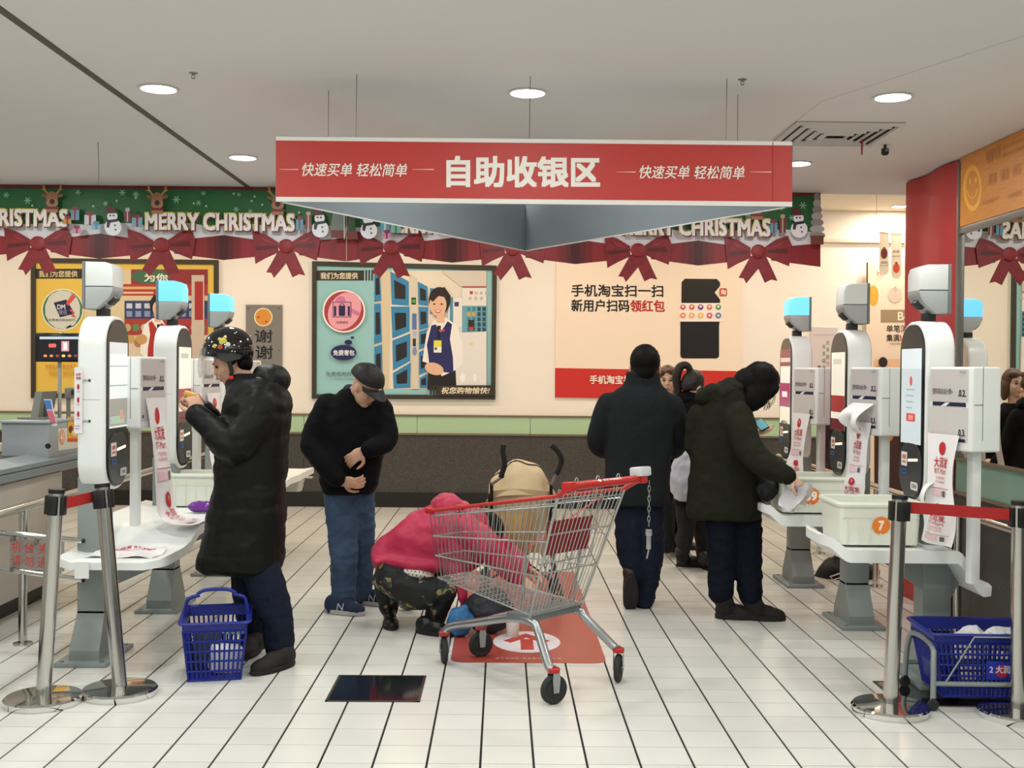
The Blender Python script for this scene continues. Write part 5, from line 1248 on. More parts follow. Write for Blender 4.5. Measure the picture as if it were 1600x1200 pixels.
for nm, (g_, nr, *_r) in wheels.items():
    n_ = V((nr[0], nr[1], 0)).normalized(); d_ = V((-n_.y, n_.x, 0)); c_ = V((g_.x, g_.y, 0.066))
    B().lathe((g_.x, g_.y, 0.142), [(0.026, 0.0), (0.028, 0.004), (0.028, 0.018), (0.024, 0.022)], 18).build('caster_collar', REDP, ct_)
    w_ = B(); rings = []
    for r, o_ in ((0.001, -0.016), (0.03, -0.016), (0.034, -0.012), (0.058, -0.015), (0.066, -0.008), (0.066, 0.008), (0.058, 0.015), (0.034, 0.012), (0.03, 0.016), (0.001, 0.016)):
        rings.append(w_.ring(c_+n_*o_, d_*r, V((0, 0, 1))*r, 28))
    w_.skin(rings); w_.build('wheel', RUBBER, ct_)
    for s_ in (-1, 1):
        B().prism([c_+n_*s_*0.022+d_*a+V((0, 0, z)) for a, z in ((-0.014, -0.012), (0.014, -0.012), (0.02, 0.05), (0.016, 0.078), (-0.016, 0.078), (-0.02, 0.05))], n_*0.003*s_).build('caster_fork', CH, ct_, smooth=20)
    B().cyl(c_-n_*0.027, c_+n_*0.027, 0.008, 10).build('axle', CH, ct_)

# ================================================================ pushchair
ST = 7.25
sx0 = P(815, 900, ST).x
pc = thing('pushchair', (sx0, ST, 0), 'beige folding pushchair with black curved handles behind the cart', 'stroller')
BEI = M('beige_canvas', 'BFA985', 0.8, var=0.08, vscale=9, bump=0.25, bscale=18)
BEI2 = M('tan_canvas', '9C7B48', 0.8, var=0.15, vscale=10)
hc = P(814, 778, ST)
def hood(u, v):
    a = PI*u; el = v*1.75-0.12                 # across, front to back
    r = 0.225+0.006*math.sin(el*9)
    fold = 0.012*math.sin(8*a)*math.sin(2*el)
    return V((hc.x+(r+fold)*math.cos(a)*(0.92+0.08*math.sin(el)), ST+0.10-0.20*math.sin(el*0.9)*math.sin(a)-0.02+0.18*(1-v), hc.z-0.05+(0.285*math.sin(a)*math.cos(el-0.35)+fold)+0.0))
B().grid(hood, 26, 14, 0.004).build('hood', BEI, pc)
for v_ in (0.02, 0.42):
    B().tube([hood(i/20, v_)+V((0, -0.006, 0.004)) for i in range(21)], 0.005, 6).build('hood_piping', M('piping_dark', '2A2420', 0.6), pc)
def backp(u, v): 
    return V((hc.x+(u-0.5)*(0.41-0.07*v)+0.0, ST-0.06-0.05*math.sin(PI*u)+0.10*v+0.012*math.sin(6*u+4*v), hc.z+0.05-0.42*v+0.02*math.sin(PI*u)))
B().grid(backp, 14, 14, 0.006).build('back_panel', BEI, pc)
def bagp(u, v): return V((hc.x-0.04+(u-0.5)*0.26, ST-0.14-0.05*math.sin(PI*u)*math.sin(PI*v), hc.z-0.08-0.26*v+0.01*math.sin(9*u)))
B().grid(bagp, 12, 10, 0.01).build('rear_pouch', BEI2, pc)
B().box((hc.x, ST+0.14, 0.42), (0.30, 0.28, 0.05), (0.15, 0, 0), 0.02, 3).build('seat', BEI, pc)
fr_ = M('frame_black', '1A1A1A', 0.4, 0.3)
for s_ in (-1, 1):
    xx = hc.x+s_*0.19; xw = hc.x+s_*0.23
    B().tube([(xx, ST-0.12, hc.z+0.11), (xx, ST-0.02, 0.45), (xw, ST+0.36, 0.12)], 0.011, 8).build('frame_tube', fr_, pc)
    B().tube([(xx, ST+0.08, 0.52), (xw, ST-0.16, 0.10)], 0.011, 8).build('frame_tube', fr_, pc)
    for yy_ in (ST-0.16, ST+0.36):
        for o_ in (-0.022, 0.022):
            B().lathe((xw+o_-0.009, yy_, 0.07), [(0.001, 0), (0.05, 0), (0.07, 0.004), (0.07, 0.014), (0.05, 0.018), (0.001, 0.018)], 20, 'X').build('wheel', RUBBER, pc)
        B().cyl((xw-0.04, yy_, 0.07), (xw+0.04, yy_, 0.07), 0.008, 8).build('axle', fr_, pc)
    B().box((xx+s_*0.01, ST-0.06, hc.z+0.0), (0.03, 0.04, 0.07), None, 0.008).build('hood_joint', fr_, pc)
B().tube([(hc.x-0.23, ST-0.16, 0.14), (hc.x+0.23, ST+0.1, 0.42)], 0.008, 6).tube([(hc.x+0.23, ST-0.16, 0.14), (hc.x-0.23, ST+0.1, 0.42)], 0.008, 6).build('cross_brace', fr_, pc)
for pts, nm in (([(787, 694), (785.5, 705), (788, 718), (788, 728), (785, 738), (783, 746)], 'l'), ([(861, 695), (868, 701), (875, 711), (877, 721), (874, 731), (869, 741)], 'r')):
    q_ = [P(a, c, ST-0.16+0.004*i) for i, (a, c) in enumerate(pts)]
    B().tube(smooth_path(q_, 4), 0.0175, 12).build('grip_handle', M('foam_black', '121313', 0.7), pc)
    e = q_[-1]; B().tube([e, V((hc.x+(-0.19 if nm == 'l' else 0.19), ST-0.12, hc.z+0.10))], 0.010, 8).build('handle_tube', M('tube_grey', '8A8484', 0.4, 0.5), pc)
# ================================================================ people
DG = None
def remesh(b, name, mat, parent=None, vox=0.01, it=4, wr=None, loc=None):
    """union of overlapping closed shapes as one continuous, smoothed surface"""
    me = bpy.data.meshes.new('tmp'); bmesh.ops.recalc_face_normals(b.bm, faces=b.bm.faces[:]); b.bm.to_mesh(me); b.bm.free()
    o = bpy.data.objects.new('tmp', me); COL.objects.link(o)
    r = o.modifiers.new('r', 'REMESH'); r.mode = 'VOXEL'; r.voxel_size = vox; r.use_smooth_shade = True
    s = o.modifiers.new('s', 'SMOOTH'); s.factor = 0.5; s.iterations = it
    dg = bpy.context.evaluated_depsgraph_get(); dg.update()
    out = bpy.data.meshes.new_from_object(o.evaluated_get(dg), depsgraph=dg)
    bpy.data.objects.remove(o); bpy.data.meshes.remove(me)
    out.name = name
    if wr:
        ns = [v.normal.copy() for v in out.vertices]
        for v, n in zip(out.vertices, ns): v.co += n*wr(v.co)
    base = wm(parent) if parent is not None else (Matrix.Translation(loc) if loc is not None else Matrix.Identity(4))
    out.transform(base.inverted()); out.shade_smooth(); out.materials.clear()
    ob = link(name, out, parent, mat)
    if loc is not None: ob.location = loc
    return ob
def limb(b, pts, rad, n=14, flat=1.0, k=4):
    pts = [V(p) for p in pts]; sp = smooth_path(pts, k) if len(pts) > 2 else pts
    m_ = len(sp)-1; rr = []
    for i in range(len(sp)):
        x = i/m_*(len(rad)-1); j = min(int(x), len(rad)-2); rr.append(rad[j]+(rad[j+1]-rad[j])*(x-j))
    b.tube(sp, 0, n, rad=rr, flat=flat)
    b.ell(sp[0], (rr[0],)*3, None, 12, 8); b.ell(sp[-1], (rr[-1],)*3, None, 12, 8)
def rows(b, Y, rws, n=24):
    """stack of level sections measured in the photo: (x left, x right, y, half depth, depth shift)"""
    rg = []
    for r in rws:
        xl, xr, y, ry = r[:4]; dy = r[4] if len(r) > 4 else 0.0
        a, c = P(xl, y, Y+dy), P(xr, y, Y+dy); m_ = (a+c)/2; rx = (c.x-a.x)/2
        ring = []
        for i in range(n):
            t = 2*PI*i/n; cx_, sy_ = math.cos(t), math.sin(t)
            ring.append(b.bm.verts.new((m_.x+rx*math.copysign(abs(cx_)**0.85, cx_), m_.y+ry*math.copysign(abs(sy_)**0.85, sy_), m_.z)))
        rg.append(ring)
    b.skin(rg)
def frame(face, pitch, tilt=0.0):
    """head axes: x = where the face looks, y = its left, z = up"""
    f = V((face[0], face[1], 0)).normalized(); l = V((-f.y, f.x, 0)); u = V((0, 0, 1))
    f2 = f*math.cos(pitch)-u*math.sin(pitch); u2 = u*math.cos(pitch)+f*math.sin(pitch)
    l2 = l*math.cos(tilt)+u2*math.sin(tilt); u3 = u2*math.cos(tilt)-l*math.sin(tilt)
    return Matrix((f2, l2, u3)).transposed()
def head(b, c, R, s=1.0, ear=0.076):
    def E(p, r, rot=None):
        m_ = R if rot is None else R @ Matrix.Rotation(rot, 3, 'Y'); b.ell(c+R @ (V(p)*s), [x*s for x in r], m_, 18, 14)
    E((-0.014, 0, 0.022), (0.094, 0.076, 0.096)); E((0.020, 0, -0.040), (0.070, 0.062, 0.078)); E((0.048, 0, -0.092), (0.034, 0.036, 0.026))
    E((0.040, 0, -0.025), (0.045, 0.064, 0.05)); E((0.072, 0, 0.022), (0.018, 0.052, 0.014)); E((0.084, 0, -0.002), (0.013, 0.010, 0.024), -0.25); E((0.094, 0, -0.022), (0.015, 0.015, 0.012))
    E((0.076, 0, -0.062), (0.013, 0.024, 0.008)); E((0.074, 0, -0.073), (0.012, 0.020, 0.007))
    for sy in (-1, 1): E((-0.005, sy*ear, -0.012), (0.018, 0.009, 0.032)); E((0.066, sy*0.034, -0.03), (0.018, 0.02, 0.02))
def face_parts(body, c, R, s=1.0, lips='A8645A', brow='2A201C'):
    for sy in (-1, 1):
        B().ell(c+R @ (V((0.0745, sy*0.030, 0.004))*s), [x*s for x in (0.009, 0.0135, 0.0062)], R).build('eye', M('eye_dark', '1E1613', 0.2), body)
        B().ell(c+R @ (V((0.084, sy*0.032, 0.026))*s), [x*s for x in (0.006, 0.020, 0.0035)], R).build('eyebrow', M('brow_'+brow, brow, 0.8), body)
    B().ell(c+R @ (V((0.085, 0, -0.067))*s), [x*s for x in (0.006, 0.021, 0.008)], R).build('lips', M('lips_'+lips, lips, 0.5), body)
def hand(b, wrist, d, back, thumb, curl=0.5, s=1.0, spread=1.0):
    """d: pointing direction, back: normal of the back of the hand, thumb: +1/-1 side along d x back"""
    d = V(d).normalized(); back = V(back); back = (back-d*d.dot(back)).normalized(); sd = d.cross(back)*thumb
    R = Matrix((d, sd, back)).transposed()
    b.ell(wrist+d*0.05*s, (0.05*s, 0.040*s, 0.016*s), R, 14, 10); b.ell(wrist+d*0.012*s, (0.03*s, 0.029*s, 0.021*s), R, 12, 8)
    for k, (o_, ln) in enumerate(((0.028, 0.078), (0.010, 0.088), (-0.009, 0.082), (-0.027, 0.065))):
        p_ = wrist+d*0.085*s+sd*o_*s; q_ = [wrist+d*0.05*s+sd*o_*0.8*s, p_]; a = curl*0.35
        for j in range(3):
            a += curl*0.62; dr_ = d*math.cos(a)-back*math.sin(a)+sd*(0.06*(1.5-k)*spread); q_.append(q_[-1]+dr_.normalized()*ln*s*(0.42, 0.32, 0.26)[j])
        limb(b, q_, [0.0095*s, 0.0095*s, 0.0085*s, 0.0075*s], 8, k=2)
    t0 = wrist+d*0.03*s+sd*0.028*s; t1_ = t0+(d*0.5+sd*0.8-back*0.3).normalized()*0.035*s; t2_ = t1_+(d*0.85+sd*0.25-back*0.5*curl).normalized()*0.032*s; t3_ = t2_+(d*0.9-back*0.6*curl).normalized()*0.025*s
    limb(b, [t0, t1_, t2_, t3_], [0.012*s, 0.0115*s, 0.010*s, 0.008*s], 8, k=2)
def shoe(b, heel, toe, w_=0.045, h=0.085, up=0.02):
    """heel, toe: floor points under the shoe"""
    d = (toe-heel); ln = d.length; d.normalize(); z = V((0, 0, 1)); s_ = d.cross(z)
    R = Matrix((d, -s_, z)).transposed()
    b.ell(heel+d*ln*0.22+z*h*0.52, (ln*0.24, w_*0.85, h*0.62), R, 16, 10); b.ell(heel+d*ln*0.70+z*h*0.34, (ln*0.32, w_, h*0.40), R, 16, 10); b.ell(heel+d*ln*0.48+z*h*0.46, (ln*0.30, w_*0.85, h*0.50), R, 16, 10)
    b.box(heel+d*ln*0.5+z*0.016, (ln*0.80, w_*1.6, 0.032), R, 0.012)
def sole(parent, heel, toe, w_, mat, h=0.022):
    d = (toe-heel); ln = d.length; d.normalize(); z = V((0, 0, 1)); s_ = d.cross(z); pts = []
    for i in range(20):
        t = 2*PI*i/20; x = 0.5+0.52*math.cos(t); pts.append(heel+d*ln*x+s_*(w_*1.12*math.sin(t)*(0.82+0.2*x))+z*0.002)
    B().prism(pts, z*h, 0.003, 1).build('sole', mat, parent)
def folds(amp=0.006, f=(9, 9, 14), seed=0, quilt=0.0, period=0.11):
    def w_(c):
        r = amp*noise.fractal(V((c.x*f[0]+seed, c.y*f[1], c.z*f[2])), 1.0, 2.0, 3)
        if quilt: r += quilt*(abs(math.sin(c.z*PI/period+0.25*math.sin(c.x*8)))**0.5-0.8)
        return r
    return w_
SKIN = M('skin', 'B98F75', 0.55, var=0.05, vscale=14)
SKIN2 = M('skin_pale', 'D2AA8E', 0.55, var=0.05, vscale=14)
HAIR = M('black_hair', '080707', 0.6, spec=0.15, bump=0.5, bscale=60, stretch=(1, 1, 0.2))
BRHAIR = M('brown_hair', '4E3322', 0.45, bump=0.5, bscale=60, stretch=(1, 1, 0.2))
DENIM = M('dark_denim', '151B2A', 0.85, spec=0.2, var=0.18, vscale=12, bump=0.2, bscale=120)
DENIM2 = M('mid_denim', '3C4E66', 0.85, spec=0.2, var=0.2, vscale=10, bump=0.2, bscale=120)
def under(b, *paths):
    for pts, r in paths: limb(b, pts, [r, r], 10)

# ---------------------------------------------------------------- man in helmet and long black coat
Y = 5.7; q = lambda x, y, d=0.0: P(x, y, Y+d)
foot = G(420, 1040); foot.z = 0
hcn = q(361, 566); R = frame((-1, -0.12), 0.42)
b = B(); head(b, hcn, R, 0.96); limb(b, [q(368, 575), q(382, 600), q(392, 640)], [0.055, 0.056, 0.07])
limb(b, [q(395, 640), q(395, 740), q(395, 820)], [0.12, 0.11, 0.11]); limb(b, [q(398, 850, -0.05), q(425, 940, -0.07), q(434, 1000, -0.08)], [0.06, 0.05, 0.04]); limb(b, [q(388, 850, 0.08), q(393, 940, 0.16), q(394, 985, 0.22)], [0.06, 0.05, 0.04])
limb(b, [q(405, 628, -0.15), q(366, 698, -0.19), q(312, 648, -0.14)], [0.05, 0.045, 0.032]); limb(b, [q(398, 628, 0.13), q(360, 690, 0.14), q(318, 640, 0.05)], [0.05, 0.045, 0.032])
hand(b, q(312, 648, -0.14), q(298, 612, -0.10)-q(312, 648, -0.14), (0.45, -0.9, 0.1), -1, 0.75); hand(b, q(318, 640, 0.05), q(300, 615, 0.0)-q(318, 640, 0.05), (0.3, 0.9, 0.2), 1, 0.75)
p1 = tag(remesh(b, 'person', SKIN, None, 0.0055, 3, loc=foot), 'man in black helmet and long black padded coat using left kiosks', 'person')
face_parts(p1, hcn, R, 0.96)
b = B(); b.ell(hcn+R @ V((-0.055, 0, -0.02)), (0.05, 0.074, 0.06), R); remesh(b, 'hair', HAIR, p1, 0.008, 2)
b = B()
rows(b, Y, [(318, 436, 895, .17), (307, 440, 886, .20), (312, 443, 862, .205), (322, 446, 825, .205), (331, 446, 785, .20), (336, 446, 745, .195), (339, 450, 705, .195), (344, 454, 665, .20), (349, 455, 632, .20), (356, 452, 610, .185), (366, 446, 592, .15), (374, 436, 582, .10)])
limb(b, [q(404, 630, -0.13), q(392, 668, -0.19), q(366, 700, -0.20), q(334, 672, -0.17), q(308, 648, -0.14)], [0.095, 0.088, 0.088, 0.074, 0.055])
limb(b, [q(398, 630, 0.13), q(385, 668, 0.17), q(360, 695, 0.15), q(334, 665, 0.09), q(318, 642, 0.055)], [0.095, 0.088, 0.085, 0.072, 0.055])
limb(b, [q(376, 612), q(376, 600)], [0.085, 0.078])
remesh(b, 'padded_coat', M('black_nylon', '0A0B0B', 0.5, spec=0.22, bump=0.15, bscale=25), p1, 0.011, 4, folds(0.010, (7, 7, 10), 3, 0.006, 0.115))
b = B(); b.ell(q(428, 594), (0.085, 0.135, 0.080), Matrix.Rotation(0.5, 3, 'Y')); b.ell(q(415, 588), (0.07, 0.12, 0.06)); remesh(b, 'hood', M('black_nylon'), p1, 0.010, 4, folds(0.008, (12, 12, 12), 5))
b = B(); b.ell(q(395, 850), (0.15, 0.14, 0.12)); limb(b, [q(398, 862, -0.05), q(420, 925, -0.07), q(433, 972, -0.07), q(438, 1018, -0.07)], [0.10, 0.095, 0.082, 0.072]); limb(b, [q(388, 865, 0.08), q(391, 930, 0.16), q(394, 970, 0.22), q(395, 1004, 0.25)], [0.10, 0.092, 0.078, 0.068])
remesh(b, 'jeans', DENIM, p1, 0.010, 3, folds(0.007, (14, 14, 22), 9))
SH = M('black_suede', '1C1816', 0.8)
h1, e1 = G(459, 1038), G(389, 1058); h2, e2 = G(405, 1014), G(379, 1030)
for nm, h_, e_, an in (('a', h1, e1, q(440, 1012, -0.06)), ('b', h2, e2, q(395, 996, 0.24))):
    b = B(); shoe(b, h_, h_+(e_-h_).normalized()*0.275, 0.05, 0.10); limb(b, [h_+(e_-h_).normalized()*0.07+V((0, 0, 0.06)), an], [0.055, 0.062]); s_ = remesh(b, 'boot', SH, p1, 0.008, 3)
    sole(s_, h_, h_+(e_-h_).normalized()*0.275, 0.05, M('sole_black', '141212', 0.7))
# helmet
hel = q(357, 548); RH = frame((-1, -0.12), 0.30)
HEL = M('gloss_black', '0B0C0D', 0.08, coat=0.6)
hm_ = tag(bpy.data.objects.new('riding_helmet', None), 'glossy black open-face riding helmet with clear visor on the coat wearer', 'helmet'); COL.objects.link(hm_); hm_.location = hel
def shell(u, v):
    a = 2*PI*u; lo_ = -0.42-0.20*max(0, -math.cos(a))+0.50*max(0, math.cos(a))**0.7-0.55*max(0, 1-abs(abs(((u*2) % 2)-1)-0.5)/0.16)*0.6
    el = PI/2+(lo_-PI/2)*v
    return hel+RH @ V((0.128*math.cos(el)*math.cos(a), 0.118*math.cos(el)*math.sin(a), 0.118*math.sin(el)))
b = B(); b.grid(shell, 40, 16, 0.008); bmesh.ops.remove_doubles(b.bm, verts=b.bm.verts[:], dist=1e-5); sh_ = b.build('helmet_shell', HEL, hm_)
b = B()
random.seed(3)
for i in range(34):
    a = random.random()*2*PI; el = random.uniform(-0.2, 1.2); p_ = hel+RH @ V((0.1325*math.cos(el)*math.cos(a), 0.1225*math.cos(el)*math.sin(a), 0.1225*math.sin(el))); b.ell(p_, (0.0035,)*3, None, 6, 4)
o = b.build('star_dots', M('dot_white', 'D8D8D8', 0.4), hm_); o['kind'] = 'stuff'
def visor(u, v):
    a = PI+(u-0.5)*2.0; r = 0.148+0.05*v; return hel+RH @ V((r*math.cos(a)*0.96-0.0, 0.112*math.sin(a), 0)) + RH @ V((0.06*v+0.255 if False else 0.0, 0, 0)) + RH @ V((0.0, 0, 0.035-0.125*v)) if False else hel+RH @ V((0.132+0.045*math.sin(PI*0.5*v)-0.10*(1-math.cos((u-0.5)*2.0)), 0.125*math.sin((u-0.5)*2.0), 0.045-0.135*v))
B().grid(visor, 14, 8, 0.002).build('visor', M('clear_visor', 'E8EEF0', 0.03, trans=0.9, alpha=0.45), hm_)
sd_ = RH @ V((0, 1, 0)); sgn = 1 if sd_.y < 0 else -1
fl_ = lambda x, z: hel+RH @ V((x, sgn*0.119, z))
stp = [hel+RH @ V((-0.005, sgn*0.110, -0.075)), q(366, 588, -0.075), q(364, 600, -0.05)]
B().tube([hel+RH @ V((0.0, sgn*0.108, -0.06)), q(362, 580, -0.095), q(360, 602, -0.075)], 0.011, 8, flat=0.35, side=(1, 0, 0)).build('chin_strap', BLACKP, hm_); B().box(q(361, 590, -0.10), (0.024, 0.008, 0.018), None, 0.003).build('strap_buckle', REDP, hm_)
for x, z, r, c in ((0.0, 0.045, 0.020, 'B9B04A'), (0.014, 0.062, 0.009, 'B9B04A'), (-0.014, 0.062, 0.009, 'B9B04A'), (0.045, 0.035, 0.011, 'A8A83E'), (0.02, 0.022, 0.012, 'A8382E'), (-0.02, 0.024, 0.012, 'C8C4B8')):
    d_ = V((x, math.sqrt(max(0.0001, 1-(x/0.132)**2-(z/0.122)**2))*0.122*sgn, z)); B().ell(hel+RH @ d_, (r, 0.004, r), RH).build('sticker_spot', M('sticker_'+c, c, 0.4), hm_)
it = q(299, 617, -0.05)
tag(B().box(it, (0.075, 0.035, 0.028), (0.1, 0.3, 0.2), 0.01).build('snack_item', M('snack_yellow', 'C8A04A', 0.5)), 'small yellow item held in both hands by the helmeted man', 'snack')

# ---------------------------------------------------------------- man in cap
Y = 6.8
foot = G(545, 950); foot.z = 0
hcn = q(572, 605, -0.15); R = frame((0.80, -0.6), 0.66)
b = B(); head(b, hcn, R, 0.93); limb(b, [q(568, 607, -0.12), q(556, 618, -0.02), q(550, 640, 0.02)], [0.056, 0.058, 0.07])
limb(b, [q(550, 645), q(548, 690), q(545, 725)], [0.12, 0.11, 0.10]); limb(b, [q(530, 755), q(536, 850), q(538, 910, 0.04)], [0.06, 0.045, 0.038]); limb(b, [q(560, 755, 0.06), q(564, 840, 0.18), q(564, 895, 0.26)], [0.06, 0.045, 0.038])
w1, w2 = q(533, 752, -0.20), q(570, 703, -0.20)
limb(b, [q(512, 634), q(488, 695, -0.06), w1], [0.05, 0.045, 0.032]); limb(b, [q(594, 640), q(603, 690, -0.08), w2], [0.05, 0.045, 0.032])
hand(b, w1, (0.85, -0.1, -0.1), (0.1, -0.9, -0.3), 1, 0.7); hand(b, w2, (-0.8, -0.1, -0.55), (0.15, -0.95, 0.2), -1, 0.6)
p2 = tag(remesh(b, 'person', SKIN, None, 0.0055, 3, loc=foot), 'man in dark cap and black jacket looking down at his pocket', 'person')
face_parts(p2, hcn, R, 0.93)
BLK = M('black_wool', '090A0C', 0.85, spec=0.15, bump=0.1, bscale=60)
b = B(); rows(b, Y, [(506, 584, 770, .15), (500, 592, 755, .155), (500, 597, 725, .155), (499, 601, 690, .15), (502, 604, 655, .145), (510, 600, 632, .13), (524, 592, 617, .11), (538, 580, 606, .085)])
limb(b, [q(513, 636, -0.01), q(495, 668, -0.05), q(489, 697, -0.08), q(510, 727, -0.16), q(528, 748, -0.20)], [0.085, 0.078, 0.074, 0.066, 0.055]); limb(b, [q(592, 640, -0.01), q(602, 665, -0.05), q(602, 688, -0.10), q(588, 698, -0.17), q(577, 702, -0.20)], [0.085, 0.074, 0.070, 0.062, 0.055])
remesh(b, 'jacket', BLK, p2, 0.010, 4, folds(0.008, (9, 9, 12), 21))
b = B(); limb(b, [q(553, 612, 0.06), q(545, 610, 0.0), q(549, 616, -0.05)], [0.04, 0.04, 0.03]); remesh(b, 'collar', M('navy_knit', '1A2438', 0.9), p2, 0.009, 2)
b = B(); b.ell(q(545, 752), (0.135, 0.125, 0.11)); limb(b, [q(530, 768, 0), q(537, 860, 0.02), q(537, 938, 0.07)], [0.10, 0.088, 0.076]); limb(b, [q(560, 768, 0.06), q(565, 850, 0.18), q(564, 922, 0.28)], [0.10, 0.085, 0.074]); remesh(b, 'jeans', DENIM2, p2, 0.010, 3, folds(0.008, (14, 14, 22), 33))
SNK = M('navy_mesh', '1B2644', 0.8)
for h_, e_ in ((G(508, 957), G(566, 962)), (G(558, 943), G(602, 947))):
    d_ = (e_-h_).normalized(); e_ = h_+d_*0.265; b = B(); shoe(b, h_, e_, 0.046, 0.105); s_ = remesh(b, 'sneaker', SNK, p2, 0.007, 3)
    sole(s_, h_, e_, 0.046, M('sole_grey', 'A9A7A2', 0.6), 0.026)
    A = Art(lambda a, c, H=h_, D=d_: H+D*a+V((0, -0.052, 0.075-c)), (0, -1, 0.2), lift=0.002); A.text('N', 0.085, 0.0, 0.135, 0.042, 'A9AEB8', 0.01, 0.2); A.build('side_letter', s_)
    for k in range(4): p_ = h_+d_*(0.11+0.022*k)+V((0, 0, 0.09-0.008*k)); B().tube([p_+V((0, -0.025, -0.01)), p_, p_+V((0, 0.025, -0.01))], 0.003, 5).build('lace', M('lace_dark', '22263A', 0.8), s_)
cp = tag(bpy.data.objects.new('flat_cap', None), 'dark grey leather cap with short peak on the bowed man', 'cap'); COL.objects.link(cp); RC = frame((0.80, -0.6), 0.56); cc = hcn+RC @ V((-0.010, 0, 0.045)); cp.location = cc
def cap_(u, v):
    a = 2*PI*u; el = PI/2*(1-v)+0.05*v; return cc+RC @ V((0.112*math.cos(el)*math.cos(a)-0.008, 0.097*math.cos(el)*math.sin(a), 0.092*math.sin(el)+0.006*noise.noise(V((a, v*4, 2)))))
CAPM = M('cap_leather', '191716', 0.55, spec=0.3, bump=0.2, bscale=40)
b = B(); b.grid(cap_, 28, 10, 0.006); bmesh.ops.remove_doubles(b.bm, verts=b.bm.verts[:], dist=1e-5); b.build('crown', CAPM, cp)
def bill(u, v):
    a = (u-0.5)*2.2; r = 0.10+0.075*v*math.cos(a*0.75); return cc+RC @ V((r*math.cos(a), 0.098*math.sin(a)*(1-0.05*v), -0.012-0.018*v-0.012*math.cos(a)*v))
B().grid(bill, 14, 6, 0.005).build('peak', CAPM, cp); B().ell(cc+RC @ V((-0.005, 0, 0.094)), (0.008, 0.008, 0.005), RC).build('button', CAPM, cp)

# ---------------------------------------------------------------- crouching woman in pink
Y = 6.5
foot = G(640, 985); foot.z = 0
hcn = q(757, 838, 0.08); R = frame((0.9, 0.3), 0.9)
b = B(); head(b, hcn, R, 0.92); limb(b, [q(748, 836, 0.07), q(728, 830, 0.05), q(700, 838, 0.02)], [0.055, 0.055, 0.08]); limb(b, [q(715, 835), q(660, 850), q(622, 880)], [0.11, 0.11, 0.13])
limb(b, [q(618, 892, -0.08), q(682, 920, -0.14), q(680, 955, -0.08)], [0.07, 0.05, 0.04]); limb(b, [q(612, 890, 0.08), q(606, 915, 0.09), q(607, 940, 0.11)], [0.07, 0.05, 0.04])
limb(b, [q(735, 832, -0.14), q(775, 868, -0.20), q(812, 905, -0.12)], [0.045, 0.04, 0.03]); limb(b, [q(740, 830, 0.18), q(785, 858, 0.26), q(820, 885, 0.22)], [0.045, 0.04, 0.03])
hand(b, q(812, 905, -0.12), (0.8, 0.1, -0.5), (0.3, -0.5, 0.8), 1, 0.5); hand(b, q(820, 885, 0.22), (0.8, -0.1, -0.5), (0.3, 0.5, 0.8), -1, 0.5)
p3 = tag(remesh(b, 'person', SKIN2, None, 0.006, 3, loc=foot), 'woman in hooded pink jacket crouching behind the shopping cart', 'person')
b = B()
def pe(x, y, rx, rz_, ry, rot, d=0.0): b.ell(q(x, y, d), (rx*Y/F, ry, rz_*Y/F), Matrix.Rotation(rot, 3, 'Y'), 20, 14)
limb(b, [q(612, 868), q(640, 858), q(672, 842), q(705, 832), q(728, 828)], [0.125, 0.17, 0.19, 0.19, 0.15]); pe(650, 874, 66, 18, .20, 0.08); pe(720, 850, 48, 44, .19, 0.2)
pe(594, 871, 12, 8, .16, 0.1)
limb(b, [q(730, 828, -0.15), q(758, 850, -0.20), q(776, 868, -0.20), q(806, 898, -0.14)], [0.085, 0.08, 0.075, 0.06]); limb(b, [q(735, 826, 0.17), q(785, 858, 0.25), q(814, 882, 0.22)], [0.085, 0.075, 0.06]); limb(b, [q(712, 888, -0.10), q(722, 930, -0.12), q(726, 956, -0.12)], [0.07, 0.035, 0.012], flat=0.5)
remesh(b, 'pink_jacket', M('pink_nylon', 'B02448', 0.55, bump=0.12, bscale=30), p3, 0.011, 4, folds(0.012, (8, 8, 10), 41))
b = B(); b.ell(q(698, 792, 0.0), (0.10, 0.12, 0.082), Matrix.Rotation(-0.2, 3, 'Y')); b.ell(q(715, 800, 0.02), (0.085, 0.12, 0.07)); b.ell(q(690, 808), (0.09, 0.12, 0.08)); remesh(b, 'jacket_hood', M('pink_nylon'), p3, 0.010, 3, folds(0.009, (14, 14, 14), 44))
FLR = M('floral_black', '141618', 0.7)
nt = FLR.node_tree; bs = nt.nodes['Principled BSDF']; tc = nt.nodes.new('ShaderNodeTexCoord'); vo = nt.nodes.new('ShaderNodeTexVoronoi'); vo.inputs['Scale'].default_value = 38.0; ns2 = nt.nodes.new('ShaderNodeTexNoise'); ns2.inputs['Scale'].default_value = 13.0; rp = nt.nodes.new('ShaderNodeValToRGB'); mxx = nt.nodes.new('ShaderNodeMix'); mxx.data_type = 'RGBA'
rp.color_ramp.elements[0].position = 0.55; rp.color_ramp.elements[1].position = 0.58
nt.links.new(tc.outputs['Object'], vo.inputs['Vector']); nt.links.new(tc.outputs['Object'], ns2.inputs['Vector']); nt.links.new(ns2.outputs['Fac'], rp.inputs['Fac']); nt.links.new(rp.outputs['Color'], mxx.inputs['Factor'])
cr2 = nt.nodes.new('ShaderNodeValToRGB'); cr2.color_ramp.interpolation = 'CONSTANT'
for i, (pos, c) in enumerate(((0.0, '24443E'), (0.3, '8A7A4A'), (0.5, '2A3A3A'), (0.7, '9A8A6A'), (0.85, '6A3A3A'))):
    el_ = cr2.color_ramp.elements[i] if i < 2 else cr2.color_ramp.elements.new(pos); el_.position = pos; el_.color = (*lin(c), 1)
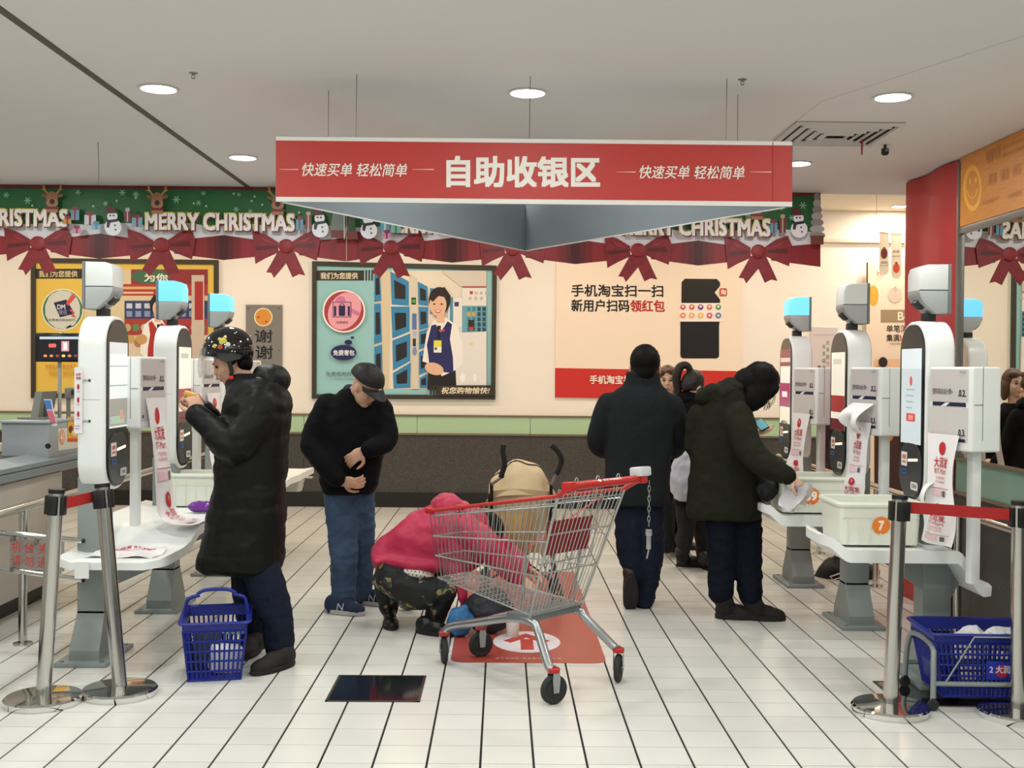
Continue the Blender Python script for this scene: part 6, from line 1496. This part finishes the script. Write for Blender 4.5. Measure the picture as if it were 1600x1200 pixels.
nt.links.new(vo.outputs['Color'], cr2.inputs['Fac']); mxx.inputs[6].default_value = (*lin('131517'), 1); nt.links.new(cr2.outputs['Color'], mxx.inputs[7]); nt.links.new(mxx.outputs[2], bs.inputs['Base Color'])
b = B(); pe(622, 900, 34, 28, .18, 0.2); limb(b, [q(618, 900, -0.08), q(655, 925, -0.14), q(692, 922, -0.14)], [0.12, 0.105, 0.08]); limb(b, [q(692, 925, -0.14), q(684, 950, -0.10), q(678, 975, -0.06)], [0.08, 0.07, 0.058]); limb(b, [q(612, 900, 0.08), q(650, 905, 0.16), q(690, 905, 0.18)], [0.11, 0.095, 0.075]); limb(b, [q(604, 905, 0.08), q(606, 930, 0.10), q(608, 952, 0.11)], [0.085, 0.07, 0.055]); remesh(b, 'floral_trousers', FLR, p3, 0.010, 3, folds(0.009, (14, 14, 16), 51))
b = B(); b.ell(q(648, 890, -0.06), (0.125, 0.15, 0.045), Matrix.Rotation(0.18, 3, 'Y')); o_ = remesh(b, 'spotted_shirt', M('white_cotton', 'D8D2C6', 0.8), p3, 0.010, 2)
b = B()
for i in range(26):
    b.ell(q(618+(i % 9)*6.2+(i//9)*2, 888+(i//9)*6+(i % 9)*1.0, -0.208+0.004*(i//9)), (0.004, 0.006, 0.004), None, 6, 4)
o = b.build('shirt_dots', M('dot_dark', '2A2626', 0.8), o_); o['kind'] = 'stuff'
for h_, e_, an in ((G(609, 975), G(612, 984), q(608, 950, 0.11)), (G(665, 990), G(690, 993), q(678, 972, -0.06))):
    d_ = (e_-h_); d_.z = 0; d_.normalize(); b = B(); shoe(b, h_-d_*0.06, h_+d_*0.18, 0.045, 0.09); s_ = remesh(b, 'black_shoe', M('black_leather', '111112', 0.35), p3, 0.008, 3); sole(s_, h_-d_*0.06, h_+d_*0.18, 0.045, M('sole_black'))
b = B(); b.ell(hcn+R @ V((-0.025, 0, 0.03)), (0.108, 0.095, 0.112), R); b.ell(hcn+R @ V((-0.06, 0, -0.04)), (0.07, 0.085, 0.09), R); remesh(b, 'hair', HAIR, p3, 0.009, 2)
# things around her on the floor
def sack(name, x, y, Yd, rx, ry, rz_, hexc, label, cat, sd=1.0):
    c = P(x, y, Yd); b_ = B(); b_.ell((c.x, c.y, rz_), (rx, ry, rz_), None, 20, 14); b_.ell((c.x+rx*0.2, c.y, rz_*1.5), (rx*0.55, ry*0.5, rz_*0.7), (0, 0.3, 0), 14, 10)
    return tag(remesh(b_, name, M('cloth_'+hexc, hexc, 0.6, var=0.15, vscale=14), None, 0.008, 3, folds(0.012, (16, 16, 16), sd), loc=V((c.x, c.y, 0))), label, cat)
sack('blue_bag', 718, 985, 6.25, 0.075, 0.06, 0.085, '2E6A9E', 'bright blue cloth bag on the floor beside the crouching woman', 'bag', 3)
sack('dark_backpack', 762, 985, 6.35, 0.15, 0.10, 0.12, '23262C', 'dark patterned backpack on the floor behind the cart wheel', 'backpack', 5)
c = G(801, 995); tag(B().lathe((c.x, c.y, 0), [(0.030, 0.0), (0.032, 0.004), (0.038, 0.085), (0.037, 0.09), (0.001, 0.09)], 20).build('paper_cup', M('cup_white', 'E2DED6', 0.5)), 'white paper cup on the floor under the cart frame', 'cup')
c = G(636, 967); t = sack('grey_boot_bag', 636, 955, 6.95, 0.065, 0.06, 0.075, '9A978C', 'pale grey cloth bundle on the floor under the crouching woman', 'bundle', 8)

# ---------------------------------------------------------------- man in dark grey coat, seen from behind
Y = 7.0
foot = G(1003, 945); foot.z = 0
hcn = q(1008, 574, 0.02); R = frame((0.18, 1), 0.12)
b = B(); head(b, hcn, R, 1.06, 0.086); limb(b, [q(1007, 585), q(1004, 605), q(1000, 640)], [0.058, 0.06, 0.08]); limb(b, [q(1000, 640), q(998, 700), q(996, 735)], [0.13, 0.11, 0.10])
limb(b, [q(985, 770), q(985, 840), q(990, 875, 0.0)], [0.06, 0.045, 0.038]); limb(b, [q(1012, 770), q(1014, 850), q(1008, 900)], [0.06, 0.045, 0.038])
limb(b, [q(948, 632), q(934, 690, 0.06), q(950, 706, 0.26)], [0.05, 0.045, 0.032]); limb(b, [q(1050, 634), q(1060, 690, 0.06), q(1046, 706, 0.26)], [0.05, 0.045, 0.032])
hand(b, q(950, 706, 0.26), (0.3, 0.9, 0.1), (-0.8, 0.1, 0.5), 1, 0.6); hand(b, q(1046, 706, 0.26), (-0.3, 0.9, 0.1), (0.8, 0.1, 0.5), -1, 0.6)
p4 = tag(remesh(b, 'person', SKIN, None, 0.006, 3, loc=foot), 'man in dark grey coat walking away with his back turned', 'person')
GW = M('charcoal_wool', '1D2122', 0.9, spec=0.15, var=0.1, vscale=40)
b = B(); rows(b, Y, [(941, 1046, 788, .15), (943, 1046, 770, .155), (946, 1048, 730, .155), (944, 1052, 690, .15), (943, 1055, 655, .145), (944, 1056, 632, .135), (951, 1050, 618, .12), (962, 1042, 609, .105), (974, 1034, 602, .088), (977, 1031, 592, .082), (979, 1030, 581, .080)])
limb(b, [q(952, 634), q(940, 662, 0.01), q(934, 688, 0.05), q(941, 700, 0.15), q(948, 704, 0.25)], [0.085, 0.076, 0.072, 0.064, 0.056]); limb(b, [q(1048, 636), q(1056, 662, 0.01), q(1060, 688, 0.05), q(1054, 700, 0.15), q(1048, 704, 0.25)], [0.085, 0.076, 0.072, 0.064, 0.056])
remesh(b, 'wool_coat', GW, p4, 0.010, 4, folds(0.005, (9, 9, 9), 61))
b = B(); b.ell(q(998, 768), (0.15, 0.12, 0.10)); limb(b, [q(985, 775), q(984, 850, -0.01), q(992, 893, 0.0)], [0.10, 0.088, 0.07]); limb(b, [q(1013, 775), q(1015, 870, 0.02), q(1005, 936, 0.07)], [0.10, 0.088, 0.072]); remesh(b, 'jeans', DENIM, p4, 0.010, 3, folds(0.008, (14, 14, 22), 63))
BRN = M('brown_leather', '2A1F1A', 0.5)
# raised rear foot, toe on the floor, sole towards the viewer
b = B(); tz = G(984, 950); tz = V((tz.x, tz.y, 0.015)); hz = q(986, 897, -0.08)
limb(b, [tz+V((0, 0.02, 0.01)), tz.lerp(hz, 0.5)+V((0, 0.03, 0)), hz+V((0, 0.04, 0))], [0.042, 0.046, 0.042]); limb(b, [hz+V((0, 0.05, 0)), q(992, 890, 0.0)], [0.05, 0.062]); s_ = remesh(b, 'boot', BRN, p4, 0.008, 3)
pts = []; ax2 = (hz-tz); L2 = ax2.length; ax2.normalize(); sv = V((1, 0, 0)); nv = ax2.cross(sv).normalized(); nv = nv if nv.y < 0 else -nv
for i in range(20): t_ = 2*PI*i/20; pts.append(tz+ax2*(L2*(0.5+0.58*math.cos(t_)))+sv*0.050*math.sin(t_)*(0.95-0.1*math.cos(t_))+nv*0.030)
B().prism(pts, nv*0.014, 0.003, 1).build('sole', M('sole_black'), s_)
h_ = G(1003, 950); b = B(); d_ = V((0.25, 1, 0)).normalized(); shoe(b, V((h_.x, h_.y, 0)), V((h_.x, h_.y, 0))+d_*0.27, 0.048, 0.10); limb(b, [V((h_.x, h_.y+0.05, 0.06)), q(1005, 926, 0.08)], [0.052, 0.06]); s_ = remesh(b, 'boot', BRN, p4, 0.008, 3); sole(s_, V((h_.x, h_.y, 0)), V((h_.x, h_.y, 0))+d_*0.27, 0.048, M('sole_black'))
b = B(); b.ell(hcn+R @ V((-0.022, 0, 0.036)), (0.108, 0.097, 0.110), R); b.ell(hcn+R @ V((-0.055, 0, -0.03)), (0.06, 0.074, 0.075), R); remesh(b, 'hair', HAIR, p4, 0.008, 2, folds(0.002, (60, 60, 60), 2))

# ---------------------------------------------------------------- simple standing figures further back
def standing(Yd, xc, feet_y, head_px, face, pitch, coat_rows, legs, boots, mats, label, hair, arms, hs=0.92, facep=True):
    global Y
    Y = Yd
    f_ = G(xc, feet_y); f_.z = 0; hc_ = q(*head_px); R_ = frame(face, pitch)
    b_ = B(); head(b_, hc_, R_, hs); tp = coat_rows[-1]; xm = (tp[0]+tp[1])/2
    limb(b_, [hc_-V((0, 0, 0.03)), q(xm, tp[2]-2), q(xm, tp[2]+25)], [0.05, 0.05, 0.07]); bt = coat_rows[0]; limb(b_, [q(xm, tp[2]+30), q((bt[0]+bt[1])/2, bt[2]-45)], [0.10, 0.09])
    for l in legs: limb(b_, [q(*p_) for p_ in l[:-1]]+[q(*l[-2]).lerp(q(*l[-1]), 0.6)], [0.055, 0.045, 0.036])
    for a_, hd_dir in arms:
        limb(b_, [q(*p_) for p_ in a_], [0.045, 0.042, 0.03]); hand(b_, q(*a_[-1]), hd_dir, (0.2, -0.6, 0.7), 1, 0.7, 0.92)
    pr = tag(remesh(b_, 'person', SKIN2, None, 0.006, 3, loc=f_), label, 'person')
    if facep: face_parts(pr, hc_, R_, hs, brow='3A281E')
    b_ = B(); rows(b_, Yd, coat_rows)
    for a_, _ in arms: limb(b_, [q(*p_) for p_ in a_[:-1]]+[q(*a_[-2]).lerp(q(*a_[-1]), 0.93)], [0.08, 0.072, 0.052])
    remesh(b_, 'coat', mats[0], pr, 0.011, 4, folds(0.007, (9, 9, 11), xc))
    b_ = B()
    for l in legs: limb(b_, [q(*p_) for p_ in l], [0.085, 0.066, 0.052])
    remesh(b_, 'trousers', mats[1], pr, 0.010, 3, folds(0.005, (14, 14, 20), xc))
    for h1_, d1_, an in boots:
        h1_ = G(*h1_); h1_.z = 0; d1_ = V((*d1_, 0)).normalized(); b_ = B(); shoe(b_, h1_, h1_+d1_*0.25, 0.043, 0.09); limb(b_, [h1_+d1_*0.06+V((0, 0, 0.05)), q(*an)], [0.045, 0.055]); s__ = remesh(b_, 'boot', mats[2], pr, 0.008, 3); sole(s__, h1_, h1_+d1_*0.25, 0.043, M('sole_black'))
    b_ = B()
    for c_, r_ in hair[1]: b_.ell(hc_+R_ @ (V(c_)*hs), [x*hs for x in r_], R_)
    hr_ = remesh(b_, 'hair', hair[0], pr, 0.008, 2, folds(0.003, (50, 50, 20), xc))
    return pr, hc_, R_
BKC = M('black_cloth_coat', '0B0B0D', 0.8, spec=0.15, bump=0.1, bscale=40); BLKT = M('black_trousers', '0D0D0F', 0.85); BBT = M('black_boots', '15130F', 0.5)
standing(8.95, 1043, 868, (1043, 595), (-0.15, -1), 0.02, [(1012, 1070, 770, .15), (1014, 1068, 720, .15), (1010, 1074, 670, .15), (1014, 1070, 640, .13), (1026, 1058, 625, .09)], [[(1036, 765), (1042, 815), (1043, 855)], [(1056, 765, 0.05), (1058, 815, 0.1), (1060, 850, 0.1)]], [((1040, 858), (0.5, -1), (1042, 846)), ((1062, 853), (0.4, -1), (1060, 842))], (BKC, BLKT, M('brown_boots', '2E2822', 0.6)), 'woman with brown hair facing the camera behind the dark grey coat',
         (BRHAIR, [((-0.03, 0, 0.035), (0.098, 0.092, 0.105)), ((-0.03, 0.075, -0.05), (0.06, 0.028, 0.10)), ((-0.03, -0.075, -0.05), (0.06, 0.028, 0.10)), ((0.045, 0.035, 0.085), (0.045, 0.055, 0.03)), ((0.03, -0.05, 0.07), (0.05, 0.035, 0.04))]), [([(1016, 650), (1008, 695, -0.02), (1016, 730, -0.10)], (0.2, -0.5, -0.8)), ([(1068, 650), (1074, 695), (1070, 735, -0.05)], (0, -0.3, -1))])
p6, h6, R6 = standing(8.4, 1082, 885, (1084, 604), (0.85, 0.5), 0.35, [(1052, 1110, 790, .15), (1054, 1108, 745, .155), (1054, 1108, 700, .155), (1056, 1106, 660, .15), (1060, 1100, 635, .13), (1070, 1092, 622, .09)], [[(1072, 785), (1072, 830), (1066, 868)], [(1096, 785, 0.05), (1098, 835, 0.1), (1100, 878, 0.1)]], [((1057, 885), (1, -0.05), (1065, 862)), ((1098, 890), (1, 0.3), (1100, 872))], (BKC, BLKT, BBT), 'woman with ponytail and black hooded coat between the two coats',
         (M('dark_brown_hair', '1C1512', 0.5, bump=0.4, bscale=60, stretch=(1, 1, 0.2)), [((-0.022, 0, 0.035), (0.10, 0.088, 0.103)), ((-0.07, 0, 0.0), (0.05, 0.07, 0.07))]), [([(1060, 648), (1056, 695, 0.0), (1066, 690, -0.18)], (0.3, -0.8, -0.3)), ([(1104, 650), (1108, 700, 0.1), (1112, 720, 0.2)], (0.5, 0.7, 0.1))], facep=False)
Y = 8.4
b = B(); b.tube(smooth_path([q(1081, 583), q(1073, 571), q(1062, 574), q(1057, 590), q(1059, 612), q(1057, 628)], 5), 0, 10, rad=None if False else [0.022+0.012*math.sin(PI*i/25) for i in range(26)]); b.build('ponytail', M('dark_brown_hair'), p6)
B().tube([q(1081, 583)+V((0.02*math.cos(a), 0.02*math.sin(a)*0.6, 0.02*math.sin(a))) for a in [2*PI*k/12 for k in range(12)]], 0.006, 6, close=True).build('hair_tie', REDP, p6)
b = B(); b.ell(q(1081, 624, 0.0), (0.135, 0.11, 0.06), Matrix.Rotation(0.2, 3, 'Y')); remesh(b, 'coat_hood', BKC, p6, 0.010, 3, folds(0.01, (14, 14, 14), 4))
# white carrier bag in her hand
b = B(); Y = 8.15
rows(b, Y, [(1054, 1078, 780, .05), (1048, 1084, 768, .09), (1047, 1087, 745, .10), (1050, 1087, 725, .09), (1060, 1086, 708, .06), (1072, 1084, 694, .025), (1075, 1082, 688, .015)])
tag(remesh(b, 'carrier_bag', M('pale_film', 'B9BBC6', 0.35, alpha=0.9), None, 0.009, 2, folds(0.018, (12, 12, 9), 12), loc=q(1068, 780)), 'white carrier bag hanging from the ponytail woman beside the grey coat', 'carrier bag')
# person in the far right lane
standing(9.6, 1312, 851, (1310, 612), (-0.5, -0.8), 0.2, [(1288, 1345, 780, .15), (1288, 1344, 730, .15), (1290, 1342, 680, .15), (1294, 1338, 655, .13), (1304, 1326, 642, .08)], [[(1306, 775), (1306, 810), (1306, 842)], [(1326, 775), (1326, 810), (1326, 842)]], [((1306, 850), (-0.5, -1), (1306, 838)), ((1326, 850), (-0.4, -1), (1326, 838))], (M('maroon_coat', '2E1218', 0.8), BLKT, BBT), 'dark haired person in maroon coat partly hidden behind right dispensers',
         (HAIR, [((-0.025, 0, 0.035), (0.105, 0.098, 0.108)), ((-0.03, 0.07, -0.06), (0.07, 0.035, 0.12)), ((-0.03, -0.07, -0.06), (0.07, 0.035, 0.12))]), [([(1294, 668), (1288, 712), (1294, 740, -0.1)], (0, -0.5, -0.8)), ([(1338, 668), (1344, 712), (1340, 745, -0.1)], (0, -0.5, -0.8))])

# ---------------------------------------------------------------- woman in olive parka
Y = 6.75
foot = G(1150, 955); foot.z = 0
hcn = q(1183, 605, 0.0); R = frame((1, -0.1), 0.85)
b = B(); head(b, hcn, R, 0.93); limb(b, [q(1172, 606), q(1155, 612), q(1135, 640)], [0.055, 0.058, 0.08]); limb(b, [q(1132, 650), q(1130, 710), q(1132, 750)], [0.12, 0.11, 0.11])
limb(b, [q(1127, 790, -0.03), q(1128, 870, -0.03), q(1128, 910, -0.03)], [0.06, 0.045, 0.038]); limb(b, [q(1165, 790, 0.02), q(1168, 870), q(1172, 910, -0.02)], [0.06, 0.045, 0.038])
wa, wf = q(1234, 744, -0.40), q(1170, 678, 0.14)
limb(b, [q(1155, 660, -0.14), q(1182, 718, -0.28), wa], [0.05, 0.045, 0.03]); limb(b, [q(1150, 650, 0.16), q(1150, 705, 0.24), wf], [0.05, 0.045, 0.03])
hand(b, wa, (0.75, 0.0, -0.6), (0.45, -0.65, 0.6), 1, 0.7, 0.95); hand(b, wf, (0.9, -0.2, 0.15), (0.0, 0.3, -0.9), 1, 0.25, 0.95)
p7 = tag(remesh(b, 'person', SKIN2, None, 0.006, 3, loc=foot), 'woman in olive parka bending over the bin fifty-nine', 'person')
OLV = M('olive_cotton', '1E1F15', 0.85, spec=0.15, var=0.08, vscale=20, bump=0.15, bscale=25)
b = B(); rows(b, Y, [(1074, 1186, 810, .165), (1072, 1190, 798, .175), (1075, 1190, 765, .175), (1079, 1186, 730, .17), (1082, 1178, 695, .165), (1086, 1172, 660, .165), (1093, 1170, 635, .155), (1104, 1166, 618, .135), (1118, 1160, 604, .11)])
limb(b, [q(1152, 652, -0.12), q(1166, 690, -0.22), q(1182, 716, -0.28), q(1208, 732, -0.35), q(1229, 742, -0.395)], [0.095, 0.085, 0.08, 0.070, 0.056]); limb(b, [q(1148, 650, 0.15), q(1150, 700, 0.22), q(1160, 686, 0.17)], [0.09, 0.078, 0.06]); limb(b, [q(1092, 650, 0.0), q(1084, 690, 0.03), q(1090, 715, 0.05)], [0.07, 0.06, 0.05])
remesh(b, 'parka', OLV, p7, 0.010, 4, folds(0.008, (9, 9, 12), 71))
b = B(); b.ell(q(1128, 618, 0.0), (0.15, 0.14, 0.075), Matrix.Rotation(-0.25, 3, 'Y')); b.ell(q(1108, 616, -0.02), (0.09, 0.11, 0.06), Matrix.Rotation(-0.4, 3, 'Y')); b.ell(q(1142, 606, 0.0), (0.09, 0.12, 0.06)); remesh(b, 'parka_hood', OLV, p7, 0.010, 3, folds(0.014, (13, 13, 13), 73))
b = B(); b.ell(q(1145, 780), (0.16, 0.13, 0.10)); limb(b, [q(1127, 785, -0.03), q(1128, 870, -0.03), q(1126, 926, -0.03)], [0.10, 0.088, 0.074]); limb(b, [q(1164, 785, 0.02), q(1168, 870), q(1172, 928, -0.02)], [0.10, 0.088, 0.074]); remesh(b, 'jeans', M('navy_denim', '0D121D', 0.85, spec=0.15, var=0.15, vscale=12), p7, 0.010, 3, folds(0.009, (14, 14, 24), 75))
for h_, an in ((G(1118, 966), q(1127, 930, -0.03)), (G(1165, 968), q(1172, 932, -0.02))):
    h_.z = 0; d_ = V((1, -0.12, 0)).normalized(); b = B(); shoe(b, h_, h_+d_*0.235, 0.046, 0.10); limb(b, [h_+d_*0.07+V((0, 0, 0.06)), an], [0.052, 0.064]); s_ = remesh(b, 'ankle_boot', M('black_suede'), p7, 0.008, 3, folds(0.004, (20, 20, 20), 5)); sole(s_, h_, h_+d_*0.235, 0.046, M('sole_black'), 0.03)
b = B()
for c_, r_ in (((-0.02, 0, 0.04), (0.118, 0.108, 0.118)), ((-0.06, 0, -0.02), (0.09, 0.10, 0.10)), ((0.03, -0.085, -0.06), (0.075, 0.035, 0.115)), ((0.03, 0.085, -0.06), (0.075, 0.035, 0.115)), ((0.065, -0.05, 0.03), (0.04, 0.05, 0.075)), ((0.065, 0.05, 0.03), (0.04, 0.05, 0.075))):
    b.ell(hcn+R @ V(c_), r_, R)
hr_ = remesh(b, 'hair', HAIR, p7, 0.009, 2, folds(0.004, (40, 40, 14), 7))
b = B()
random.seed(11)
for i in range(12):
    a = q(1190+random.random()*22, 598+random.random()*20, -0.08+0.1*random.random()); e_ = q(1193+random.random()*12, 636+random.random()*6, -0.08+0.1*random.random()); b.tube([a, a.lerp(e_, 0.5)+V((0.012, 0, 0)), e_], 0.0016, 4)
o = b.build('loose_strands', HAIR, p7); o['kind'] = 'stuff'
ph = tag(bpy.data.objects.new('smartphone', None), 'smartphone with lit screen held by the woman in olive parka', 'phone'); COL.objects.link(ph); pcn = q(1190, 664, 0.12); ph.location = pcn
RP = Matrix.Rotation(-0.5, 3, 'Y') @ Matrix.Rotation(0.55, 3, 'X')
B().box(pcn, (0.058, 0.11, 0.009), RP, 0.003).build('phone_body', BLACKP, ph); B().box(pcn+RP @ V((0, 0, 0.005)), (0.050, 0.098, 0.0015), RP).build('phone_screen', M('phone_glow', '5FA0A8', 0.2, emit='8FC8D4', es=0.25), ph)
hb = sack('shoulder_bag', 1198, 770, 6.62, 0.07, 0.07, 0.07, '0C0C0E', 'small black bag hanging at the side of the olive parka', 'bag', 9)
hb.location.z = q(1198, 778).z
B().tube([q(1196, 762, -0.1), q(1176, 700, -0.14), q(1150, 640, -0.10)], 0.008, 6, flat=0.4).build('bag_strap', BLACKP, hb)
def film(u, v):
    c0 = q(1243, 768, -0.40); return c0+V(((u-0.5)*0.16+0.02*math.sin(5*v), -0.03+(0.05*math.sin(6*u+v*3)), -0.01-(v-0.35)*0.13+0.02*math.sin(7*u+2)))
tag(B().grid(film, 14, 10, 0.0015).build('clear_bag', M('clear_film', 'D2CED2', 0.25, alpha=0.55)), 'thin clear produce bag held over bin fifty-nine', 'produce bag')
tag(remesh(B().ell(q(1247, 764, -0.40), (0.045, 0.035, 0.032), (0.2, 0.5, 0.1)).ell(q(1252, 769, -0.40), (0.035, 0.03, 0.028)), 'vegetable', M('mauve_skin', '8A7C86', 0.6), None, 0.006, 3, loc=q(1247, 764, -0.40)), 'grey mauve vegetable in the clear bag over bin fifty-nine', 'vegetable')
